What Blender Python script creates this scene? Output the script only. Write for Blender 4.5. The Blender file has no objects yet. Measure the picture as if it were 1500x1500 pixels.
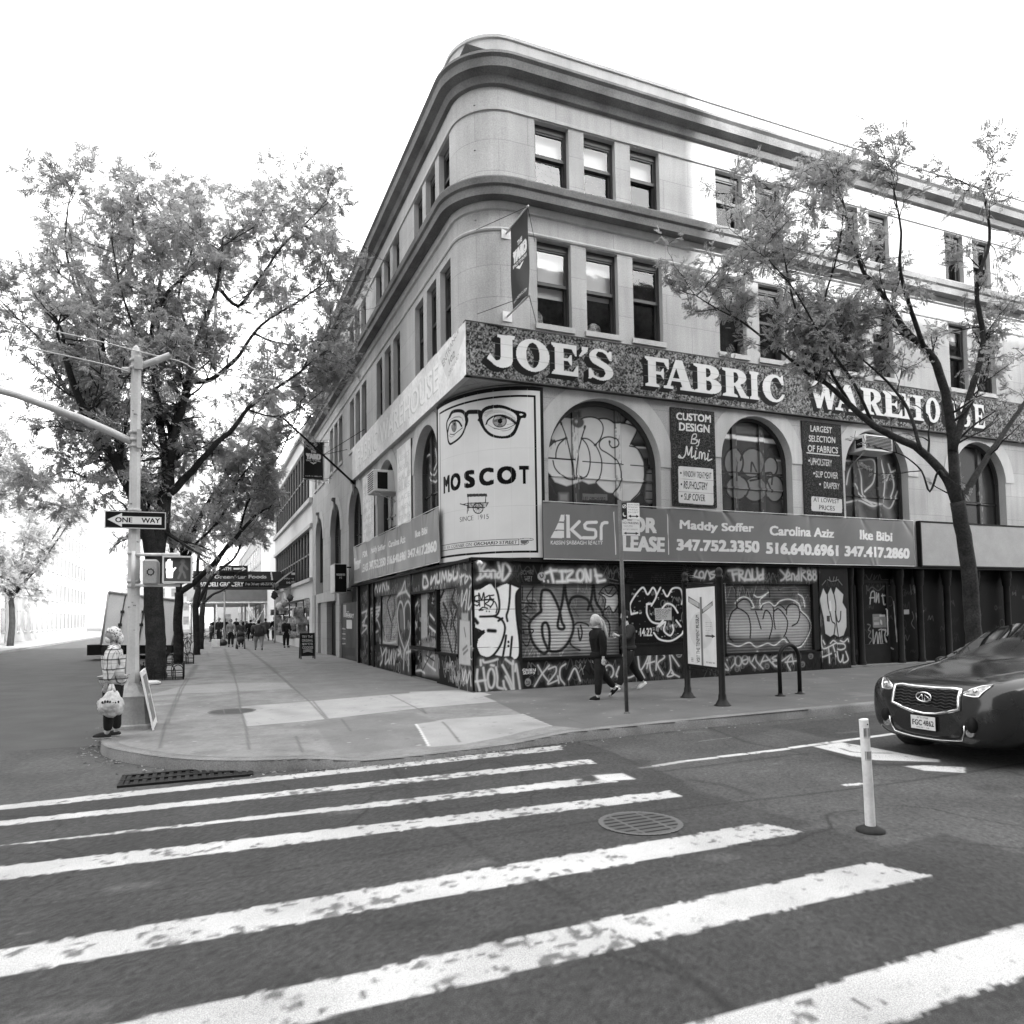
import bpy, bmesh, math, random
import numpy as np
from mathutils import Vector, Matrix

random.seed(7)
RNG = np.random.default_rng(11)
SC = bpy.context.scene
COL = SC.collection
rad = math.radians

# ------------------------------------------------------------------ camera
CAM = np.array([-5.6618, -15.1254, 1.65])
FPX, PPX, PPY = 1058.01, 722.48, 850.81            # focal length and principal point, in photo pixels (1500 wide)
RM = np.array([[0.9262041, -0.3767645, -0.0139455],
               [-0.0062328, -0.0522846, 0.9986128],
               [0.3769711, 0.9248323, 0.0507745]])   # rows: right, up, forward
cam = bpy.data.cameras.new('camera')
cam.sensor_width = 36.0
cam.lens = 36.0 * FPX / 1500.0
cam.shift_x = (750 - PPX) / 1500.0
cam.shift_y = -(750 - PPY) / 1500.0
cam.clip_start = 0.05
cam.clip_end = 3000
camo = bpy.data.objects.new('camera', cam)
COL.objects.link(camo)
r_, u_, f_ = RM
camo.matrix_world = Matrix(((r_[0], u_[0], -f_[0], CAM[0]), (r_[1], u_[1], -f_[1], CAM[1]),
                            (r_[2], u_[2], -f_[2], CAM[2]), (0, 0, 0, 1)))
SC.camera = camo

# ------------------------------------------------------------------ light
SUN_EL, SUN_AZ = 27.0, 160.0                        # azimuth clockwise from +Y: behind the camera, to the right
W = bpy.data.worlds.new('World')
SC.world = W
W.use_nodes = True
nt = W.node_tree
nt.nodes.clear()
sky = nt.nodes.new('ShaderNodeTexSky')
sky.sky_type = 'NISHITA'
sky.sun_disc = False
sky.sun_elevation = rad(SUN_EL)
sky.sun_rotation = rad(SUN_AZ)
sky.dust_density = 4.0
bw = nt.nodes.new('ShaderNodeRGBToBW')              # a black and white photograph: the sky's light has no hue
bg = nt.nodes.new('ShaderNodeBackground')
bg.inputs['Strength'].default_value = 0.15
wo = nt.nodes.new('ShaderNodeOutputWorld')
nt.links.new(sky.outputs[0], bw.inputs[0])
hz = nt.nodes.new('ShaderNodeMath')                 # thin bright high cloud: no part of the sky darker than this
hz.operation = 'MAXIMUM'
hz.inputs[1].default_value = 3.6
nt.links.new(bw.outputs[0], hz.inputs[0])
nt.links.new(hz.outputs[0], bg.inputs[0])
nt.links.new(bg.outputs[0], wo.inputs[0])
sl = bpy.data.lights.new('sun', 'SUN')
sl.energy = 2.0
sl.angle = rad(0.6)
sl.color = (1, 1, 1)
so = bpy.data.objects.new('sun', sl)
COL.objects.link(so)
sdir = Vector((math.sin(rad(SUN_AZ)) * math.cos(rad(SUN_EL)), math.cos(rad(SUN_AZ)) * math.cos(rad(SUN_EL)), math.sin(rad(SUN_EL))))
so.rotation_euler = sdir.to_track_quat('Z', 'Y').to_euler()
so.location = (0, -30, 60)
SC.view_settings.view_transform = 'Standard'
SC.view_settings.look = 'None'
SC.view_settings.exposure = 2.42
SC.view_settings.gamma = 1.0
SC.view_settings.use_curve_mapping = False

# ------------------------------------------------------------------ measuring helpers
def ray(u, v):
    return RM.T @ np.array([(u - PPX) / FPX, -(v - PPY) / FPX, 1.0])
def on(u, v, ax, val):
    d = ray(u, v)
    return CAM + d * ((val - CAM[ax]) / d[ax])
def at(u, v, Y):
    return on(u, v, 1, Y)
def RP(d=0.0):                                      # a point of the avenue facade (plane y = d) as (x, z)
    def f(u, v):
        q = on(u, v, 1, d)
        return (q[0], q[2])
    return f
def LP(d=0.0):                                      # a point of the side street facade (plane x = d) as (y, z)
    def f(u, v):
        q = on(u, v, 0, d)
        return (q[1], q[2])
    return f
def GP(z=0.0):
    def f(u, v):
        q = on(u, v, 2, z)
        return (q[0], q[1])
    return f
class Crop:                                         # points read off an enlarged view, moved onto a real surface
    def __init__(s, ox, oy, k, f):
        s.ox, s.oy, s.k, s.f = ox, oy, k, f
    def __call__(s, *xy):
        return [s.f(s.ox + xy[i] / s.k, s.oy + xy[i + 1] / s.k) for i in range(0, len(xy), 2)]
def gz(x):                                          # the avenue climbs very gently to the right
    return 0.009 * np.maximum(x, 0.0)

# ------------------------------------------------------------------ object helpers
def link(name, me, mats=None, parent=None):
    o = bpy.data.objects.new(name, me)
    COL.objects.link(o)
    if mats is not None:
        for m in (mats if isinstance(mats, (list, tuple)) else [mats]):
            me.materials.append(m)
    if parent is not None:
        o.parent = parent
        root = parent
        while root.parent is not None: root = root.parent
        if not root.get('_local') and parent.type == 'EMPTY':
            o.matrix_parent_inverse = Matrix.Translation(-parent.location)
    return o
def tag(o, label=None, cat=None, group=None, kind=None):
    if label: o['label'] = label
    if cat: o['category'] = cat
    if group: o['group'] = group
    if kind: o['kind'] = kind
    return o
def thing(name, label, cat, loc=(0, 0, 0), group=None, local=False, rz=0):
    o = bpy.data.objects.new(name, None)
    o.empty_display_size = 0.2
    COL.objects.link(o)
    o.location = loc
    o.rotation_euler = (0, 0, rz)
    if local: o['_local'] = 1
    return tag(o, label, cat, group)
def copy_tree(o, parent=None):
    c = o.copy()
    COL.objects.link(c)
    if parent is not None: c.parent = parent
    for ch in list(o.children):
        copy_tree(ch, c)
    return c

class MB:                                           # collects shapes, then links them as one mesh object
    def __init__(s, M=None):
        s.v, s.f, s.m, s.s = [], [], [], []
        s.M = M
        s.mat = 0
        s.smooth = False
    def add(s, vs, fs, smooth=None):
        b = len(s.v)
        for p in vs:
            p = Vector(p)
            if s.M is not None: p = s.M @ p
            s.v.append(tuple(p))
        for f in fs:
            s.f.append(tuple(b + i for i in f))
            s.m.append(s.mat)
            s.s.append(s.smooth if smooth is None else smooth)
        return s
    def box(s, x0, y0, z0, x1, y1, z1):
        return s.add([(x0, y0, z0), (x1, y0, z0), (x1, y1, z0), (x0, y1, z0), (x0, y0, z1), (x1, y0, z1), (x1, y1, z1), (x0, y1, z1)],
              [(0, 3, 2, 1), (4, 5, 6, 7), (0, 1, 5, 4), (1, 2, 6, 5), (2, 3, 7, 6), (3, 0, 4, 7)], False)
    def cbox(s, x0, y0, z0, x1, y1, z1, b=0.01):    # box with chamfered vertical and top edges
        vs, fs = [], []
        ring = lambda i, z: [(x0 + i + b, y0 + i, z), (x1 - i - b, y0 + i, z), (x1 - i, y0 + i + b, z), (x1 - i, y1 - i - b, z),
                             (x1 - i - b, y1 - i, z), (x0 + i + b, y1 - i, z), (x0 + i, y1 - i - b, z), (x0 + i, y0 + i + b, z)]
        for i, z in ((b, z0), (0, z0 + b), (0, z1 - b), (b, z1)): vs += ring(i, z)
        for k in range(3):
            for i in range(8):
                j = (i + 1) % 8
                fs.append((k * 8 + i, k * 8 + j, k * 8 + 8 + j, k * 8 + 8 + i))
        fs += [tuple(range(7, -1, -1)), tuple(range(24, 32))]
        return s.add(vs, fs, False)
    def quad(s, a, b, c, d):
        return s.add([a, b, c, d], [(0, 1, 2, 3)])
    def poly(s, pts):
        return s.add(pts, [tuple(range(len(pts)))])
    def prism(s, pts, ext):
        n = len(pts)
        e = Vector(ext)
        vs = [Vector(p) for p in pts] + [Vector(p) + e for p in pts]
        fs = [tuple(range(n - 1, -1, -1)), tuple(range(n, 2 * n))] + [(i, (i + 1) % n, n + (i + 1) % n, n + i) for i in range(n)]
        return s.add(vs, fs, False)
    def tube(s, pts, r, n=8, caps=True, closed=False):
        P = [Vector(p) for p in pts]
        m = len(P)
        R = [r] * m if not isinstance(r, (list, tuple, np.ndarray)) else list(r)
        vs, fs = [], []
        ref = None
        for i in range(m):
            if closed: t = P[(i + 1) % m] - P[i - 1]
            else: t = P[min(i + 1, m - 1)] - P[max(i - 1, 0)]
            if t.length < 1e-9: t = Vector((0, 0, 1))
            t.normalize()
            if ref is None:
                ref = t.orthogonal().normalized()
            ref = (ref - t * ref.dot(t))
            if ref.length < 1e-6: ref = t.orthogonal()
            ref.normalize()
            b = t.cross(ref)
            for k in range(n):
                a = 2 * math.pi * k / n
                vs.append(P[i] + (ref * math.cos(a) + b * math.sin(a)) * R[i])
        for i in range(m if closed else m - 1):
            for k in range(n):
                k2 = (k + 1) % n
                j = (i + 1) % m
                fs.append((i * n + k, i * n + k2, j * n + k2, j * n + k))
        s.add(vs, fs, True)
        if caps and not closed:
            b0 = len(s.v) - m * n
            s.f.append(tuple(b0 + k for k in range(n - 1, -1, -1))); s.m.append(s.mat); s.s.append(False)
            s.f.append(tuple(b0 + (m - 1) * n + k for k in range(n))); s.m.append(s.mat); s.s.append(False)
        return s
    def lathe(s, c, prof, n=16, smooth=True):        # prof: (radius, z)
        vs, fs = [], []
        for r, z in prof:
            for k in range(n):
                a = 2 * math.pi * (k + .5) / n
                vs.append((c[0] + r * math.cos(a), c[1] + r * math.sin(a), c[2] + z))
        m = len(prof)
        for i in range(m - 1):
            for k in range(n):
                k2 = (k + 1) % n
                fs.append((i * n + k, i * n + k2, (i + 1) * n + k2, (i + 1) * n + k))
        s.add(vs, fs, smooth)
        return s.add([vs[k] for k in range(n)] + [vs[(m - 1) * n + k] for k in range(n)], [tuple(range(n - 1, -1, -1)), tuple(range(n, 2 * n))], False)
    def ball(s, c, r, nu=14, nv=9, fn=None):
        rx, ry, rz = (r, r, r) if not isinstance(r, (list, tuple)) else r
        vs, fs = [], []
        for j in range(nv + 1):
            th = math.pi * j / nv
            for k in range(nu):
                a = 2 * math.pi * k / nu
                p = Vector((math.sin(th) * math.cos(a), math.sin(th) * math.sin(a), math.cos(th)))
                q = Vector((p.x * rx, p.y * ry, p.z * rz))
                if fn: q = fn(p, q)
                vs.append(Vector(c) + q)
        for j in range(nv):
            for k in range(nu):
                k2 = (k + 1) % nu
                fs.append((j * nu + k, (j + 1) * nu + k, (j + 1) * nu + k2, j * nu + k2))
        return s.add(vs, fs, True)
    def build(s, name, mats, parent=None):
        me = bpy.data.meshes.new(name)
        me.from_pydata(s.v, [], s.f)
        me.polygons.foreach_set('material_index', s.m)
        me.polygons.foreach_set('use_smooth', s.s)
        me.update()
        return link(name, me, mats, parent)

def np_mesh(name, V, F, smooth=False):
    V = np.asarray(V, np.float32); F = np.asarray(F, np.int32)
    me = bpy.data.meshes.new(name)
    n, k = F.shape
    me.vertices.add(len(V)); me.vertices.foreach_set('co', V.ravel())
    me.loops.add(n * k); me.loops.foreach_set('vertex_index', F.ravel())
    me.polygons.add(n)
    me.polygons.foreach_set('loop_start', np.arange(0, n * k, k, dtype=np.int32))
    me.polygons.foreach_set('use_smooth', np.full(n, smooth, dtype=bool))
    me.update(calc_edges=True)
    return me

# ------------------------------------------------------------------ materials
MATS = {}
def nodes(name):
    m = bpy.data.materials.new(name)
    m.use_nodes = True
    t = m.node_tree
    return m, t, t.nodes['Principled BSDF']
def gm(name, val, rough=.75, var=.18, scale=2.5, fine=60., finev=.1, bump=.0, bscale=80., metal=0., spec=.4, streak=0., joints=0.):
    """a grey material: patchy and fine noise over a base value, optional vertical dirt streaks and bump"""
    if name in MATS: return MATS[name]
    m, t, b = nodes(name)
    N, Lk = t.nodes.new, t.links.new
    tc = N('ShaderNodeTexCoord')
    def noise(sc, det, vec=None):
        n = N('ShaderNodeTexNoise'); n.inputs['Scale'].default_value = sc; n.inputs['Detail'].default_value = det
        Lk(vec if vec is not None else tc.outputs['Object'], n.inputs['Vector']); return n
    def mrange(src, lo, hi, a=.3, z=.7):
        r = N('ShaderNodeMapRange'); r.inputs[1].default_value = a; r.inputs[2].default_value = z
        r.inputs[3].default_value = lo; r.inputs[4].default_value = hi; Lk(src, r.inputs[0]); return r.outputs[0]
    def mul(a, c):
        x = N('ShaderNodeMath'); x.operation = 'MULTIPLY'; Lk(a, x.inputs[0])
        if isinstance(c, float): x.inputs[1].default_value = c
        else: Lk(c, x.inputs[1])
        return x.outputs[0]
    f = mul(mrange(noise(scale, 5).outputs[0], 1 - var, 1 + var), val)
    f = mul(f, mrange(noise(fine, 3).outputs[0], 1 - finev, 1 + finev))
    if streak:
        mp = N('ShaderNodeMapping'); mp.inputs['Scale'].default_value = (5, 5, .35); Lk(tc.outputs['Object'], mp.inputs[0])
        f = mul(f, mrange(noise(1.0, 6, mp.outputs[0]).outputs[0], 1 - streak, 1.02, .35, .6))
    if joints:
        sx = N('ShaderNodeSeparateXYZ'); Lk(tc.outputs['Object'], sx.inputs[0])
        ad = N('ShaderNodeMath'); ad.operation = 'SUBTRACT'; Lk(sx.outputs[0], ad.inputs[0]); Lk(sx.outputs[1], ad.inputs[1])
        cx = N('ShaderNodeCombineXYZ'); Lk(ad.outputs[0], cx.inputs[0]); Lk(sx.outputs[2], cx.inputs[1])
        br = N('ShaderNodeTexBrick'); br.inputs['Scale'].default_value = 1; br.inputs['Mortar Size'].default_value = .009; br.inputs['Mortar Smooth'].default_value = .6
        br.inputs['Brick Width'].default_value = 1.55; br.inputs['Row Height'].default_value = .76
        br.inputs['Color1'].default_value = (1, 1, 1, 1); br.inputs['Color2'].default_value = (.90, .90, .90, 1); br.inputs['Mortar'].default_value = (1 - joints,) * 3 + (1,)
        Lk(cx.outputs[0], br.inputs['Vector']); f = mul(f, br.outputs['Color'])
    Lk(f, b.inputs['Base Color'])
    b.inputs['Roughness'].default_value = rough
    b.inputs['Metallic'].default_value = metal
    b.inputs['Specular IOR Level'].default_value = spec
    if bump:
        bp = N('ShaderNodeBump'); bp.inputs['Strength'].default_value = bump; bp.inputs['Distance'].default_value = .01
        Lk(noise(bscale, 4).outputs[0], bp.inputs['Height']); Lk(bp.outputs[0], b.inputs['Normal'])
    MATS[name] = m
    return m
def pm(name, rough=.6, var=.08, scale=4., fine=90., finev=.06, bump=.0, spec=.4):
    """a painted surface: its grey value is the mesh's own 'paint' attribute, broken up by noise"""
    if name in MATS: return MATS[name]
    m, t, b = nodes(name)
    N, Lk = t.nodes.new, t.links.new
    tc = N('ShaderNodeTexCoord')
    at_ = N('ShaderNodeAttribute'); at_.attribute_name = 'paint'
    f = at_.outputs['Fac']
    for sc, va, det in ((scale, var, 5), (fine, finev, 3)):
        n = N('ShaderNodeTexNoise'); n.inputs['Scale'].default_value = sc; n.inputs['Detail'].default_value = det
        Lk(tc.outputs['Object'], n.inputs['Vector'])
        r = N('ShaderNodeMapRange'); r.inputs[1].default_value = .3; r.inputs[2].default_value = .7
        r.inputs[3].default_value = 1 - va; r.inputs[4].default_value = 1 + va; Lk(n.outputs[0], r.inputs[0])
        x = N('ShaderNodeMath'); x.operation = 'MULTIPLY'; Lk(f, x.inputs[0]); Lk(r.outputs[0], x.inputs[1]); f = x.outputs[0]
    Lk(f, b.inputs['Base Color'])
    b.inputs['Roughness'].default_value = rough
    b.inputs['Specular IOR Level'].default_value = spec
    if bump:
        n = N('ShaderNodeTexNoise'); n.inputs['Scale'].default_value = fine; n.inputs['Detail'].default_value = 4
        Lk(tc.outputs['Object'], n.inputs['Vector'])
        bp = N('ShaderNodeBump'); bp.inputs['Strength'].default_value = bump; bp.inputs['Distance'].default_value = .01
        Lk(n.outputs[0], bp.inputs['Height']); Lk(bp.outputs[0], b.inputs['Normal'])
    MATS[name] = m
    return m
def glass(name, tint=.55, refl=.9):
    if name in MATS: return MATS[name]
    m, t, b = nodes(name)
    N, Lk = t.nodes.new, t.links.new
    tr = N('ShaderNodeBsdfTransparent'); tr.inputs[0].default_value = (tint, tint, tint, 1)
    gl = N('ShaderNodeBsdfGlossy'); gl.inputs['Roughness'].default_value = .03; gl.inputs[0].default_value = (refl, refl, refl, 1)
    lw = N('ShaderNodeLayerWeight'); lw.inputs['Blend'].default_value = .5
    pw = N('ShaderNodeMath'); pw.operation = 'POWER'; pw.inputs[1].default_value = 4.0; Lk(lw.outputs['Facing'], pw.inputs[0])
    tc = N('ShaderNodeTexCoord'); n = N('ShaderNodeTexNoise'); n.inputs['Scale'].default_value = 1.3
    Lk(tc.outputs['Object'], n.inputs['Vector'])
    bp = N('ShaderNodeBump'); bp.inputs['Strength'].default_value = .06; bp.inputs['Distance'].default_value = .05
    Lk(n.outputs[0], bp.inputs['Height']); Lk(bp.outputs[0], gl.inputs['Normal'])
    mx = N('ShaderNodeMixShader')
    ad = N('ShaderNodeMath'); ad.operation = 'MULTIPLY_ADD'; ad.inputs[1].default_value = .9; ad.inputs[2].default_value = .025; ad.use_clamp = True
    Lk(pw.outputs[0], ad.inputs[0]); Lk(ad.outputs[0], mx.inputs[0]); Lk(tr.outputs[0], mx.inputs[1]); Lk(gl.outputs[0], mx.inputs[2])
    Lk(mx.outputs[0], t.nodes['Material Output'].inputs['Surface'])
    MATS[name] = m
    return m
def leafmat(name, val):
    if name in MATS: return MATS[name]
    m, t, b = nodes(name)
    N, Lk = t.nodes.new, t.links.new
    tc = N('ShaderNodeTexCoord'); n = N('ShaderNodeTexNoise'); n.inputs['Scale'].default_value = 1.1; n.inputs['Detail'].default_value = 4
    Lk(tc.outputs['Object'], n.inputs['Vector'])
    r = N('ShaderNodeMapRange'); r.inputs[1].default_value = .3; r.inputs[2].default_value = .7
    r.inputs[3].default_value = val * .72; r.inputs[4].default_value = val * 1.28; Lk(n.outputs[0], r.inputs[0])
    d = N('ShaderNodeBsdfDiffuse'); tl = N('ShaderNodeBsdfTranslucent'); mx = N('ShaderNodeMixShader'); mx.inputs[0].default_value = .5
    Lk(r.outputs[0], d.inputs[0]); Lk(r.outputs[0], tl.inputs[0]); Lk(d.outputs[0], mx.inputs[1]); Lk(tl.outputs[0], mx.inputs[2])
    Lk(mx.outputs[0], t.nodes['Material Output'].inputs['Surface'])
    MATS[name] = m
    return m

CONC = gm('limestone_wall', .40, .9, .14, .7, 38, .16, bump=.2, bscale=60, streak=.10, joints=.35)
CONC2 = gm('limestone_trim', .44, .9, .10, .9, 45, .10, bump=.1, streak=.10)
CORN = gm('weathered_cornice', .13, .8, .35, 1.2, 30, .2, bump=.2)
SOFF = gm('cornice_soffit', .10, .9, .2, 1.2, 30, .1)
DARK = gm('black_paint', .008, .6, .35, 3, 40, .2, spec=.15)
DARK2 = gm('dark_metal', .032, .45, .3, 3, 40, .15)
IRON = gm('dark_ironwork', .012, .5, .3, 3, 50, .2, spec=.2)
FRAME = gm('window_frame_paint', .035, .5, .2, 3, 40, .1)
ROOM = gm('room_interior', .05, .9, .5, .8, 8, .3)
BLIND = gm('roller_blind', .48, .9, .06, 2, 50, .03)
PALE = gm('pale_paper', .7, .8, .1, 5, 40, .05)
WHITE = gm('white_paint', .75, .5, .05, 3, 40, .04)
OFFW = gm('off_white_plastic', .62, .5, .1, 4, 40, .06)
GREY = gm('grey_paint', .42, .5, .1, 3, 40, .06)
STEEL = gm('galvanised_steel', .4, .42, .15, 6, 40, .08, spec=.5)
POLE = gm('pale_pole_paint', .5, .55, .10, 3, 30, .06, streak=.12)
CHROME = gm('chrome', .75, .16, .05, 3, 30, .02, metal=1.)
RUBBER = gm('black_rubber', .02, .8, .2, 5, 40, .1)
GLASS = glass('window_glass', .93, .75)
BARK = gm('tree_bark', .022, .95, .45, 5, 26, .5, bump=.9, bscale=22)
LEAF = leafmat('locust_leaves', .37)
PAINT = pm('painted_surface', spec=.15)
VINYL = pm('vinyl_banner', .38, .03, 3, 60, .02, spec=.3)
BOARD = pm('painted_board', .6, .05, 5, 90, .05, spec=.12)
SIDEW = pm('sidewalk_concrete', .9, .10, 1.6, 130, .16, bump=.12)
ASPH = pm('asphalt', .9, .16, 1.2, 170, .42, bump=.35)

# ------------------------------------------------------------------ painting on a grid
def catmull(pts, n=6):
    P = [np.array(p, float) for p in pts]
    if len(P) < 3: return P
    P = [2 * P[0] - P[1]] + P + [2 * P[-1] - P[-2]]
    out = []
    for i in range(1, len(P) - 2):
        a, b, c, d = P[i - 1:i + 3]
        for k in range(n):
            t = k / n
            out.append(.5 * (2 * b + (c - a) * t + (2 * a - 5 * b + 4 * c - d) * t * t + (3 * b - a - 3 * c + d) * t ** 3))
    out.append(P[-2])
    return out
def vnoise(shape, cell, seed=0, octaves=3):
    rg = np.random.default_rng(seed)
    out = np.zeros(shape); amp = 1.0; tot = 0
    for o in range(octaves):
        c = max(1.0, cell / 2 ** o)
        h, w = int(shape[0] / c) + 3, int(shape[1] / c) + 3
        g = rg.random((h, w))
        y = np.arange(shape[0]) / c; x = np.arange(shape[1]) / c
        yi = y.astype(int); xi = x.astype(int); fy = (y - yi)[:, None]; fx = (x - xi)[None]
        fy = fy * fy * (3 - 2 * fy); fx = fx * fx * (3 - 2 * fx)
        out += amp * ((g[yi][:, xi] * (1 - fx) + g[yi][:, xi + 1] * fx) * (1 - fy) + (g[yi + 1][:, xi] * (1 - fx) + g[yi + 1][:, xi + 1] * fx) * fy)
        tot += amp; amp *= .5
    return out / tot
GLY = {}
def glyphs(txt, bold=0., shear=0.):
    k = (txt, bold, shear)
    if k in GLY: return GLY[k]
    cu = bpy.data.curves.new('lettering', 'FONT')
    cu.body = txt; cu.size = 1; cu.offset = bold; cu.shear = shear; cu.resolution_u = 4
    o = bpy.data.objects.new('lettering', cu)
    COL.objects.link(o)
    dg = bpy.context.evaluated_depsgraph_get()
    me = bpy.data.meshes.new_from_object(o.evaluated_get(dg))
    me.calc_loop_triangles()
    V = np.array([v.co[:2] for v in me.vertices]).reshape(-1, 2)
    T = np.array([t.vertices[:] for t in me.loop_triangles]).reshape(-1, 3)
    bpy.data.objects.remove(o); bpy.data.curves.remove(cu); bpy.data.meshes.remove(me)
    GLY[k] = (V, T)
    return V, T
class Paint:
    def __init__(s, u0, u1, v0, v1, res=.012, base=.1):
        s.u0, s.u1, s.v0, s.v1 = u0, u1, v0, v1
        s.nu = max(2, int(round((u1 - u0) / res)) + 1); s.nv = max(2, int(round((v1 - v0) / res)) + 1)
        s.U = np.linspace(u0, u1, s.nu); s.V = np.linspace(v0, v1, s.nv)
        s.A = np.full((s.nv, s.nu), float(base))
    def win(s, a, b, c, d):
        i0, i1 = np.searchsorted(s.U, [a, b]); j0, j1 = np.searchsorted(s.V, [c, d])
        return slice(j0, j1), slice(i0, i1)
    def put(s, w, al, val):
        s.A[w] = s.A[w] * (1 - al) + val * al
    def fill(s, cont, val, alpha=1., soft=0.):
        if not isinstance(cont[0][0], (tuple, list, np.ndarray)): cont = [cont]
        P = np.concatenate([np.array(c, float) for c in cont])
        w = s.win(P[:, 0].min() - soft, P[:, 0].max() + soft, P[:, 1].min() - soft, P[:, 1].max() + soft)
        X, Y = np.meshgrid(s.U[w[1]], s.V[w[0]])
        if X.size == 0: return
        ins = np.zeros(X.shape, bool); D = np.full(X.shape, 9e9)
        for c in cont:
            c = np.array(c, float)
            for a, b in zip(c, np.roll(c, -1, 0)):
                if abs(a[1] - b[1]) > 1e-12:
                    ins ^= ((a[1] > Y) != (b[1] > Y)) & (X < (b[0] - a[0]) * (Y - a[1]) / (b[1] - a[1]) + a[0])
                if soft: D = np.minimum(D, s.segd(X, Y, a, b))
        al = ins.astype(float)
        if soft: al = np.clip(.5 + np.where(ins, D, -D) / (2 * soft), 0, 1)
        s.put(w, al * alpha, val)
    @staticmethod
    def segd(X, Y, a, b):
        dx, dy = b[0] - a[0], b[1] - a[1]
        L = dx * dx + dy * dy
        t = np.clip(((X - a[0]) * dx + (Y - a[1]) * dy) / L, 0, 1) if L > 1e-14 else 0
        return np.hypot(X - a[0] - t * dx, Y - a[1] - t * dy)
    def stroke(s, pts, wd, val, alpha=1., soft=.35, smooth=True, fade=None):
        P = catmull(pts) if smooth and len(pts) > 2 else [np.array(p, float) for p in pts]
        A = np.array(P); r = wd / 2; e = r * (1 + soft)
        w = s.win(A[:, 0].min() - e, A[:, 0].max() + e, A[:, 1].min() - e, A[:, 1].max() + e)
        X, Y = np.meshgrid(s.U[w[1]], s.V[w[0]])
        if X.size == 0: return
        D = np.full(X.shape, 9e9)
        for a, b in zip(P[:-1], P[1:]):
            sx = slice(*np.searchsorted(s.U[w[1]], [min(a[0], b[0]) - e, max(a[0], b[0]) + e]))
            sy = slice(*np.searchsorted(s.V[w[0]], [min(a[1], b[1]) - e, max(a[1], b[1]) + e]))
            if sx.start >= sx.stop or sy.start >= sy.stop: continue
            D[sy, sx] = np.minimum(D[sy, sx], s.segd(X[sy, sx], Y[sy, sx], a, b))
        al = np.clip((e - D) / max(2 * r * soft, 1e-6), 0, 1)
        s.put(w, al * alpha, val)
    def text(s, txt, a, b, c, d, val, bold=0., shear=0., alpha=1., fn=None):
        V, T = glyphs(txt, 0., shear)
        if len(T) == 0: return
        lo, hi = V.min(0), V.max(0)
        bx, bz = bold / (hi[0] - lo[0]), bold * .7 / (hi[1] - lo[1])
        Q0 = (V - lo) / (hi - lo) * [1 - 2 * bx, 1 - 2 * bz] + [bx, bz]
        sh = [(0, 0)] if bold == 0 else [(i * bx, j * bz) for i in (-1, 0, 1) for j in (-1, 1)]
        M = np.zeros(s.A.shape, bool)
        for ox, oz in sh:
            Q = Q0 + [ox, oz]
            Q = np.stack([a + Q[:, 0] * (b - a), c + Q[:, 1] * (d - c)], 1)
            if fn: Q = np.array([fn(*q) for q in Q])
            for t in T:
                p = Q[t]
                w = s.win(p[:, 0].min(), p[:, 0].max() + 1e-9, p[:, 1].min(), p[:, 1].max() + 1e-9)
                if w[0].start >= w[0].stop or w[1].start >= w[1].stop: continue
                X, Y = s.U[w[1]][None], s.V[w[0]][:, None]
                e = [(p[(i + 1) % 3, 0] - p[i, 0]) * (Y - p[i, 1]) - (p[(i + 1) % 3, 1] - p[i, 1]) * (X - p[i, 0]) for i in range(3)]
                M[w] |= ((e[0] >= 0) & (e[1] >= 0) & (e[2] >= 0)) | ((e[0] <= 0) & (e[1] <= 0) & (e[2] <= 0))
        s.A[M] = s.A[M] * (1 - alpha) + val * alpha
    def quadtext(s, txt, tl, tr, br, bl, val, bold=0., shear=0., alpha=1.):   # letters fitted to a four-cornered patch
        tl, tr, br, bl = [np.array(q, float) for q in (tl, tr, br, bl)]
        s.text(txt, 0, 1, 0, 1, val, bold, shear, alpha, lambda x, y: (bl * (1 - x) + br * x) * (1 - y) + (tl * (1 - x) + tr * x) * y)
    def rect(s, a, b, c, d, val, alpha=1.):
        s.put(s.win(a, b, c, d), alpha, val)
    def mottle(s, cell, lo, hi, seed=0, octaves=3):
        n = vnoise(s.A.shape, cell, seed, octaves)
        n = np.clip((n - .25) / .5, 0, 1)
        s.A *= lo + (hi - lo) * n
    def mesh(s, name, pos, mat, parent=None, prof=None, keep=None, smooth=False):
        X, Y = np.meshgrid(s.U, s.V)
        dpt = prof(X, Y) if prof is not None else np.zeros_like(X)
        V = pos(X.ravel(), Y.ravel(), dpt.ravel())
        idx = np.arange(s.nu * s.nv).reshape(s.nv, s.nu)
        F = np.stack([idx[:-1, :-1], idx[:-1, 1:], idx[1:, 1:], idx[1:, :-1]], -1).reshape(-1, 4)
        if keep is not None:
            F = F[keep((X[:-1, :-1] + X[1:, 1:]).ravel() / 2, (Y[:-1, :-1] + Y[1:, 1:]).ravel() / 2)]
        me = np_mesh(name, V, F, smooth)
        a = me.attributes.new('paint', 'FLOAT', 'POINT')
        a.data.foreach_set('value', np.clip(s.A * s.A / (s.A + .011), .003, .9).ravel().astype(np.float32))
        return link(name, me, mat, parent)
def posR(y=0.):                                     # depth counts into the building
    return lambda u, v, d: np.stack([u, y + d, v], 1)
def posL(x=0.):
    return lambda u, v, d: np.stack([x + d, u, v], 1)
# ================================================================== SETTING: ground, road, kerb, sidewalk
MB().quad((-900, -900, -.165), (900, -900, -.165), (900, 900, -.165), (-900, 900, -.165)).build('ground', gm('far_ground', .16, .95)).__setitem__('kind', 'structure')

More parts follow.
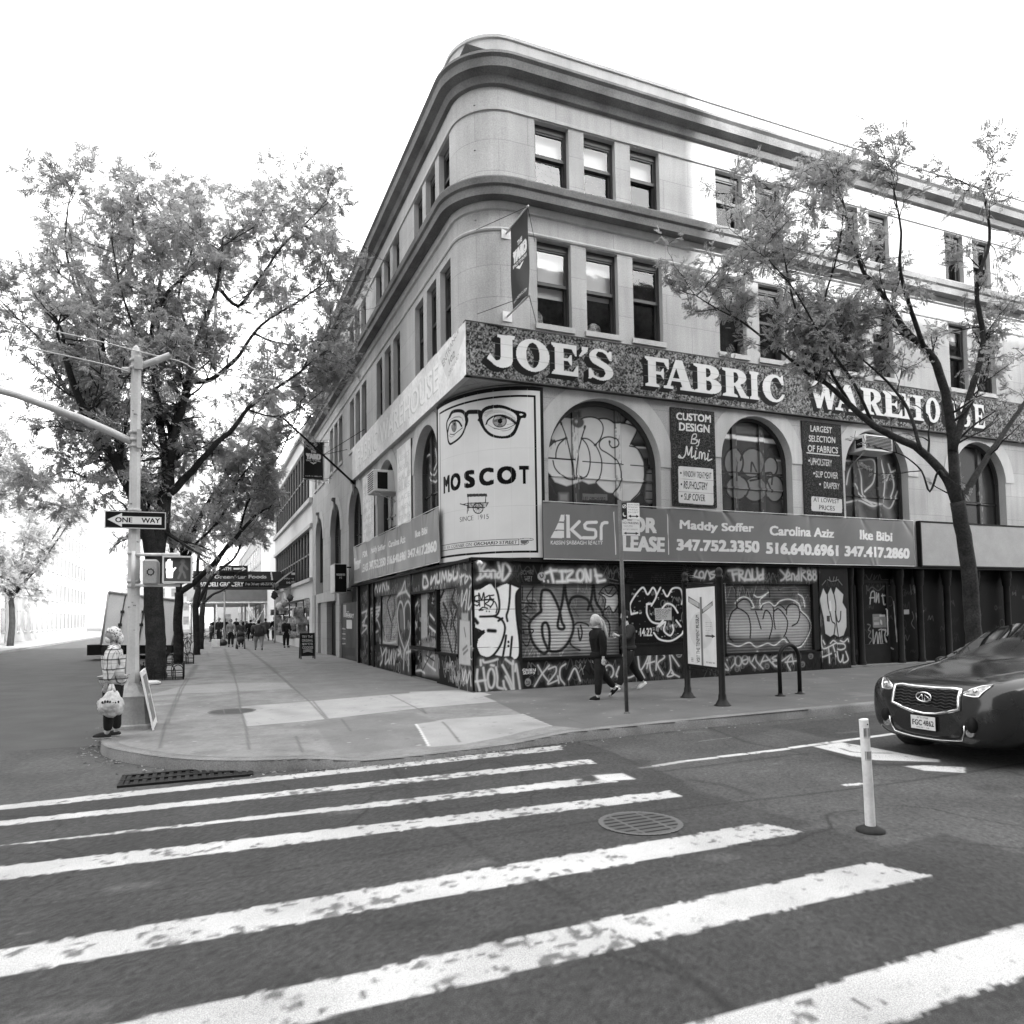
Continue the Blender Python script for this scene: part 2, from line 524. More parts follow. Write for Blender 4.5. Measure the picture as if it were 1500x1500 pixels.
def ell_(cx, cy, rx, ry, n=14): return [(cx + rx * math.cos(t), cy + ry * math.sin(t)) for t in np.linspace(0, 6.2832, n)[:-1]]
KERB = [(-7.0, 90), (-7.0, 40), (-7.0, 12), (-7.0, 3), (-7.0, -1.5), (-6.95, -3.3), (-6.72, -4.3), (-5.97, -5.4), (-5.3, -5.92), (-4.68, -6.15), (-3.9, -6.25),
        (-3.21, -6.25), (-2.2, -6.1), (-1.11, -5.92), (1.4, -5.78), (6, -5.76), (14, -5.76), (40, -5.76)]
KC = [p for p in catmull(KERB, 8)]
KA = np.array(KC)
POLY = np.concatenate([KA, [(40, 90)]])
def inside(X, Y, P=POLY):
    ins = np.zeros(X.shape, bool)
    for a, b in zip(P, np.roll(P, -1, 0)):
        if abs(a[1] - b[1]) > 1e-12:
            ins ^= ((a[1] > Y) != (b[1] > Y)) & (X < (b[0] - a[0]) * (Y - a[1]) / (b[1] - a[1]) + a[0])
    return ins
def kerbdist(X, Y):
    D = np.full(X.shape, 9e9)
    for a, b in zip(KA[24:-8], KA[25:-7]): D = np.minimum(D, Paint.segd(X, Y, a, b))
    return D
def dip(X):                                         # the kerb ramp at the crossing
    t = np.clip((np.asarray(X, float) + 4.6) / .9, 0, 1) * np.clip((-.6 - np.asarray(X, float)) / 1.2, 0, 1)
    return -.075 * t * t * (3 - 2 * t)
def walk_z(X, Y):
    d = np.where(Y < -1, kerbdist(X, Y), 9)
    return gz(X) + dip(X) * np.clip(1 - d / 1.5, 0, 1)

# kerb
vs, fs = [], []
n = len(KA)
for i in range(n):
    t = KA[min(i + 1, n - 1)] - KA[max(i - 1, 0)]; t = t / np.linalg.norm(t)
    nrm = np.array([-t[1], t[0]])                    # points into the sidewalk
    z = float(gz(KA[i][0]) + dip(KA[i][0]))
    for off, zz in ((.19, z + .004), (.19, z + .006), (.03, z + .006), (.012, z - .003), (0, z - .02), (-.012, -.17)):
        q = KA[i] + nrm * off; vs.append((q[0], q[1], zz))
for i in range(n - 1):
    for k in range(5): fs.append((i * 6 + k, i * 6 + k + 1, i * 6 + 7 + k, i * 6 + 6 + k))
kb = MB(); kb.add(vs, fs, True)
tag(kb.build('kerb', gm('kerb_stone', .19, .85, .3, 1.6, 60, .25, bump=.3)), kind='structure')

# sidewalk, painted with its slabs, joints, patches and gum
g0 = GP(0)
c5, cG1, cG2, cG3, c6g = Crop(140, 800, 5, g0), Crop(140, 900, 3, g0), Crop(600, 900, 3.75, g0), Crop(960, 900, 3.75, g0), Crop(400, 780, 5, g0)
def paint_walk(P, seed):
    P.A *= 1 + np.clip(RNG.normal(0, .05, P.A.shape), -.2, .2)
    P.mottle(.5 / (P.U[1] - P.U[0]), .84, 1.13, seed); P.mottle(.12 / (P.U[1] - P.U[0]), .92, 1.07, seed + 9)
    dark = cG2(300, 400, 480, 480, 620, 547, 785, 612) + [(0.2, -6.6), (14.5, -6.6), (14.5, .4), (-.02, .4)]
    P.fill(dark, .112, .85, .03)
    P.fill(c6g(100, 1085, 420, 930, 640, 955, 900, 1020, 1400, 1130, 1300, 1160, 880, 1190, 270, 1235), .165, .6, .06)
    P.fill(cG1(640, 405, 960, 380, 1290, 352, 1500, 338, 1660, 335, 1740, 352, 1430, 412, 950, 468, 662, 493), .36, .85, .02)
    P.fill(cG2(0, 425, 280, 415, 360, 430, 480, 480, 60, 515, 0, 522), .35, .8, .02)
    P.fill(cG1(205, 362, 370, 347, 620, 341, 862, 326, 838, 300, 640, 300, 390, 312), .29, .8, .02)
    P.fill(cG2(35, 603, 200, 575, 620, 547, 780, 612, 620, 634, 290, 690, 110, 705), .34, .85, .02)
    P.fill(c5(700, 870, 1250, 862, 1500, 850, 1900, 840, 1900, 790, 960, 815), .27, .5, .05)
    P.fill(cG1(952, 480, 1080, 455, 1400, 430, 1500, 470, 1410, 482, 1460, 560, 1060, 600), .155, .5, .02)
    jn = .10
    for wd, L in ((.022, c5(730, 870, 620, 1040, 560, 1180, 510, 1300, 470, 1480)), (.02, c5(745, 870, 640, 1040, 578, 1180, 528, 1300)), (.025, c5(945, 750, 990, 870, 1040, 1040, 1060, 1180, 1100, 1320, 1125, 1490)),
                  (.025, c5(1100, 745, 1260, 870, 1380, 970, 1500, 1080)), (.018, c5(390, 1105, 720, 1090, 1050, 1065, 1430, 1040)), (.05, c5(600, 872, 1000, 870, 1300, 850, 1560, 846)),
                  (.03, c5(940, 825, 1450, 795)), (.02, c6g(0, 1010, 140, 1135, 270, 1240, 385, 1365)), (.022, c6g(860, 1190, 1060, 1290, 1120, 1325)), (.03, c6g(500, 1365, 570, 1455)),
                  (.03, cG1(880, 535, 910, 605)), (.02, cG2(480, 480, 620, 547, 785, 612)), (.018, cG2(730, 580, 860, 572, 960, 602)), (.014, cG2(60, 515, 480, 480)), (.02, cG2(65, 515, 92, 545)),
                  (.02, cG1(662, 493, 950, 468, 1430, 412)), (.015, cG1(955, 380, 1020, 458)), (.012, cG2(180, 590, 275, 680))):
        P.stroke(L, max(wd, (P.U[1] - P.U[0]) * 1.35), jn, .75, .7, False)
    P.stroke(cG2(35, 603, 105, 700), .035, .6, .9, .3, False)
    P.stroke(cG2(620, 547, 780, 612), .02, .5, .8, .3, False)
    for k in range(1, 9):                              # slab joints down the side street and along the avenue
        y = 8.6 + k * 2.9
        P.stroke([(-6.8, y), (-.02, y - .15)], .03, .11, .6, .4, False)
        P.stroke([(1.2 + k * 1.6, -5.6), (1.2 + k * 1.6, -.05)], .018, .08, .6, .4, False)
    for x in (-5.3, -3.7, -2.0): P.stroke([(x, 8), (x + .2, 60)], .03, .12, .5, .4, False)
    P.stroke([(.4, -2.9), (14, -2.9)], .018, .08, .6, .4, False)
    rg = np.random.default_rng(seed)
    for _ in range(1500):                               # gum spots, stains, litter specks
        u, v = rg.uniform(P.u0, P.u1), rg.uniform(P.v0, P.v1)
        r = rg.uniform(.02, .05)
        P.stroke([(u, v), (u + r * .4, v)], r, rg.choice([.09, .12, .13, .42]), rg.uniform(.35, .8), .5, False)
    for _ in range(60):
        u, v = rg.uniform(P.u0, P.u1), rg.uniform(P.v0, P.v1)
        P.stroke([(u, v), (u + rg.normal(0, .3), v + rg.normal(0, .3))], rg.uniform(.1, .4), rg.choice([.10, .28]), .3, 1.5)
    # darker band along the foot of the building, dirt round the tree pit
    P.stroke([(0, 12), (-.05, 0), (0, -.05), (14, -.05)], .12, .06, .55, 1.2, False)
    P.stroke([(-6.6, 7.2), (-6.0, 7.4), (-5.7, 8)], .5, .08, .5, .8)
def pos_walk(u, v, d):
    return np.stack([u, v, walk_z(u, v) + d], 1)
NB = lambda X, Y: inside(X, Y) & ~((X > .1) & (Y > .1))
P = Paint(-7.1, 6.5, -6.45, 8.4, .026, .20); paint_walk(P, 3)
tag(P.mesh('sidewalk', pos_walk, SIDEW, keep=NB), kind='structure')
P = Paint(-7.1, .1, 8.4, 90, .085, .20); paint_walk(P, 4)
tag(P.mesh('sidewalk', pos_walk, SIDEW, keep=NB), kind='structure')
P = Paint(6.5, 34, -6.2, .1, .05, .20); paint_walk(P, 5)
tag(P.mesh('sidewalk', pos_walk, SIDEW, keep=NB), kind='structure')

# road
RZ = -.14
g1 = GP(RZ)
cR1, cR2, cR3 = Crop(140, 900, 3, g1), Crop(600, 900, 3.75, g1), Crop(960, 900, 3.75, g1)
P = Paint(-9.5, 8, -15.6, -3, .026, .074)
P.mottle(40, .84, 1.16, 21)
P.fill([(-9.5, -6.7), (-6.2, -6.6)] + cR2(0, 790, 700, 690, 870, 690, 1030, 730, 1200, 800, 1380, 870, 1490, 915, 1560, 960) + [(-.4, -15.6), (-9.5, -15.6)], .043, .85, .05)
P.fill(cR3(620, 620, 900, 592, 1230, 566, 1478, 560, 1478, 650, 1050, 692, 950, 692, 780, 650, 650, 632), .048, .8, .03)
P.fill(cR3(760, 640, 900, 632, 1120, 665, 1000, 690, 900, 680), .035, .5, .05)
for wd, L in ((.08, cR3(270, 620, 350, 650, 520, 710, 700, 745, 830, 778)), (.07, cR3(20, 865, 300, 830, 640, 790, 830, 770)), (.1, cR3(200, 910, 380, 940, 520, 985)),
              (.06, cR2(870, 690, 1030, 730, 1200, 800, 1380, 870, 1490, 915)), (.12, cR2(500, 980, 800, 975, 1000, 950, 1400, 935)), (.05, cR2(-60, 1090, 300, 1060, 760, 1000, 1100, 985)),
              (.03, cR2(130, 905, 260, 960)), (.1, cR3(950, 770, 1200, 830, 1480, 830))):
    P.stroke(L, wd, .036, .75, .7)
for k in range(140):                                   # tar spots and light scuffs
    u, v = RNG.uniform(-9, 7), RNG.uniform(-15, -6)
    P.stroke([(u, v), (u + RNG.normal(0, .25), v + RNG.normal(0, .06))], RNG.uniform(.02, .14), RNG.choice([.04, .05, .12, .13]), .5, .9)
# cracks, tar seams, tyre polish and stains
for k in range(26):
    u, v = RNG.uniform(-9, 6), RNG.uniform(-14.8, -6.2); a = RNG.choice([.1, 1.4, RNG.uniform(0, 3.1)]); L_ = [(u, v)]
    for j in range(int(RNG.integers(8, 22))): a += RNG.normal(0, .35); u += .16 * math.cos(a); v += .16 * math.sin(a); L_.append((u, v))
    P.stroke(L_, RNG.uniform(.012, .03), .022, .85, .5)
for L_, w_ in (([(-9.4, -9.6), (-6, -9.7), (-2, -9.5), (2, -9.65), (7, -9.4)], .05), ([(-3.6, -15.4), (-3.4, -12), (-3.7, -9), (-3.5, -6.6)], .06), ([(1.6, -15), (1.8, -12), (2.6, -9.8)], .05)): P.stroke(L_, w_, .03, .8, .6)
for y, w_ in ((-7.9, .5), (-9.9, .5), (-11.3, .6), (-13.2, .6)): P.stroke([(-9.5, y), (0, y + .1), (8, y)], w_, .085, .22, 1.2)
P.fill([(-2.2, -11.2), (-.1, -11.0), (.1, -12.9), (-2.3, -13.1)], .038, .7, .03)
for k in range(30): u, v = RNG.uniform(-9, 6), RNG.uniform(-14.8, -6.5); P.fill(ell_(u, v, RNG.uniform(.05, .3), RNG.uniform(.04, .14)), .03, .45, .06)
wear = vnoise(P.A.shape, 4, 5, 3); wear2 = vnoise(P.A.shape, 46, 6, 2); wear3 = vnoise(P.A.shape, 1.6, 9, 1)
P.A *= 1 + np.clip(RNG.normal(0, .16, P.A.shape), -.4, .5)
A0 = P.A.copy()
BARS = Paint(P.u0, P.u1, P.v0, P.v1, .026, 0.)
BARS.A = np.zeros_like(P.A)
def line_y(px):                                        # straight painted bars of the crossing, fixed by two photo points on each edge
    return [g1(*q) for q in px]
for edge_a, edge_b in ((((147, 1164), (821, 1092)), ((147, 1171), (826, 1098))), (((147, 1187), (861, 1112)), ((147, 1194), (874, 1118))),
                       (((420, 1190), (880, 1137)), ((420, 1195.5), (905, 1145))), (((690, 1191), (981, 1158)), ((760, 1196), (1000, 1166.7)))):
    a0, a1 = line_y(edge_a); b0, b1 = line_y(edge_b)
    def ext(p, q, x): return (x, p[1] + (q[1] - p[1]) * (x - p[0]) / (q[0] - p[0]))
    BARS.fill([ext(a0, a1, -9.4), a1, b1, ext(b0, b1, -9.4)], 1, 1, .05)
for y in (-10.15, -11.25, -12.35, -13.45):
    BARS.fill([(-9.4, y - .25), (-1.2, y), (-1.05, y - .36), (-9.4, y - .6)], 1, 1, .05)
al_ = np.clip((BARS.A + (vnoise(P.A.shape, 2.2, 77, 2) - .5) * .5 - .5) * 7 + .5, 0, 1)
P.A = P.A * (1 - al_) + al_ * (.47 * (.80 + .34 * vnoise(P.A.shape, 22, 78, 3)))
P.fill(cR2(935, 893, 1010, 880, 1040, 905, 1020, 918, 940, 916), .05, 1, .03)
P.fill(cR2(1010, 884, 1170, 872, 1240, 905, 1090, 914, 1040, 900), .58, .9, .02)
for wd, al, L in ((.09, .55, cR3(0, 832, 165, 805)), (.09, .75, cR3(185, 803, 330, 788)), (.1, .9, cR3(360, 782, 490, 770)), (.1, .9, cR3(530, 766, 720, 744)), (.1, 1, cR3(750, 738, 1310, 668, 1480, 648)), (.08, .8, cR3(1050, 940, 1130, 934))):
    P.stroke(L, wd, .6, al, .15, False)
P.stroke(cR3(-80, 843, -10, 835), .06, .3, .5, .5, False)
P.stroke(cR3(240, 700, 420, 680), .03, .25, .5, .5, False)
P.fill(cR3(870, 733, 1020, 711, 1170, 737, 1478, 797, 1560, 808, 1560, 822, 1478, 818, 1210, 808, 1100, 790), .6, 1, .015)
P.stroke(cR3(1020, 745, 1100, 765, 1290, 772), .05, .12, .8, .4)
P.fill(cR3(1370, 842, 1478, 838, 1700, 850, 1700, 880, 1478, 866), .6, 1, .015)
k = np.clip((wear * .45 + wear2 * .30 + wear3 * .25 - .585) * 14, 0, 1)     # worn paint lets the asphalt through
P.A = P.A * (1 - k * .75) + A0 * k * .75
P.stroke(cR1(1080, 1030, 1500, 960), .05, .09, .0, .5)
def pos_road(u, v, d): return np.stack([u, v, RZ + gz(u) + d], 1)
IN = lambda X, Y: ~inside(X, Y) | (kerbdist(X, Y) < .1)
tag(P.mesh('road', pos_road, ASPH, keep=IN), kind='structure')
def flat_road(x0, x1, y0, y1, res, z):
    q = Paint(x0, x1, y0, y1, res, .08)
    return tag(q.mesh('road', lambda u, v, d: np.stack([u, v, z + gz(u) + d], 1), ASPH), kind='structure')
flat_road(-60, 60, -36, -3, .5, RZ - .006)
flat_road(-17, -6.9, -3, 120, .5, RZ - .006)
# a strip of dirt, grit and fallen leaves in the gutter
mb = MB()
for k in range(420):
    i = int(RNG.integers(30, len(KA) - 12)); t = RNG.random()
    q = KA[i] * t + KA[i + 1] * (1 - t); dr = KA[i + 1] - KA[i]; dr = dr / np.linalg.norm(dr)
    q = q - np.array([-dr[1], dr[0]]) * abs(RNG.normal(.06, .14)) - np.array([-dr[1], dr[0]]) * .02
    s_ = RNG.uniform(.008, .028); a = RNG.uniform(0, 6.28); z = RZ + float(gz(q[0]))
    c, s2 = math.cos(a) * s_, math.sin(a) * s_
    mb.add([(q[0] - c, q[1] - s2, z + .004), (q[0] + s2, q[1] - c, z + .008), (q[0] + c, q[1] + s2, z + .016), (q[0] - s2, q[1] + c, z + .006)], [(0, 1, 2, 3)])
tag(mb.build('gutter_litter', gm('dry_litter', .2, .9, .6, 9, 40, .4)), 'scattered grit and dry leaves along the gutter', 'litter', kind='stuff')

# covers and grates
def disc_cover(c, r, z):
    P = Paint(-r, r, -r, r, .012, .10)
    for k in range(-8, 9):
        P.stroke([(-r, k * .085), (r, k * .085)], .026, .02, 1, .2, False)
    for x in (-.14, .14): P.stroke([(x, -r), (x, r)], .03, .12, 1, .2, False)
    th = [(math.cos(a) * (r - .02), math.sin(a) * (r - .02)) for a in np.linspace(0, 6.3, 48)]
    P.stroke(th, .05, .13, 1, .2, False)
    return P.mesh('manhole_cover', lambda u, v, d: np.stack([u + c[0], v + c[1], z + d], 1), PAINT, keep=lambda X, Y: X * X + Y * Y < r * r)
tag(disc_cover(g1(938, 1206), .36, RZ + .007), 'round iron manhole cover in the road near the front', 'manhole cover')
q = g0(340, 1042)
tag(disc_cover(q, .42, .007), 'round slotted iron cover set in the sidewalk before the corner', 'manhole cover')
a, b = g1(175, 1147), g1(330, 1131)
a = (a[0], a[1] - .22)
t = thing('storm_drain', 'rectangular iron storm drain grate in the road below the corner kerb', 'drain grate', (a[0], a[1], RZ))
mb = MB()
for k in range(15):
    x = a[0] + .06 + k * .088
    mb.box(x, a[1] - .02, RZ, x + .045, a[1] + .5, RZ + .022)
mb.build('grate_bars', IRON, t)
mb = MB()
for y in (-.06, .22, .5): mb.box(a[0], a[1] + y, RZ, a[0] + 1.4, a[1] + y + .05, RZ + .026)
for x in (0, 1.36): mb.box(a[0] + x, a[1] - .01, RZ, a[0] + x + .05, a[1] + .5, RZ + .024)
mb.build('grate_frame', IRON, t)
MB().box(a[0] + .01, a[1] - .05, RZ - .004, a[0] + 1.39, a[1] + .54, RZ + .004).build('drain_pit', gm('drain_dark', .012), t)
# ================================================================== THE CORNER BUILDING
BLD = thing('corner_building', 'pale stone corner building with round arches, dark cornice and graffiti covered shopfronts', 'building', (0, 0, 0))
mR = lambda u, d, z: (u, d, z)                       # avenue face: u along x, d into the building
mL = lambda u, d, z: (d, u, z)                       # side street face: u along y
XR, YL = 25.0, 24.5
R_ARCH = [(1.94, 5.11, 6.97), (7.02, 9.43, 6.97), (11.38, 13.93, 6.97), (15.9, 18.35, 6.97), (20.4, 22.9, 6.97)]
L_ARCH = [(2.35, 4.57, 6.86), (6.72, 9.22, 6.86), (11.8, 14.34, 6.86), (16.19, 18.82, 6.86), (21.03, 23.4, 6.86)]
R_WIN = [(1.74, 2.66), (3.08, 3.98), (4.42, 5.30), (7.1, 8.0), (8.45, 9.33), (11.45, 12.29), (12.73, 13.55), (16.0, 16.85), (17.3, 18.15), (20.4, 21.2), (21.7, 22.5)]
L_WIN = [(b, b + .84) for g in range(5) for b in (1.25 + 4.82 * g, 2.41 + 4.82 * g, 3.58 + 4.82 * g) if b < 23.2]
Z1, Z2, ZS, ZW0_, ZW1_, ZF, ZC0, ZC1, ZT0, ZT1, ZR = 2.95, 7.1, 8.4, 8.6, 10.68, 10.7, 11.38, 11.79, 12.0, 13.6, 14.25

def wall(mb, mp, us, zs, holes, d=0.):
    us, zs = sorted(set(us)), sorted(set(zs))
    for a, b in zip(us[:-1], us[1:]):
        for c, e in zip(zs[:-1], zs[1:]):
            m = ((a + b) / 2, (c + e) / 2)
            if any(h[0] < m[0] < h[1] and h[2] < m[1] < h[3] for h in holes): continue
            mb.quad(mp(a, d, c), mp(b, d, c), mp(b, d, e), mp(a, d, e))
def reveal(mb, mp, h, dep, d=0.):
    a, b, c, e = h
    for p, q in (((a, c), (a, e)), ((b, c), (b, e)), ((a, e), (b, e)), ((a, c), (b, c))):
        mb.quad(mp(p[0], d, p[1]), mp(q[0], d, q[1]), mp(q[0], d + dep, q[1]), mp(p[0], d + dep, p[1]))
def arch_pts(a, b, top, n=28):
    c, r = (a + b) / 2, (b - a) / 2
    return [(c - r * math.cos(math.pi * k / n), top - r + r * math.sin(math.pi * k / n)) for k in range(n + 1)]

up, trim = MB(), MB()
for mp, arches, wins, end, st in ((mR, R_ARCH, R_WIN, XR, 1.78), (mL, L_ARCH, L_WIN, YL, 2.22)):
    # arch storey: columns between the arches, spandrels over them
    wall(up, mp, [st, end] + [v for a in arches for v in a[:2]], [Z1, Z2], [(a[0], a[1], 0, 99) for a in arches])
    for a, b, top in arches:
        ap = arch_pts(a, b, top)
        r = (b - a) / 2
        for p, q in zip(ap[:-1], ap[1:]):
            up.quad(mp(p[0], 0, p[1]), mp(q[0], 0, q[1]), mp(q[0], 0, Z2), mp(p[0], 0, Z2))
            trim.quad(mp(p[0], 0, p[1]), mp(q[0], 0, q[1]), mp(q[0], .36, q[1]), mp(p[0], .36, p[1]))
        for x in (a, b): trim.quad(mp(x, 0, Z1), mp(x, 0, top - r), mp(x, .36, top - r), mp(x, .36, Z1))
        k = (r + .42) / r                           # flat raised band round the arch
        c0 = (a + b) / 2
        o2 = [(c0 + (p[0] - c0) * k, min(top - r + (p[1] - top + r) * k, Z2 - .01)) for p in ap]
        for i in range(len(ap) - 1):
            p, q, P2, Q2 = ap[i], ap[i + 1], o2[i], o2[i + 1]
            trim.quad(mp(p[0], -.022, p[1]), mp(q[0], -.022, q[1]), mp(Q2[0], -.022, Q2[1]), mp(P2[0], -.022, P2[1]))
            trim.quad(mp(P2[0], -.022, P2[1]), mp(Q2[0], -.022, Q2[1]), mp(Q2[0], .0, Q2[1]), mp(P2[0], .0, P2[1]))
            trim.quad(mp(p[0], -.022, p[1]), mp(q[0], -.022, q[1]), mp(q[0], .0, q[1]), mp(p[0], .0, p[1]))
    # wall behind the fascia sign, second floor, frieze
    rr = 1.1
    ZW0, ZW1 = (8.6, 10.68) if mp is mR else (8.47, 10.5)
    h2 = [(a, b, ZW0, ZW1) for a, b in wins]
    wall(up, mp, [rr, end] + [v for w in wins for v in w], [Z2, ZS, ZW0, ZW1, ZC0 + .2], h2)
    h3 = [(a, b, ZT0, ZT1) for a, b in wins]
    wall(up, mp, [rr, end] + [v for w in wins for v in w], [ZC0 + .2, ZT0, ZT1, 15.0], h3)
    for h in h2 + h3: reveal(trim, mp, h, .26)
    for h in h2:                                     # lintel shadow line and sill
        trim.add([mp(h[0] - .06, -.05, ZW0 - .13), mp(h[1] + .06, -.05, ZW0 - .13), mp(h[1] + .06, .0, ZW0 - .13), mp(h[0] - .06, .0, ZW0 - .13),
                  mp(h[0] - .06, -.05, ZW0), mp(h[1] + .06, -.05, ZW0), mp(h[1] + .06, .1, ZW0 + .01), mp(h[0] - .06, .1, ZW0 + .01)],
                 [(0, 1, 2, 3), (0, 1, 5, 4), (4, 5, 6, 7), (0, 3, 7, 4), (1, 2, 6, 5)])
# rounded corner: curved behind the billboard, tighter above
def corner(mb, ax, ay, z0, z1, off=0., n=18):
    pts = [(ax - (ax + off) * math.cos(t), ay - (ay + off) * math.sin(t)) for t in np.linspace(0, math.pi / 2, n + 1)]
    for p, q in zip(pts[:-1], pts[1:]):
        mb.add([(p[0], p[1], z0), (q[0], q[1], z0), (q[0], q[1], z1), (p[0], p[1], z1)], [(0, 1, 2, 3)], True)
    return pts
corner(up, 1.78, 2.22, Z1, Z2)
corner(up, 1.1, 1.1, Z2, 15.0)
up.quad((0, 0, Z2 + .01), (1.8, 0, Z2 + .01), (1.8, 2.3, Z2 + .01), (0, 2.3, Z2 + .01))   # soffit above the cut corner
up.quad((-.02, -.02, Z1), (1.8, -.02, Z1), (1.8, 2.3, Z1), (-.02, 2.3, Z1))
up.quad((0, 0, 15), (XR, 0, 15), (XR, YL, 15), (0, YL, 15))
up.quad((XR, 0, 0), (XR, YL, 0), (XR, YL, 15), (XR, 0, 15))
up.quad((0, YL, -.1), (XR, YL, -.1), (XR, YL, 15), (0, YL, 15))
up.build('wall', CONC, BLD)
trim.build('stone_trim', CONC2, BLD)

def band(mb, prof):                                  # a moulding that runs along both faces and round the corner; prof: (projection, z)
    path = [(0, YL, -1, 0)] + [(1.1 - 1.1 * math.cos(t), 1.1 - 1.1 * math.sin(t), -math.cos(t), -math.sin(t)) for t in np.linspace(0, math.pi / 2, 13)] + [(XR, 0, 0, -1)]
    vs = [(x + nx * p, y + ny * p, z) for x, y, nx, ny in path for p, z in prof]
    m = len(prof)
    mb.add(vs, [(i * m + k, i * m + k + 1, (i + 1) * m + k + 1, (i + 1) * m + k) for i in range(len(path) - 1) for k in range(m - 1)], False)
mb = MB(); band(mb, [(0, 10.70), (.03, 10.705), (.05, 10.74), (.035, 10.78), (0, 10.79)]); band(mb, [(0, 11.2), (.06, 11.22), (.09, 11.34), (.09, 11.375), (0, 11.376)])
band(mb, [(0, 13.62), (.04, 13.63), (.05, 13.7), (0, 13.72)])
mb.build('string_course', CONC2, BLD)
mb = MB(); band(mb, [(.09, 11.38), (.34, 11.39), (.345, 11.58), (.40, 11.62), (.42, 11.76), (.40, 11.80), (0, 11.93)]); c = mb.build('cornice', CORN, BLD)
mb = MB(); band(mb, [(0, 14.2), (.1, 14.22), (.16, 14.38), (.34, 14.46), (.36, 14.66), (.42, 14.72), (.40, 14.8), (0, 14.92)]); mb.build('roof_cornice', CORN, BLD)
mb = MB(); band(mb, [(.04, 14.9), (.05, 15.35), (.09, 15.36), (.09, 15.44), (-.3, 15.45), (-.3, 14.95)]); mb.build('parapet', CONC2, BLD)
# small console brackets over the plain arches of the side street
for a, b, top in L_ARCH[2:]:
    c = (a + b) / 2
    mb = MB(); mb.prism([(-.02, c - .16, 7.12), (-.17, c - .16, 7.12), (-.17, c - .16, 7.04), (-.09, c - .12, 6.98), (-.05, c - .1, 6.6), (-.02, c - .1, 6.55)], (0, .26, 0))
    mb.build('console_bracket', CORN, BLD)

# windows with sashes
RGW = np.random.default_rng(5)
def sash_window(mp, a, b, c, e, dep, state):
    f = MB(); w = .055; d0, d1 = dep, dep + .09
    def bar(u0, u1, z0, z1, da, db):
        p = mp(u0, da, z0); q = mp(u1, db, z1)
        f.box(min(p[0], q[0]), min(p[1], q[1]), z0, max(p[0], q[0]), max(p[1], q[1]), z1)
    zm = (c + e) / 2 + .02
    bar(a, a + w, c, e, d0, d1); bar(b - w, b, c, e, d0, d1); bar(a + w, b - w, e - .16, e, d0, d1); bar(a + w, b - w, c, c + .05, d0, d1)
    bar(a + w, a + w + .035, zm, e - .16, d0 + .02, d1); bar(b - w - .035, b - w, zm, e - .16, d0 + .02, d1)
    bar(a + w, b - w, zm - .03, zm + .05, d0 + .01, d1 + .05); bar(a + w + .035, b - w - .035, e - .2, e - .16, d0 + .02, d1)
    bar(a + w, a + w + .04, c + .05, zm - .03, d1 - .02, d1 + .05); bar(b - w - .04, b - w, c + .05, zm - .03, d1 - .02, d1 + .05); bar(a + w + .04, b - w - .04, c + .05, c + .11, d1 - .02, d1 + .05)
    fo = f.build('window', FRAME, BLD)
    g = MB(); g.quad(mp(a + w, d0 + .05, zm), mp(b - w, d0 + .05, zm), mp(b - w, d0 + .05, e - .16), mp(a + w, d0 + .05, e - .16))
    g.quad(mp(a + w, d1 + .015, c + .05), mp(b - w, d1 + .015, c + .05), mp(b - w, d1 + .015, zm), mp(a + w, d1 + .015, zm))
    g.build('pane', GLASS, fo)
    if state > 0:
        zb = e - (e - c) * state
        m = MB(); m.quad(mp(a + .02, d1 + .09, zb), mp(b - .02, d1 + .09, zb), mp(b - .02, d1 + .09, e), mp(a + .02, d1 + .09, e)); m.build('blind', BLIND, fo)
blinds = {0: .62, 1: .55, 2: .08, 5: .45, 6: .3, 3: .1, 4: .1}
for i, (a, b) in enumerate(R_WIN):
    sash_window(mR, a, b, 8.6, 10.68, .14, blinds.get(i, RGW.choice([.2, .5])))
    sash_window(mR, a, b, ZT0, ZT1, .14, RGW.choice([.15, .4, .5]))
for i, (a, b) in enumerate(L_WIN):
    sash_window(mL, a, b, 8.47, 10.5, .14, RGW.choice([0, .1, .3, .5]))
    sash_window(mL, a, b, ZT0, ZT1, .14, RGW.choice([0, .1, .3, .5]))
mb = MB()                                            # rooms behind: floors and back walls, with a few pale things inside
for z0, z1 in ((Z2 + .05, 11.3), (11.4, 14.1)):
    mb.quad((1.6, 1.9, z0), (XR - .1, 1.9, z0), (XR - .1, 1.9, z1), (1.6, 1.9, z1)); mb.quad((1.9, 1.6, z0), (1.9, YL - .1, z0), (1.9, YL - .1, z1), (1.9, 1.6, z1))
    mb.quad((.3, .3, z0 + 1.3), (XR - .1, .3, z0 + 1.3), (XR - .1, 2, z0 + 1.3), (.3, 2, z0 + 1.3)); mb.quad((.3, .3, z1 - .3), (XR - .1, .3, z1 - .3), (XR - .1, 2, z1 - .3), (.3, 2, z1 - .3))
mb.quad((1.3, 1.3, 7), (XR - .1, 1.3, 7), (XR - .1, 1.3, 3), (1.3, 1.3, 3)) if False else None
mb.build('room', ROOM, BLD)
mb = MB()
for x, w, z, h in ((1.95, .3, 8.62, .62), (2.35, .2, 8.62, .35), (3.45, .45, 8.65, .5), (4.6, .3, 8.62, .4), (5.0, .15, 8.62, .3), (7.3, .3, 8.65, .3), (11.9, .3, 8.62, .5), (12.9, .5, 8.62, .8)):
    mb.lathe((x + w / 2, .75, z), [(w * .3, 0), (w * .5, h * .2), (w * .42, h * .8), (w * .15, h)], 10)
mb.build('things_on_window_sill', gm('sill_things', .35, .8, .7, 9, 30, .5), BLD)

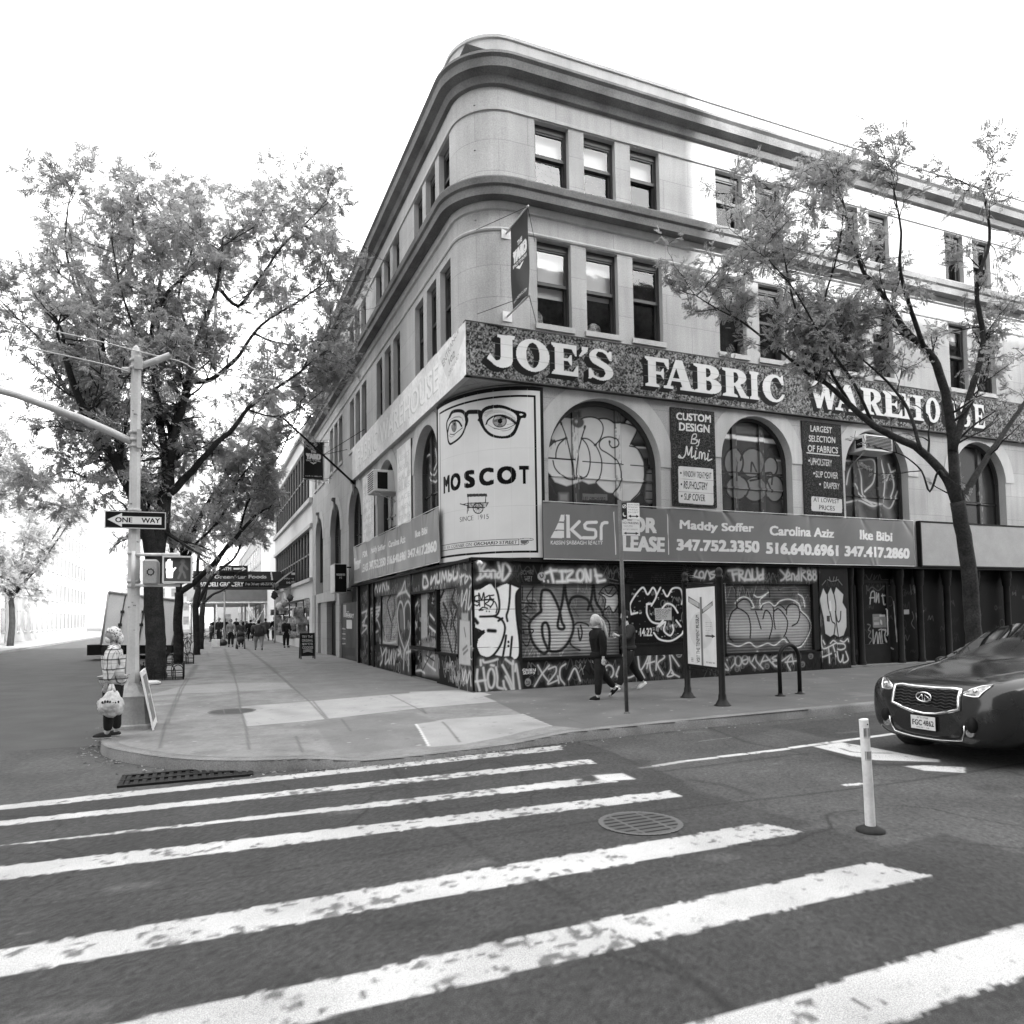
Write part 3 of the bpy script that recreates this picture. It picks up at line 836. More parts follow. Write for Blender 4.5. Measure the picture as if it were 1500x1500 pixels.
# ------------------------------------------------------------------ ground storey of the avenue face
def ell(cx, cy, rx, ry, n=20, a0=0, a1=6.2832): return [(cx + rx * math.cos(t), cy + ry * math.sin(t)) for t in np.linspace(a0, a1, n)]
def flat(L): return [v for p in L for v in p]
def S(P, C, wd, val, lists, al=1., soft=.35, smooth=True):
    for L in lists:
        q = C(*L)
        if soft >= .5 and val >= .3: P.stroke(q, wd * 2.6, val, .16, .9, smooth)      # overspray
        P.stroke(q, wd, min(val * 1.25, .72) if soft >= .4 and val > .2 else val, min(1, al * 1.1), soft, smooth)
        if soft >= .5 and val >= .3 and wd > .03:
            for p in q[::3]:
                if (p[0] * 37.7) % 1 < .35: P.stroke([p, (p[0] + .004, p[1] - .06 - .25 * ((p[0] * 91.3) % 1))], .011, val * .8, .7, .5, False)
def scribbles(P, rg, n, u0, u1, z0, z1, vals, h=.22):
    for _ in range(n):                               # older tags, half covered
        u, z = rg.uniform(u0, u1), rg.uniform(z0, z1); k = h * rg.uniform(.5, 1.5); L = []
        for j in range(int(rg.integers(5, 12))): L.append((u + j * k * .28 + rg.normal(0, k * .12), z + (k * .5 if j % 2 else -k * .5) * rg.uniform(.3, 1.1)))
        P.stroke(L, rg.uniform(.012, .03), rg.choice(vals), rg.uniform(.5, .9), .6)
        if rg.random() < .3: P.stroke(ell(u, z, k * .5, k * .6, 12), rg.uniform(.012, .028), rg.choice(vals), rg.uniform(.4, .8), .6)
K_, W_ = .016, .70
def draw_R(P, d):
    f = RP(d)
    cP, cS1, cS2, c7, c8, cD = Crop(690, 815, 7.5, f), Crop(760, 825, 9.375, f), Crop(1055, 825, 7.5, f), Crop(680, 800, 4.4118, f), Crop(1000, 800, 4.1667, f), Crop(1235, 830, 9.375, f)
    rg = np.random.default_rng(77)
    scribbles(P, rg, 26, 1.2, 5.6, .05, .6, [.06, .09, .14, .004]); scribbles(P, rg, 22, 6, 10, .05, .55, [.06, .09, .13, .004]); scribbles(P, rg, 26, 1.2, 9.9, 2.48, 2.88, [.04, .06, .1], .18)
    scribbles(P, rg, 16, 0, 1.0, .1, 2.8, [.05, .09, .01]); scribbles(P, rg, 22, 10.25, 11.0, .1, 2.7, [.05, .09, .14, .004], .16); scribbles(P, rg, 18, 1.2, 3.5, .8, 2.3, [.05, .22, .3], .3); scribbles(P, rg, 26, 7.05, 9.7, .7, 2.4, [.02, .14, .22], .26)
    scribbles(P, rg, 20, 5.75, 6.9, .6, 2.4, [.05, .12, .3, .45], .26); scribbles(P, rg, 60, 11.35, 20, .4, 2.6, [.02, .035, .06, .10], .2); scribbles(P, rg, 14, 4.1, 5.5, 1, 2.3, [.1, .2, .3], .14)
    # corner pillar: white throw-up with black outline
    P.fill(cP(40, 350, 100, 362, 215, 295, 265, 335, 395, 300, 440, 310, 525, 350, 495, 450, 500, 650, 530, 900, 535, 1060, 510, 1125, 470, 1130, 430, 1100, 350, 1105, 260, 1090, 180, 1110, 100, 1080, 65, 980, 80, 910, 160, 832, 50, 780, 40, 700), .72)
    S(P, cP, .11, K_, [(36, 345, 80, 340, 170, 280, 240, 285), (270, 325, 380, 270, 425, 285), (30, 960, 38, 1040, 60, 1090)])
    S(P, cP, .055, K_, [(440, 300, 490, 322, 535, 335), (240, 310, 285, 380, 310, 500, 305, 600, 270, 650, 190, 660, 100, 662), (430, 300, 425, 450, 410, 580, 390, 650, 400, 710),
        (530, 360, 495, 430, 500, 650, 530, 900, 535, 1060, 515, 1120, 475, 1145, 435, 1110, 350, 1112, 260, 1095), (255, 660, 330, 690, 370, 760, 365, 850, 320, 980, 250, 1080, 180, 1118, 100, 1092, 55, 1010, 50, 930, 90, 850, 140, 820),
        (385, 870, 370, 980, 350, 1100), (450, 885, 440, 1000, 430, 1105), (300, 708, 345, 680), (410, 938, 411, 942), (410, 983, 411, 987)])
    S(P, cP, .085, K_, [(190, 815, 265, 820), (40, 690, 70, 730)])
    S(P, cP, .032, K_, [(92, 430, 45, 440, 45, 490, 88, 510, 70, 542, 38, 530), (95, 545, 85, 405, 115, 480, 140, 400, 150, 545), (160, 450, 205, 430, 195, 490, 160, 520, 205, 548), (250, 425, 205, 440, 245, 500, 210, 565), (150, 470, 250, 490, 285, 560, 275, 620),
        (90, 592, 130, 560, 180, 570), (90, 592, 130, 590), (170, 602, 171, 604), (200, 604, 201, 606), (30, 490, 250, 470)])
    S(P, cP, .052, .5, [(88, 90, 105, 200, 70, 255), (85, 90, 150, 80, 120, 150, 165, 190, 100, 245), flat(ell(185, 190, 26, 34)), (225, 232, 225, 165, 262, 165, 265, 232), (315, 170, 285, 200, 300, 235, 325, 200, 298, 65), (352, 80, 348, 262, 430, 165, 385, 80, 350, 92)], .85, .9)
    S(P, cP, .075, .62, [(62, 55, 68, 57)], 1, .5)
    S(P, cP, .048, .46, [(70, 1245, 65, 1350, 95, 1470), (135, 1225, 150, 1350, 172, 1470), (50, 1375, 160, 1360), flat(ell(222, 1340, 38, 105)), (275, 1220, 290, 1330, 290, 1430, 352, 1455), (345, 1195, 410, 1320, 470, 1460), (455, 1170, 460, 1300, 470, 1450),
        (485, 1260, 495, 1185, 520, 1330, 540, 1470), (380, 1320, 420, 1400, 450, 1470), (355, 1370, 365, 1430, 385, 1465), (130, 1140, 150, 1165, 230, 1150, 290, 1130), (220, 1195, 250, 1200), (380, 1130, 455, 1185, 462, 1150), (105, 1140, 108, 1195)], .85, .7)
    S(P, cP, .010, .02, [(0, 176, 560, 178), (0, 580, 560, 580), (0, 1000, 560, 1000)], .8, .3, False)
    # first shutter
    P.fill(cS1(330, 390, 440, 400, 520, 560, 565, 650, 600, 580, 640, 545, 690, 640, 745, 800, 740, 950, 660, 1120, 560, 1200, 440, 1210, 330, 1225, 230, 1150, 170, 1030, 150, 850, 230, 740, 310, 660), .42, .9, .1)
    P.fill(cS1(760, 840, 950, 830, 1100, 860, 1240, 820, 1250, 1000, 1150, 1150, 850, 1190, 720, 1090), .34, .8, .1)
    P.fill(cS1(1140, 440, 1200, 500, 1185, 620, 1240, 590, 1300, 670, 1360, 560, 1370, 420, 1290, 450, 1180, 410), .5, .85, .02)
    S(P, cS1, .072, .022, [(310, 650, 300, 560, 315, 400, 350, 365, 430, 385, 500, 500, 560, 650, 590, 800, 625, 870, 610, 905, 560, 900, 535, 850, 560, 700, 600, 520, 625, 310), (635, 310, 650, 450, 690, 620, 745, 800, 745, 930, 690, 1070, 600, 1180, 500, 1215, 420, 1190, 425, 1050, 415, 900, 380, 820, 335, 830, 320, 900, 340, 1040, 400, 1180),
        (410, 1190, 350, 1240, 270, 1190, 190, 1080, 150, 930, 150, 820, 220, 730, 300, 670), (690, 560, 730, 480, 820, 455, 930, 490, 985, 540, 1020, 310), (1030, 310, 1060, 520, 1130, 640, 1160, 700), (980, 540, 950, 640), (985, 560, 1020, 650)])
    S(P, cS1, .045, .025, [(760, 850, 820, 815, 920, 830, 960, 860), (850, 855, 870, 960, 840, 1060, 815, 900), (745, 930, 705, 1080, 750, 1150, 840, 1195), (1150, 720, 1230, 800, 1250, 900, 1240, 1000)])
    S(P, cS1, .032, .03, [(50, 330, 50, 500), (200, 330, 110, 480, 180, 540, 195, 330), (20, 540, 230, 560), (130, 570, 190, 620), (40, 640, 120, 600, 110, 680, 50, 690, 180, 780), (40, 720, 40, 900), (60, 760, 150, 830), (30, 910, 190, 910, 180, 960, 90, 980, 60, 930), (30, 1040, 110, 1140, 160, 1030),
        (1100, 420, 1170, 330, 1300, 300, 1360, 380), (1100, 420, 1190, 490, 1180, 640, 1240, 590, 1300, 680, 1370, 560, 1360, 420), (1130, 400, 1260, 460, 1340, 390), (1180, 350, 1230, 420, 1290, 340), (1150, 670, 1190, 620)])
    # sign board over it
    S(P, cS1, .062, .58, [(370, 135, 450, 105, 520, 100), (435, 80, 475, 258), (560, 110, 640, 108), (590, 115, 600, 250), (525, 256, 670, 250), (650, 112, 740, 110, 660, 220, 810, 240), flat(ell(845, 170, 45, 75)), (930, 248, 910, 90), (910, 95, 980, 245, 985, 100), (1045, 90, 1085, 252), (1055, 170, 1130, 172), (1085, 252, 1180, 235)], .9, .9)
    P.fill(cS1(*flat(ell(315, 180, 58, 58))), .38, .9, .01)
    S(P, cS1, .03, .05, [(290, 160, 300, 190), (330, 150, 335, 175), (310, 200, 330, 190)], .9)
    S(P, cS1, .04, .55, [(343, 240, 346, 250), (400, 240, 405, 260)], .9, .6)
    q = cS1(75, 180, 185, 180, 185, 250, 80, 250); P.quadtext('WEST', *q, .16)
    q = cS1(20, 100, 200, 90, 210, 150, 25, 160); P.quadtext('BOMBE', *q, .10, shear=.3)
    S(P, cS1, .02, .09, [(1200, 120, 1230, 200, 1260, 100, 1290, 220, 1320, 110), (1200, 200, 1360, 240), (1240, 260, 1400, 290)], .8)
    # low wall
    S(P, c7, .036, .42, [(475, 770, 510, 830, 545, 875), (550, 770, 500, 830, 455, 905), (545, 795, 590, 780, 590, 820, 540, 890, 600, 868), (605, 840, 612, 885), (655, 762, 622, 790, 620, 850, 648, 892), (675, 862, 715, 790, 750, 870), flat(ell(935, 810, 30, 42)), (860, 820, 920, 800), (1000, 780, 985, 840, 1060, 850, 1110, 830),
        (1120, 690, 1190, 698, 1140, 800, 1120, 690), (1140, 800, 1165, 850), (1205, 680, 1200, 780, 1215, 838), (1205, 680, 1180, 790), (1180, 760, 1230, 745), (1245, 670, 1295, 715, 1250, 760, 1285, 830), (1245, 670, 1240, 800), (1325, 680, 1335, 790, 1312, 840, 1352, 832, 1335, 790), (1325, 680, 1388, 775), (1340, 820, 1390, 845)], .85, .6)
    S(P, c7, .018, .22, [(720, 770, 740, 790, 750, 760, 760, 800, 780, 770), (740, 820, 760, 790, 770, 830)], .8)
    q = c7(375, 792, 462, 790, 462, 810, 378, 812); P.quadtext('GREEN', *q, .6, bold=.03)
    q = c7(378, 813, 460, 811, 455, 828, 382, 830); P.quadtext('SERIES', *q, .55, bold=.03)
    for x, y in ((412, 880), (1388, 695)):
        P.fill(c7(*flat(ell(x, y, 20, 26))), .28, .85, .01); S(P, c7, .03, .04, [(x - 8, y - 8, x - 6, y), (x + 6, y - 4, x + 8, y + 4), (x - 8, y + 14, x + 8, y + 12)], .8)
    # black board of stickers
    rg = np.random.default_rng(8)
    for _ in range(75):
        x, y = rg.uniform(1075, 1410), rg.uniform(270, 600); w, h = rg.uniform(4, 15), rg.uniform(4, 12)
        P.fill(c7(x, y, x + w, y + rg.uniform(-3, 3), x + w, y + h, x, y + h), rg.choice([.06, .12, .2, .3, .45]), .8)
    P.fill(c7(1230, 402, 1340, 398, 1342, 476, 1235, 478), .42, .9)
    for k in range(5): q = c7(1238, 408 + k * 13, 1335 - k * 8, 406 + k * 13, 1335 - k * 8, 415 + k * 13, 1240, 417 + k * 13); P.quadtext(['SPACE', 'FOR RENT', 'CALL NOW', 'OFFICE', 'LOFTS'][k], *q, .1)
    S(P, c7, .042, .62, [(1080, 440, 1075, 370, 1150, 268, 1185, 312, 1220, 268, 1242, 320, 1210, 385), (1242, 320, 1268, 268), (1285, 285, 1312, 325, 1345, 275, 1395, 275, 1412, 330, 1405, 375), (1080, 440, 1120, 430), (1180, 375, 1182, 440, 1215, 490, 1270, 500, 1285, 480, 1250, 520), (1180, 375, 1215, 372),
        (1280, 400, 1310, 372, 1350, 385, 1380, 430), (1260, 520, 1300, 490, 1290, 545, 1330, 578, 1352, 545, 1345, 510), (1225, 560, 1262, 602, 1335, 612, 1400, 575, 1415, 550), (1370, 480, 1400, 520)], .92, .4)
    q = c7(1135, 530, 1215, 528, 1215, 580, 1138, 582); P.quadtext('14.22', *q, .62, bold=.02)
    # second sign board
    S(P, c8, .042, .40, [(25, 150, 55, 195, 85, 150), (50, 180, 100, 192), flat(ell(115, 175, 14, 20)), (133, 197, 150, 150, 170, 192), (200, 152, 165, 165, 198, 180, 168, 202), (130, 235, 180, 232)], .85, .8)
    S(P, cS2, .06, .44, [(130, 85, 150, 185), (90, 82, 185, 70), (140, 125, 185, 115), (205, 75, 210, 185), (205, 75, 248, 88, 238, 125, 212, 130, 268, 185), (270, 185, 305, 75, 345, 180), (270, 182, 345, 180), (352, 70, 355, 160, 385, 182, 410, 150, 405, 60), (470, 70, 468, 172), (470, 125, 430, 140, 430, 180, 470, 165)], .85, .8)
    S(P, cS2, .05, .34, [(660, 75, 712, 130), (745, 70, 705, 165, 668, 190), (722, 160, 765, 128, 742, 98, 728, 180, 775, 170), (785, 182, 787, 120, 812, 128, 818, 182), (855, 130, 832, 160, 852, 180, 862, 60, 868, 182), (888, 60, 892, 190), (888, 70, 935, 88, 902, 122, 945, 180), flat(ell(975, 100, 16, 22)), flat(ell(985, 155, 20, 28)), flat(ell(1035, 98, 14, 22)), flat(ell(1038, 155, 18, 30))], .85, .8)
    q = cS2(490, 120, 640, 120, 640, 185, 490, 185); P.quadtext('DWM', *q, .045)
    # second shutter
    P.fill(cS2(95, 620, 110, 560, 180, 490, 200, 420, 260, 390, 330, 440, 350, 500, 450, 490, 480, 440, 540, 440, 590, 480, 650, 460, 720, 500, 780, 450, 850, 470, 880, 530, 960, 600, 990, 680, 960, 800, 880, 910, 780, 900, 700, 830, 620, 890, 520, 850, 400, 880, 330, 840, 220, 890, 130, 860, 95, 800), .30, .8, .09)
    S(P, cS2, .5, .34, [(200, 700, 300, 740, 420, 700, 640, 640, 830, 600)], .45, .8)
    S(P, cS2, .2, .045, [(120, 845, 300, 860, 520, 855, 640, 830), (600, 420, 700, 430, 760, 420)], .75, .6)
    S(P, cS2, .04, .018, [(185, 490, 250, 520, 310, 580, 335, 700, 330, 820), (95, 640, 130, 540, 185, 490, 190, 440, 260, 395, 320, 420, 350, 490), (95, 640, 95, 800, 140, 860), (390, 530, 420, 620, 450, 720), (340, 505, 460, 510), (470, 610, 500, 520, 550, 560, 575, 680, 540, 830), (450, 510, 480, 450, 540, 435, 585, 490, 588, 600, 605, 720),
        (590, 530, 640, 500, 700, 560, 740, 640, 730, 740, 700, 810), (730, 560, 735, 490, 780, 450, 850, 470, 875, 560, 850, 650, 790, 690), (880, 530, 960, 610, 985, 700, 950, 820, 870, 910, 790, 900, 720, 810), (600, 480, 660, 460, 730, 520)])
    S(P, cS2, .03, .5, [(85, 875, 200, 912, 320, 870, 400, 922, 520, 880, 600, 902, 700, 835, 770, 912, 880, 920, 960, 810, 1000, 690, 960, 590, 890, 520, 860, 440, 760, 395, 660, 415, 600, 470, 540, 428, 470, 450, 440, 490), (165, 440, 200, 395, 260, 368, 330, 400, 372, 480, 350, 490), (372, 350, 410, 372, 470, 360, 530, 320), (440, 470, 440, 400, 500, 350), (860, 340, 910, 380, 930, 480)], .8, .5)
    S(P, cS2, .03, .16, [(200, 260, 230, 300, 220, 240), (310, 290, 330, 320, 350, 280, 360, 320), (450, 240, 470, 290, 490, 240), (580, 270, 650, 290, 700, 270, 820, 260), (690, 320, 860, 310), (70, 270, 130, 250), (810, 240, 860, 290)], .7, .8)
    S(P, cS2, .035, .02, [(150, 260, 170, 300, 180, 480), (520, 270, 540, 300, 545, 370), (640, 290, 650, 300)], .8)
    # second pillar
    pl = cS2(1130, 255, 1168, 330, 1178, 330, 1215, 250, 1245, 330, 1270, 250, 1360, 340, 1350, 430, 1390, 500, 1395, 700, 1360, 800, 1300, 822, 1250, 790, 1210, 818, 1150, 780, 1130, 600, 1085, 400)
    P.fill(pl, .40); P.stroke(pl + pl[:1], .05, .015, 1, .35, False)
    S(P, cS2, .04, .015, [(1175, 330, 1185, 450, 1210, 560, 1230, 640, 1262, 675, 1250, 790), (1248, 330, 1270, 460, 1270, 600, 1300, 820), (1265, 530, 1290, 640, 1318, 620, 1325, 530)])
    P.fill(cS2(1170, 580, 1205, 580, 1205, 640, 1170, 640), .05); P.fill(cS2(1195, 420, 1215, 410, 1225, 520, 1200, 530), .6, .7)
    S(P, cS2, .035, .40, [(1110, 800, 1115, 900, 1150, 938, 1280, 872), (1120, 970, 1120, 1030, 1222, 992), (1190, 920, 1202, 1095), (1240, 900, 1260, 970), (1285, 882, 1360, 888, 1372, 930, 1330, 950, 1290, 945), (1285, 970, 1300, 1060, 1325, 1085, 1345, 1040, 1350, 1010, 1352, 1090, 1405, 1060, 1380, 970), (1265, 1000, 1272, 1025), (1210, 880, 1240, 850, 1265, 860), (1320, 850, 1360, 865, 1400, 830, 1410, 860), (1130, 850, 1150, 890), (1095, 580, 1100, 690)], .9, .6)
    S(P, cS2, .02, .16, [(1180, 180, 1230, 200, 1300, 180), (1200, 150, 1210, 200), (1250, 150, 1240, 200), (1280, 150, 1270, 200), (1120, 240, 1160, 190), (1300, 190, 1340, 240), (1010, 400, 1060, 380, 1020, 480, 1070, 470, 1030, 560, 1060, 640, 1020, 700, 1070, 760)], .8, .5)
    S(P, cS2, .04, .34, [(100, 1030, 150, 1020, 165, 1085, 120, 1150), flat(ell(198, 1075, 35, 55)), flat(ell(272, 1062, 34, 48)), (238, 1075, 305, 1050), (320, 1030, 330, 1085, 385, 1150), (350, 1080, 410, 970, 392, 1060, 470, 1160), (490, 1000, 438, 1120), (490, 1000, 560, 1090, 640, 1150), (455, 1082, 545, 1060), (640, 1005, 570, 1045, 632, 1068, 578, 1080, 600, 1132, 645, 1120),
        (680, 1072, 785, 1000, 735, 1090, 770, 1175), (785, 1005, 805, 1105), (715, 1088, 855, 1070), (410, 970, 413, 975), (50, 1100, 90, 1160), (75, 1060, 78, 1066), (40, 1165, 90, 1175)], .85, .6)
    for x, y in ((185, 1160), (515, 1130), (905, 1110), (995, 1020)):
        P.fill(cS2(*flat(ell(x, y, 28, 34))), .17, .8, .015); S(P, cS2, .03, .03, [(x - 10, y - 8, x - 6, y), (x + 6, y - 6, x + 10, y + 2), (x - 8, y + 16, x + 8, y + 14)], .8)
    P.fill(cS2(20, 225, 60, 220, 60, 330, 22, 330), .5, .8); P.fill(cS2(25, 740, 65, 760, 60, 830, 30, 870), .5, .8); P.fill(cS2(30, 920, 60, 940, 55, 1000, 35, 1000), .45, .8)
    # dark entrance
    S(P, cD, .034, .24, [(370, 515, 385, 360, 432, 350, 432, 482), (365, 430, 432, 425), (458, 360, 452, 490, 485, 370, 492, 492), (540, 380, 562, 520, 610, 480, 585, 400, 528, 402), (410, 870, 420, 1062, 460, 900, 480, 1080, 500, 900, 520, 1060), (540, 1040, 530, 880, 590, 870, 570, 950, 620, 1060), flat(ell(600, 960, 25, 75)), (405, 1140, 530, 1062, 690, 1132), (455, 1120, 470, 1185), (565, 1090, 570, 1130), (490, 870, 530, 860, 580, 880)], .9, .5)
    P.fill(cD(405, 655, 580, 655, 605, 840, 415, 840), .16, .9); P.fill(cD(500, 660, 575, 655, 575, 690, 500, 690), .38, .9); P.fill(cD(420, 760, 500, 760, 500, 800, 420, 800), .3, .8); P.fill(cD(510, 730, 530, 730, 540, 800, 515, 790), .4, .9)
    for k in range(4): S(P, cD, .012, .3, [(420, 680 + k * 22, 490, 680 + k * 22)], .6)
    S(P, cD, .03, .3, [(695, 480, 740, 1032)], .9, .3)
    for a, b, c, d_ in ((780, 895, 832, 960), (790, 985, 838, 1078), (798, 1090, 848, 1138)): P.fill(cD(a, b, c, b, c, d_, a, d_), .26, .9)
    P.fill(cD(835, 592, 905, 590, 905, 650, 838, 652), .30, .9); P.fill(cD(755, 595, 785, 595, 785, 620, 755, 620), .36, .9)
    S(P, cD, .03, .07, [(310, 110, 360, 180, 400, 100), (430, 120, 420, 180, 470, 120), (480, 180, 500, 110, 530, 180, 620, 180), (320, 260, 340, 330, 400, 280, 480, 330, 560, 270, 640, 260)], .9, .6)
    S(P, cD, .026, .15, [(335, 790, 375, 810, 345, 870, 380, 890, 350, 960, 395, 1000, 360, 1060, 365, 1100), (200, 260, 215, 310), (240, 600, 215, 660, 250, 700, 230, 760), (750, 390, 790, 440, 740, 430, 800, 460), (780, 640, 760, 720, 800, 750), (920, 250, 940, 380), (970, 260, 985, 360), (950, 620, 970, 700, 940, 780, 980, 850), (1000, 640, 1030, 820), (1090, 580, 1080, 700, 1110, 600), (1095, 750, 1110, 790)], .8, .5)
    P.fill(cD(245, 1060, 285, 1060, 280, 1140, 250, 1140), .2, .8)

def panel(name, u0, u1, z0, z1, d, base, mat=BOARD, face='R', res=.0125, prof=None, mott=(.75, 1.25), cell=30, dr=None, seed=1):
    P = Paint(u0, u1, z0, z1, res, base)
    P.mottle(cell, *mott, seed=seed)
    (dr or (draw_R if face == 'R' else draw_L))(P, d)
    return P.mesh(name, (posR if face == 'R' else posL)(d), mat, BLD, prof)
SLAT = lambda X, Z: .016 * (1 - np.abs(np.sin(Z * math.pi / .075)) ** .6)
panel('corner_pillar', 0, 1.18, -.15, 2.95, -.04, .022, seed=2)
panel('roll_shutter', 1.18, 3.82, .70, 2.42, .07, .13, prof=SLAT, seed=3)
panel('sign_panel', 1.18, 6.1, 2.42, 2.92, -.01, .010, seed=4)
panel('low_wall', 1.18, 6.1, -.15, .66, -.02, .020, seed=5)
panel('sticker_board', 4.09, 5.72, .97, 2.38, .0, .006, seed=6)
panel('roll_shutter', 7.0, 10.0, .62, 2.45, .07, .065, prof=SLAT, seed=7)
panel('sign_panel', 6.1, 10.22, 2.45, 2.92, -.01, .008, seed=8)
panel('low_wall', 6.1, 10.22, -.15, .60, -.02, .015, seed=9)
panel('shop_pillar', 10.22, 11.3, -.15, 2.95, -.04, .015, seed=10)
panel('entrance_front', 11.3, 24.9, -.1, 2.95,   .34, .006, res=.02, seed=11)
for x0, x1, z0, z1, y0, y1 in ((1.18, 3.82, .66, .72, -.06, .1), (3.82, 4.09, .66, 2.42, -.03, .1), (4.05, 5.76, .92, .97, -.03, .06), (4.05, 5.76, 2.38, 2.42, -.02, .06), (5.72, 7.0, .6, 2.45, -.015, .1), (6.97, 10.02, .58, .64, -.06, .1), (10.0, 10.22, .64, 2.45, -.02, .1),
                              (3.82, 5.72, .66, .92, -.01, .06), (1.14, 24.9, 2.92, 2.985, -.10, .1), (-.06, 1.2, 2.93, 3.0, -.12, .1)):
    m = MB(); m.box(x0, y0, z0, x1, y1, z1); m.build('shopfront_rail', DARK, BLD)
m = MB()                                             # louvre above the sticker board
for k in range(9): m.prism([(4.0, -.02, 2.47 + k * .05), (4.0, -.05, 2.455 + k * .05), (4.0, -.05, 2.47 + k * .05), (4.0, -.02, 2.485 + k * .05)], (2.0, 0, 0))
m.build('louvre', DARK, BLD)
for x in (11.55, 11.95, 13.55, 14.4, 15.6, 16.9, 18.4, 20.2):      # cast iron columns and bases of the dark entrance
    m = MB(); m.lathe((x, .16, -.1), [(.14, 0), (.14, .22), (.11, .26), (.12, .32), (.095, .36), (.09, 2.5), (.12, 2.56), (.13, 2.75), (.15, 2.8), (.15, 3.05)], 14)
    m.build('iron_column', DARK, BLD)
m = MB(); m.box(12.12, .30, 0.06, 13.28, .335, .72); m.box(12.1, .31, .06, 12.2, .33, 2.6); m.box(13.2, .31, .06, 13.3, .33, 2.6); m.box(12.2, .31, 2.5, 13.2, .33, 2.6); dr = m.build('door', DARK, BLD)
m = MB(); m.tube([(13.12, .27, .95), (13.12, .24, 1.0), (13.12, .24, 1.7), (13.12, .27, 1.75)], .018, 8); m.build('handle', STEEL, dr)
m = MB(); m.box(11.3, -.05, -.15, XR, .34, .05 + .1); m.build('door_step', gm('stone_step', .16, .9, .3), BLD)
m = MB(); m.box(11.3, .0, 2.93, XR, .36, 2.96); m.build('shopfront_rail', DARK, BLD)

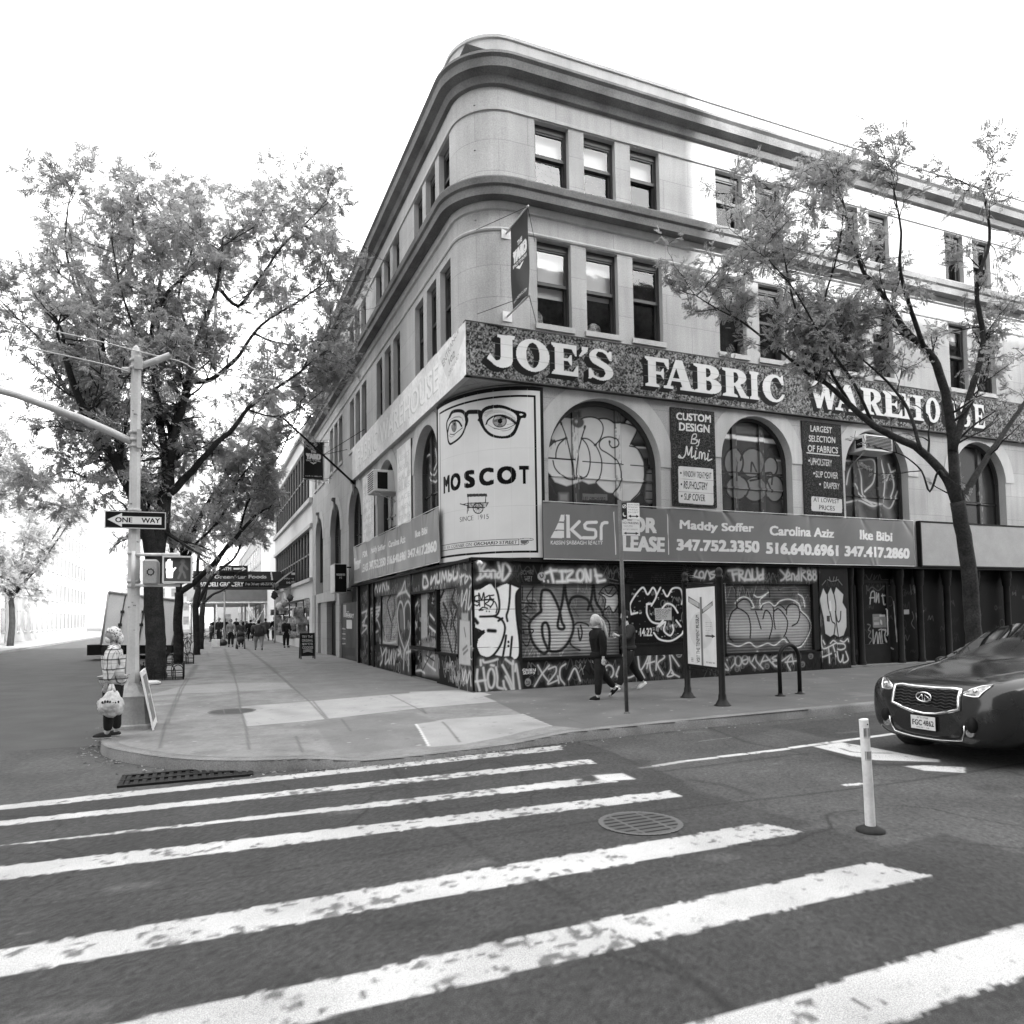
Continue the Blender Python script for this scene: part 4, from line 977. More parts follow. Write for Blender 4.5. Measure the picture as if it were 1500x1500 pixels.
# painted windows inside the arches
def draw_A(P, d):
    f = RP(d)
    A1, A2 = Crop(795, 580, 8.333, f), Crop(960, 560, 3.75, f)
    P.mottle(40, .5, 1.5, 31)
    # interior seen through the glass: shelves, strip lights
    for C, L, v, w in ((A1, (480, 160, 1000, 210), .02, .02), (A1, (470, 100, 1000, 150), .16, .35), (A1, (520, 230, 950, 260), .18, .25), (A1, (1040, 330, 1190, 360), .75, .12), (A1, (1120, 430, 1230, 440), .12, .5), (A1, (1140, 628, 1330, 642), .7, .05), (A1, (1150, 690, 1330, 700), .1, .25), (A1, (1320, 960, 1300, 1250), .2, .25), (A1, (1260, 945, 1400, 950), .01, .03), (A1, (1260, 1050, 1400, 1055), .01, .03), (A1, (1260, 1160, 1400, 1165), .01, .03), (A1, (1260, 1260, 1400, 1265), .01, .03),
                       (A2, (380, 296, 690, 330), .8, .12), (A2, (450, 260, 620, 270), .12, .2), (A2, (660, 430, 700, 432), .6, .05), (A2, (640, 470, 730, 480), .12, .5), (A2, (700, 560, 730, 700), .14, .3), (A2, (640, 520, 740, 525), .02, .04), (A2, (680, 640, 740, 645), .02, .04)):
        S(P, C, w, v, [L], .8, .3, False)
    P.fill(A1(200, 1190, 310, 1190, 310, 1290, 200, 1290), .3, .7, .05); P.fill(A1(1300, 740, 1380, 740, 1370, 830, 1300, 830), .3, .8, .04)
    wf = [(215, 262, 360, 275, 470, 270, 590, 255, 700, 280, 800, 290, 870, 335, 1040, 345, 1150, 405, 1065, 590, 1150, 640, 1235, 820, 1240, 1000, 1180, 1190, 1080, 1280, 940, 1290, 860, 1190, 760, 1170, 650, 1060, 560, 1075, 480, 1035, 400, 1070, 290, 1100, 150, 1050, 60, 920, 55, 660, 100, 590, 150, 560, 90, 500, 130, 400)]
    for L in wf: P.fill(A1(*L), .62, .95, .02)
    P.fill(A1(*flat(ell(425, 325, 80, 68))), .06, .95, .02); P.fill(A1(*flat(ell(400, 318, 20, 22))), .5, .9, .02)
    P.fill(A1(80, 520, 150, 560, 70, 640, 55, 660), .05); P.fill(A1(60, 745, 390, 770, 390, 790, 60, 768), .03); P.fill(A1(480, 793, 985, 830, 985, 842, 480, 806), .03); P.fill(A1(1070, 840, 1400, 858, 1400, 872, 1070, 850), .03)
    S(P, A1, .035, .035, [(220, 262, 290, 258, 370, 275), (470, 280, 520, 262, 600, 258, 680, 285, 730, 350, 735, 430, 700, 530, 640, 600), (680, 280, 760, 275, 830, 300, 880, 335, 950, 330, 1040, 345, 1150, 410, 1070, 590), (1060, 610, 1150, 640, 1220, 750, 1240, 880, 1235, 1020, 1180, 1170, 1080, 1275),
        (220, 320, 280, 480, 330, 680, 360, 850, 375, 1020), (520, 370, 480, 500, 430, 700, 405, 880, 395, 1020), (290, 510, 210, 540, 130, 560), (280, 515, 200, 590, 165, 680, 160, 760), (125, 790, 150, 880, 220, 960, 300, 1010, 375, 1025), (480, 520, 540, 600, 575, 720, 575, 860, 540, 970, 470, 1010),
        (470, 515, 560, 530, 640, 600, 690, 690, 720, 800, 715, 920, 690, 1000, 650, 1050), (820, 555, 815, 590, 850, 630, 900, 620, 915, 570, 870, 515, 800, 500, 730, 520, 690, 580, 710, 650, 790, 700, 870, 760, 920, 840, 945, 960, 930, 1080, 860, 1190), (650, 1060, 700, 1120, 800, 1190, 860, 1192)], .95, .35)
    S(P, A1, .06, .04, [(222, 325, 228, 345), (515, 370, 510, 390), (285, 510, 292, 520), (635, 600, 650, 595), (815, 555, 816, 562), (440, 980, 470, 1000), (140, 545, 150, 560)], .9, .4)
    S(P, A1, .014, .06, [(280, 520, 282, 590), (150, 560, 152, 600), (875, 340, 876, 400), (1150, 415, 1152, 490), (100, 600, 102, 650)], .8)
    q = A1(490, 1150, 640, 1150, 640, 1175, 490, 1178); P.quadtext('ENTR.', *q, .02)
    P.fill(A1(485, 1190, 790, 1200, 790, 1275, 485, 1265), .15, .8); q = A1(500, 1230, 770, 1238, 770, 1275, 500, 1265); P.quadtext('102 ORCHARD', *q, .02, bold=.01)
    P.fill(A1(485, 1275, 795, 1285, 795, 1310, 485, 1300), .01)
    # second arch
    for cx, cy, rx, ry in ((430, 440, 52, 78), (530, 440, 62, 78), (632, 465, 38, 55), (450, 580, 62, 66), (545, 590, 62, 66), (655, 585, 48, 72)):
        P.fill(A2(*flat(ell(cx, cy, rx, ry))), .15, .95)
    for cx, cy, rx, ry, a0, a1 in ((430, 440, 52, 78, 2.2, 7.3), (530, 440, 62, 78, 3.3, 6.9), (632, 465, 38, 55, 3.6, 8.2), (450, 580, 62, 66, -1.2, 4.2), (545, 590, 62, 66, -.9, 2.6), (655, 585, 48, 72, -1.8, 2.4)):
        P.stroke(A2(*flat(ell(cx, cy, rx, ry, 24, a0, a1))), .055, .012, 1, .3)
    S(P, A2, .05, .012, [(440, 540, 440, 480, 450, 440), (525, 490, 530, 440, 555, 490), (600, 500, 640, 500, 640, 560), (520, 540, 570, 530, 600, 520, 640, 600)])
    S(P, A2, .04, .02, [(360, 492, 740, 512)], .9, .2, False)
    # third arch
    S(P, A2, .05, .34, [(1045, 430, 1080, 440, 1060, 500, 1050, 560), (1110, 440, 1130, 520, 1140, 620, 1200, 680), (1120, 430, 1200, 430, 1200, 540, 1150, 600), (1240, 430, 1260, 540, 1250, 660), (1280, 450, 1310, 560, 1290, 640), (1050, 660, 1120, 650, 1190, 680, 1240, 670, 1290, 690, 1330, 600), (1330, 480, 1340, 560), (1090, 560, 1140, 640, 1230, 670), (1270, 540, 1290, 500, 1350, 470)], .9, .5)
    S(P, A2, .3, .16, [(1260, 660, 1290, 740), (1110, 680, 1130, 740)], .6, .8)
    # side street arches
def draw_AL(P, d):
    C = Crop(390, 600, 5, LP(d))
    P.mottle(30, .4, 1.6, 33)
    S(P, C, .05, .5, [(1165, 350, 1210, 330, 1200, 420, 1230, 480, 1260, 420), (1240, 290, 1250, 380, 1230, 440), (1200, 500, 1240, 530, 1270, 480), (1140, 480, 1160, 560, 1150, 700, 1165, 760), (1260, 560, 1262, 700)], .85, .5)
    P.fill(C(1140, 470, 1165, 480, 1165, 760, 1145, 760), .4, .7, .02)
    P.fill(C(890, 600, 950, 560, 950, 850, 895, 880), .45, .85, .03); S(P, C, .04, .03, [(900, 640, 940, 620), (910, 700, 930, 820), (890, 880, 950, 850)])
    S(P, C, .04, .2, [(490, 880, 530, 900, 500, 1000, 540, 960), (520, 850, 530, 1000), (690, 900, 700, 980), (680, 940, 705, 930)], .8)
for mp, face, arches, dr in ((mR, 'R', R_ARCH, draw_A), (mL, 'L', L_ARCH, draw_AL)):
    for i, (a, b, top) in enumerate(arches):
        z0 = 4.0 if face == 'R' else 3.6
        w = b - a
        m1, m2 = a + w * .28, a + w * .665
        def prof(X, Z, m1=m1, m2=m2):
            return -.05 * ((np.abs(X - m1) < .085) | (np.abs(X - m2) < .085)) - .03 * (np.abs(Z - 5.05) < .03)
        P = Paint(a - .02, b + .02, z0, top + .02, .013 if i < 3 else .04, .026)
        dr(P, .30)
        for m_ in (m1, m2):
            sl_ = P.win(m_ - .085, m_ + .085, z0, 9)
            P.A[sl_] = np.where(P.A[sl_] > .4, P.A[sl_] * .95, P.A[sl_] * .6 + .03)
            P.rect(m_ - .09, m_ - .08, z0, 9, .02, .7); P.rect(m_ + .08, m_ + .09, z0, 9, .02, .7)
            rg = np.random.default_rng(int(m_ * 10))
            for _ in range(40): y = rg.uniform(z0, top); x = m_ + rg.uniform(-.08, .08); P.stroke([(x, y), (x, y - rg.uniform(.02, .12))], rg.uniform(.01, .03), rg.choice([.05, .2]), .6, .5)
        P.mesh('arched_window', (posR if face == 'R' else posL)(.30), pm('painted_glass', .22, .05, 3, 50, .03, spec=.5), BLD, prof)
        m = MB()
        ap = arch_pts(a, b, top)
        for p, q in zip(ap[:-1], ap[1:]):
            c0 = ((a + b) / 2, top - w / 2); sh = lambda t: (c0[0] + (t[0] - c0[0]) * .93, c0[1] + (t[1] - c0[1]) * .93)
            p2, q2 = sh(p), sh(q)
            m.quad(mp(p[0], .22, p[1]), mp(q[0], .22, q[1]), mp(q2[0], .22, q2[1]), mp(p2[0], .22, p2[1])); m.quad(mp(p2[0], .22, p2[1]), mp(q2[0], .22, q2[1]), mp(q2[0], .3, q2[1]), mp(p2[0], .3, p2[1]))
        for x0, x1 in ((a, a + .06), (b - .06, b)):
            p, q = mp(x0, .22, z0), mp(x1, .3, top - w / 2); m.box(min(p[0], q[0]), min(p[1], q[1]), z0, max(p[0], q[0]), max(p[1], q[1]), top - w / 2)
        m.build('arch_frame', FRAME, BLD)

# ------------------------------------------------------------------ ground storey of the side street face
def draw_L(P, d):
    C = Crop(400, 780, 5, LP(d))
    rg = np.random.default_rng(12)
    r2 = np.random.default_rng(78)
    scribbles(P, r2, 50, .05, 12, .05, .75, [.10, .2, .35, .5, .01], .3); scribbles(P, r2, 40, .05, 12, 2.4, 2.85, [.08, .16, .3], .24); scribbles(P, r2, 40, 2.6, 5.0, .8, 2.3, [.06, .2, .4, .5, .01], .26); scribbles(P, r2, 44, 5.0, 12.2, .6, 2.6, [.10, .2, .34, .01], .3); scribbles(P, r2, 26, 0, .9, .1, 2.8, [.15, .3, .5, .02], .26); scribbles(P, r2, 30, 1, 2.5, .8, 2.3, [.03, .05, .45], .4); scribbles(P, r2, 24, 6.5, 8.8, .85, 2.4, [.03, .05, .5], .4)
    # corner strip: torn paper, tags
    P.fill(C(1368, 640, 1440, 650, 1446, 975, 1362, 962), .52, .85, .02); P.fill(C(1380, 590, 1430, 590, 1430, 650, 1380, 650), .4, .8, .02)
    S(P, C, .06, .03, [(1390, 860, 1420, 830), (1395, 890, 1425, 860), (1400, 700, 1410, 760)], .6, .5)
    S(P, C, .05, .5, [(1380, 310, 1375, 380), (1370, 330, 1400, 310), (1410, 310, 1405, 370, 1430, 330, 1410, 320), (1440, 320, 1460, 360, 1440, 400), (1385, 430, 1380, 540, 1420, 420, 1410, 560), (1440, 430, 1430, 560, 1455, 520), (1385, 1010, 1395, 1080, 1410, 1010, 1420, 1100, 1440, 1020, 1450, 1120), (1455, 580, 1455, 700, 1460, 860)], .8, .8)
    # shutter by the corner
    S(P, C, .10, .025, [(1250, 425, 1215, 520, 1225, 620, 1270, 720, 1290, 800, 1310, 880), (1330, 420, 1310, 500, 1345, 560, 1320, 660, 1340, 760, 1330, 880), (1245, 520, 1280, 600, 1265, 700), (1210, 560, 1240, 740), (1300, 560, 1310, 620, 1300, 700)], .9, .4)
    S(P, C, .06, .5, [(1215, 480, 1200, 560, 1220, 640)], .9, .5)
    # sign board
    S(P, C, .085, .55, [(1100, 320, 1100, 400, 1135, 385, 1120, 325, 1100, 325), (1160, 330, 1155, 375, 1185, 320, 1190, 370), (1200, 310, 1200, 360, 1220, 355, 1222, 300), (1235, 360, 1240, 295, 1255, 340, 1265, 290, 1275, 350), (1285, 290, 1288, 350, 1310, 320, 1288, 310), (1320, 290, 1322, 340, 1345, 330), (1350, 300, 1350, 320)], .85, .7)
    S(P, C, .09, .5, [(735, 390, 740, 440, 755, 390, 765, 435), (775, 390, 780, 430, 790, 385), (800, 430, 805, 375, 820, 420), (830, 370, 835, 420), (842, 395, 848, 410)], .85, .6)
    # boarded bay
    for _ in range(60):
        x, y = rg.uniform(1025, 1195), rg.uniform(450, 1030)
        P.fill(C(x, y, x + rg.uniform(4, 16), y, x + rg.uniform(4, 16), y + rg.uniform(8, 40), x, y + rg.uniform(8, 40)), rg.choice([.03, .06, .15, .3, .45]), .7)
    P.fill(C(1085, 460, 1130, 450, 1130, 770, 1085, 780), .45, .75, .04); P.fill(C(1090, 800, 1205, 795, 1215, 1060, 1095, 1045), .30, .7, .06)
    S(P, C, .06, .5, [(1040, 560, 1030, 620, 1050, 680, 1035, 720), (1040, 1015, 1080, 1010, 1110, 1030), (1100, 860, 1140, 850, 1130, 920, 1180, 900, 1170, 980), (1110, 940, 1150, 980, 1190, 1010), (1150, 600, 1180, 640), (1145, 690, 1190, 730), (1030, 560, 1060, 510)], .8, .6)
    S(P, C, .05, .03, [(1150, 460, 1190, 470), (1140, 520, 1190, 560), (1150, 760, 1195, 770), (1120, 900, 1180, 940), (1095, 1010, 1160, 880)], .8, .5)
    # pillar with the heart
    S(P, C, .07, .42, [(962, 862, 925, 740, 912, 600, 925, 515, 945, 520, 958, 600, 962, 700), (962, 700, 962, 560, 985, 505, 1005, 540, 1010, 640, 1000, 760, 968, 862), (962, 862, 955, 1000), (990, 830, 992, 1010), (975, 880, 1060, 850), (905, 470, 940, 430, 965, 360, 970, 420, 1000, 470), (920, 450, 980, 430)], .85, .9)
    P.fill(C(925, 560, 950, 560, 955, 740, 930, 700), .2, .6, .05)
    # second shutter and posts
    S(P, C, .09, .025, [(860, 460, 835, 520, 850, 600, 870, 680, 860, 780), (800, 520, 795, 640, 815, 750), (885, 470, 890, 560, 875, 640), (840, 560, 860, 640)], .85, .5)
    S(P, C, .07, .42, [(790, 790, 830, 812, 900, 800), (650, 590, 720, 560, 785, 545), (655, 660, 700, 600, 780, 570), (660, 690, 690, 560, 700, 480), (650, 740, 690, 690, 655, 680), (690, 690, 690, 740), (730, 640, 780, 560), (730, 690, 760, 640, 780, 690), (740, 740, 770, 720), (725, 610, 775, 600, 735, 650), (715, 560, 712, 820, 700, 880)], .85, .6)
    S(P, C, .08, .42, [(790, 850, 800, 930, 785, 970), (800, 900, 830, 850, 820, 960, 845, 930), (850, 870, 850, 960, 870, 870, 865, 960), (885, 860, 885, 965, 900, 880), (915, 860, 930, 880, 915, 900), (930, 850, 940, 910)], .85, .7)
    S(P, C, .035, .2, [(670, 780, 675, 880, 665, 790), (740, 780, 745, 860), (735, 890, 745, 940), (1240, 940, 1260, 1060, 1280, 950, 1300, 1080, 1320, 960, 1345, 1100), (1250, 1000, 1340, 980)], .8, .6)
panel('corner_pillar', -.04, .96, -.15, 2.95, -.035, .05, face='L', res=.014, seed=12)
panel('roll_shutter', .96, 2.58, .78, 2.38, .07, .23, face='L', res=.014, prof=SLAT, seed=13)
panel('sign_panel', .96, 5.0, 2.38, 2.92, -.01, .022, face='L', res=.016, seed=14)
panel('low_wall', .96, 2.62, -.15, .74, -.02, .014, face='L', res=.016, seed=15)
panel('boarded_bay', 2.62, 5.0, -.15, 2.38, .10, .014, face='L', res=.016, seed=16)
panel('shop_pillar', 5.0, 6.5, -.15, 2.95, -.03, .040, face='L', res=.016, seed=17)
panel('roll_shutter', 6.5, 8.9, .8, 2.42, .07, .27, face='L', res=.016, prof=SLAT, seed=18)
panel('sign_panel', 6.5, 9.9, 2.42, 2.92, -.01, .022, face='L', res=.02, seed=19)
panel('low_wall', 6.5, 9.9, -.15, .76, -.02, .014, face='L', res=.016, seed=20)
panel('shop_pillar', 8.9, 12.4, -.15, 2.95, .02, .014, face='L', res=.018, seed=21)
for y0, y1, z0, z1, x0, x1 in ((.93, 2.62, .74, .8, -.07, .1), (2.56, 2.66, .74, 2.38, -.03, .1), (.9, .98, .74, 2.38, -.03, .1), (6.5, 8.9, .76, .82, -.07, .1), (2.6, 5.0, .8, .88, -.08, .1), (2.6, 5.0, 2.34, 2.4, -.05, .1), (-.06, 13.4, 2.92, 2.985, -.10, .1), (9.68, 9.8, -.1, 2.9, -.06, .1), (10.5, 10.7, -.1, 2.9, -.05, .1), (12.3, 12.45, -.1, 2.95, -.06, .4)):
    m = MB(); m.box(x0, y0, z0, x1, y1, z1); m.build('shopfront_rail', DARK, BLD)
# doorways further along the side street
m = MB(); m.box(.5, 12.45, -.1, .55, YL, 3.0); m.build('recess_wall', gm('recess_dark', .03, .8, .3), BLD)
m = MB(); m.box(.05, 12.6, .02, .11, 16.3, 2.35); dw = m.build('door', gm('brown_door', .075, .4, .25, 2, 20, .1), BLD)
P = Paint(12.6, 16.3, .02, 2.35, .02, .075); P.mottle(40, .8, 1.2, 3)
C = Crop(400, 780, 5, LP(.045))
P.fill(C(538, 640, 578, 642, 578, 705, 538, 702), .65); P.fill(C(515, 530, 535, 530, 535, 620, 515, 620), .45, .8)
P.quadtext('THE', *C(530, 575, 560, 578, 560, 588, 530, 585), .65); P.quadtext('FERRY', *C(535, 592, 592, 596, 592, 628, 535, 622), .7, bold=.03)
for k in range(7): P.fill(C(506, 700 + k * 18, 530, 702 + k * 18, 530, 712 + k * 18, 506, 710 + k * 18), [.5, .12][k % 2], .8); 
P.fill(C(484, 840, 600, 845, 600, 905, 484, 900), .05, .8)
P.mesh('door_face', posL(.045), BOARD, dw)
for y0, y1, x in ((12.45, 12.7, -.02), (16.3, 17.2, -.05), (19.7, 21.5, -.04), (22.2, 22.9, -.08), (23.6, 24.5, -.04)):
    m = MB(); m.box(x, y0, -.12, .5, y1, 2.95); m.build('stone_pier', CONC, BLD)
m = MB(); m.box(.2, 17.2, 0, .26, 19.7, 2.4); m.build('door', DARK, BLD)
m = MB(); m.box(-.12, 17.0, 2.5, .3, 22.2, 2.95); m.build('shop_lintel', CONC2, BLD)
m = MB(); m.box(.2, 21.5, 0, .24, 23.6, 2.9); m.build('shop_window', GLASS, BLD)
# ================================================================== BUILDINGS ACROSS THE AVENUE (unseen, shaped to shade the corner building) and down the side street
def block(name, label, x0, x1, y0, y1, h, wallm, face, wz=3.4, ww=1.3, gap=2.9, win=True, group=None, wh=1.9):
    t = thing(name, label, 'building', ((x0 + x1) / 2, (y0 + y1) / 2, -.16), group)
    m = MB(); m.box(x0, y0, -.16, x1, y1, h); m.build('wall', wallm, t)
    m = MB(); e = .3; m.box(x0 - e, y0 - e, h, x1 + e, y1 + e, h + .5); m.build('roof_edge', CONC2, t)
    if win:
        spots = []
        z = 1.0
        while z + wh + .6 < h:
            if face != 'x':
                y = y1 + .02 if face == '+' else y0 - .02
                x = x0 + gap * .5
                while x + ww < x1: spots.append((x, y, z)); x += gap
            else:
                y = y0 + gap * .5
                while y + ww < y1: spots.append((x0 - .02 if x0 > -12 else x1 + .02, y, z)); y += gap
            z += wz
        wm = gm('far_window', .20, .15, .3, 2, 10, .1, spec=.6)  # pale grey stands in for bright light washing out the distant panes
        sg = (.06 if face == '+' else -.06) if face != 'x' else (-.06 if x0 > -12 else .06)
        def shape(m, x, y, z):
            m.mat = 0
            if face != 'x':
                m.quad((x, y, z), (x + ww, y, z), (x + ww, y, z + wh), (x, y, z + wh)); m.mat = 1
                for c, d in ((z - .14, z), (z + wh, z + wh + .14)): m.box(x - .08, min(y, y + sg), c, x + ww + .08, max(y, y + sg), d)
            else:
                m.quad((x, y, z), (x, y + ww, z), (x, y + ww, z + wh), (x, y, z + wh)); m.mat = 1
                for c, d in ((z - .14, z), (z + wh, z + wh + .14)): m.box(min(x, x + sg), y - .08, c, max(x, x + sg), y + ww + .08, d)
        spots.sort(key=lambda p: (p[0] - CAM[0]) ** 2 + (p[1] - CAM[1]) ** 2 + (p[2] - CAM[2]) ** 2)
        near = [] if face == '+' else spots[:100]
        first = None
        for p in near:
            if first is None:
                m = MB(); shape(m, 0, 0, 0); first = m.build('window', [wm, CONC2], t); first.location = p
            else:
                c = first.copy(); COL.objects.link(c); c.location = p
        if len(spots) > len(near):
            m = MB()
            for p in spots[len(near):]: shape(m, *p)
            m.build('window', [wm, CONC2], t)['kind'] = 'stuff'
    return t
BRK = gm('far_brick', .20, .9, .2, .3, 12, .15)
BRK2 = gm('far_pale_brick', .42, .9, .12, .3, 12, .1)
WHT = gm('far_white_wall', .72, .9, .06, .3, 12, .05)
block('shading_building', 'unseen tall brick block across the avenue behind the camera, sized to shade the street corner', -75, 21.3, -58, -41, 46, BRK, '+')  # both blocks added out of view; heights and shared edge shape the facade's shade
block('shading_building', 'unseen lower pale block across the avenue, its height set to let sun onto the upper facade', 21.4, 90, -58, -41, 32.2, BRK2, '+')
# ================================================================== SIGNS, BANNERS AND BOARDS ON THE BUILDING
def edge_box(name, x0, x1, y0, y1, z0, z1, mat, parent):
    m = MB(); m.box(x0, y0, z0, x1, y1, z1); return m.build(name, mat, parent)
# --- slab lettering, drawn as outlines in a unit box
def G(ch):
    E_ = lambda cx, cy, rx, ry, a=0, b=6.2832, n=28: ell(cx, cy, rx, ry, n, a, b)
    arm = lambda y0, s, w=1.0: [(.1, y0), (w, y0), (w, y0 - s * .34), (w - .06, y0 - s * .34), (w - .2, y0 - s * .13), (.1, y0 - s * .13)]
    stem = lambda a, b: [(a - .14, 1), (b + .14, 1), (b + .12, .93), (b, .88), (b, .12), (b + .12, .07), (b + .14, 0), (a - .14, 0), (a - .12, .07), (a, .12), (a, .88), (a - .12, .93)]
    if ch == 'O': return [[E_(.5, .5, .5, .52), E_(.5, .5, .2, .40)]]
    if ch == 'J': return [[[(.38, 1), (1.02, 1.03), (1.0, .92), (.93, .9), (.92, .25)] + E_(.52, .24, .40, .26, 0, -2.6, 12) + [(.0, .22), (.12, .40), (.2, .3), (.33, .18), (.46, .22), (.5, .34), (.5, .9), (.38, .93)]]]
    if ch == 'E': return [[stem(.16, .48)], [arm(1, 1)], [[(.4, .56), (.66, .56), (.76, .68), (.8, .68), (.8, .34), (.76, .34), (.66, .46), (.4, .46)]], [arm(0, -1, 1.05)]]
    if ch == 'F': return [[stem(.16, .50)], [arm(1, 1, 1.05)], [[(.4, .54), (.70, .54), (.80, .66), (.84, .66), (.84, .30), (.80, .30), (.70, .43), (.4, .43)]]]
    if ch == "'": return [[[(.3, 1), (1, 1), (.9, .6), (.2, .05), (.0, .05), (.35, .6)]]]
    if ch == 'S': return [[[(.92, .98), (.86, .98), (.78, .92)] + E_(.48, .74, .42, .28, .9, 3.5, 12) + [(.2, .52), (.62, .36), (.68, .22), (.6, .1), (.45, .06), (.25, .12), (.12, .34), (.04, .34), (.02, .0), (.1, .0), (.18, .05)] + E_(.52, .27, .46, .29, -1.9, .9, 14) + [(.7, .56), (.36, .70), (.32, .80), (.4, .92), (.55, .93), (.7, .86), (.84, .66), (.92, .66)]]]
    if ch == 'A': return [[[(.40, 1.02), (.64, 1.02), (.93, .10), (1.03, .08), (1.03, 0), (.54, 0), (.54, .08), (.62, .10), (.56, .28), (.26, .28), (.20, .10), (.30, .08), (.30, 0), (-.03, 0), (-.03, .08), (.08, .10)], [(.30, .38), (.53, .38), (.42, .74)]]]
    if ch == 'B': return [[stem(.14, .46)], [[(.3, 1), (.66, 1)] + E_(.62, .76, .32, .24, 1.45, -1.4, 10) + E_(.62, .27, .40, .27, 1.4, -1.45, 10) + [(.3, 0), (.3, .1), (.56, .1)] + E_(.52, .28, .14, .18, -1.2, 1.3, 8) + [(.3, .47), (.3, .56), (.52, .57)] + E_(.5, .74, .13, .16, -1.2, 1.3, 8) + [(.3, .9)]]]
    if ch == 'R': return [[stem(.14, .46)], [[(.3, 1), (.66, 1)] + E_(.6, .73, .36, .27, 1.4, -1.2, 10) + [(.72, .44), (.95, .08), (1.05, .07), (1.05, 0), (.72, 0), (.5, .40), (.3, .42), (.3, .5), (.5, .5)] + E_(.5, .72, .14, .18, -1.2, 1.3, 8) + [(.3, .9)]]]
    if ch == 'I': return [[stem(.25, .75)]]
    if ch == 'C': return [[[(.92, 1), (.86, 1), (.80, .92)] + E_(.52, .5, .52, .51, 1.0, 5.5, 22) + [(.98, .3), (.88, .32)] + E_(.6, .5, .26, .41, 5.2, 1.2, 18) + [(.85, .66), (.94, .66)]]]
    if ch == 'W': return [[[(-.05, 1), (.34, 1), (.34, .92), (.28, .9), (.38, .4), (.48, .8), (.42, .92), (.42, 1), (.74, 1), (.74, .92), (.68, .9), (.76, .4), (.88, .9), (.8, .92), (.8, 1), (1.05, 1), (1.05, .92), (.98, .9), (.78, -.02), (.64, -.02), (.52, .5), (.38, -.02), (.24, -.02), (.02, .9), (-.05, .92)]]]
    if ch == 'H': return [[stem(.1, .36)], [stem(.64, .9)], [[(.3, .45), (.7, .45), (.7, .55), (.3, .55)]]]
    if ch == 'U': return [[[(-.02, 1), (.5, 1), (.5, .92), (.42, .9), (.42, .3)] + E_(.62, .28, .2, .18, 3.14, 6.2, 8) + [(.82, .9), (.72, .92), (.72, 1), (1.02, 1), (1.02, .92), (.94, .9), (.94, .3)] + E_(.52, .28, .42, .3, 0, -3.14, 12) + [(.1, .9), (-.02, .92)]]]
    return []
def slab(P, ch, x0, x1, z0, z1, v, dx=0., dz=0.):
    for cont in G(ch):
        P.fill([[(x0 + px * (x1 - x0) + dx, z0 + py * (z1 - z0) + dz) for px, py in c] for c in cont], v)
# --- the long fascia sign on the avenue
dS = -.14
zt, zb = RP(dS)(689, 471)[1], RP(dS)(689, 549)[1]
FAS = thing('fascia_sign', 'long speckled shop sign with big pale shadowed slab letters above the arches on the avenue', 'sign', (0, dS, zb))
P = Paint(-.14, 22.5, zb, zt, .013, .115)
n1, n2, n3 = vnoise(P.A.shape, 2.2, 3, 2), vnoise(P.A.shape, 30, 4, 3), vnoise(P.A.shape, 5, 8, 2)
P.A *= np.clip((n1 * .6 + n3 * .4 - .5) * 6 + .9, .12, 4.2) * (.6 + .9 * n2)
LZ0, LZ1 = zb + .22 * (zt - zb), zb + .83 * (zt - zb)
px = [('J', 713, 754), ('O', 756, 805), ('E', 807, 845), ("'", 848, 862), ('S', 861, 899), ('F', 944, 978), ('A', 973, 1015), ('B', 1016, 1056), ('R', 1058, 1095), ('I', 1096, 1114), ('C', 1117, 1150), ('W', 1187, 1226), ('A', 1224, 1258), ('R', 1261, 1292), ('E', 1293, 1320), ('H', 1322, 1352)]
LT = []
for ch, a, b in px:
    f = lambda u: RP(dS)(u, 510 + .133 * (u - 689))[0]
    LT.append((ch, f(a), f(b)))
x = LT[-1][2] + .12
for ch, w in (('O', .62), ('U', .6), ('S', .5), ('E', .5)): LT.append((ch, x, x + w)); x += w + .14
for ch, a, b in LT:
    z0 = LZ0 if ch != "'" else LZ1 - .26
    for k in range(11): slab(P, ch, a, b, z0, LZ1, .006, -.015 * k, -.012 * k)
for ch, a, b in LT:
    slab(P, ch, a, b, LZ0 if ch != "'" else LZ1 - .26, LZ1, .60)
    for z in (zb + .42 * (zt - zb), zb + .66 * (zt - zb)):
        P.stroke([(a, z + .004), (b, z - .006)], .012, .2, .55, .6, False)
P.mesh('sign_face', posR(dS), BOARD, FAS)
m = MB(); m.box(-.139, dS + .003, zb + .003, 22.5, 0, zt - .003); m.build('sign_box', DARK2, FAS)
m = MB(); m.box(-.142, dS - .012, zb - .02, 22.5, 0, zb); m.box(-.15, dS - .01, zt, 22.5, .0, zt + .025); m.build('sign_trim', DARK2, FAS)
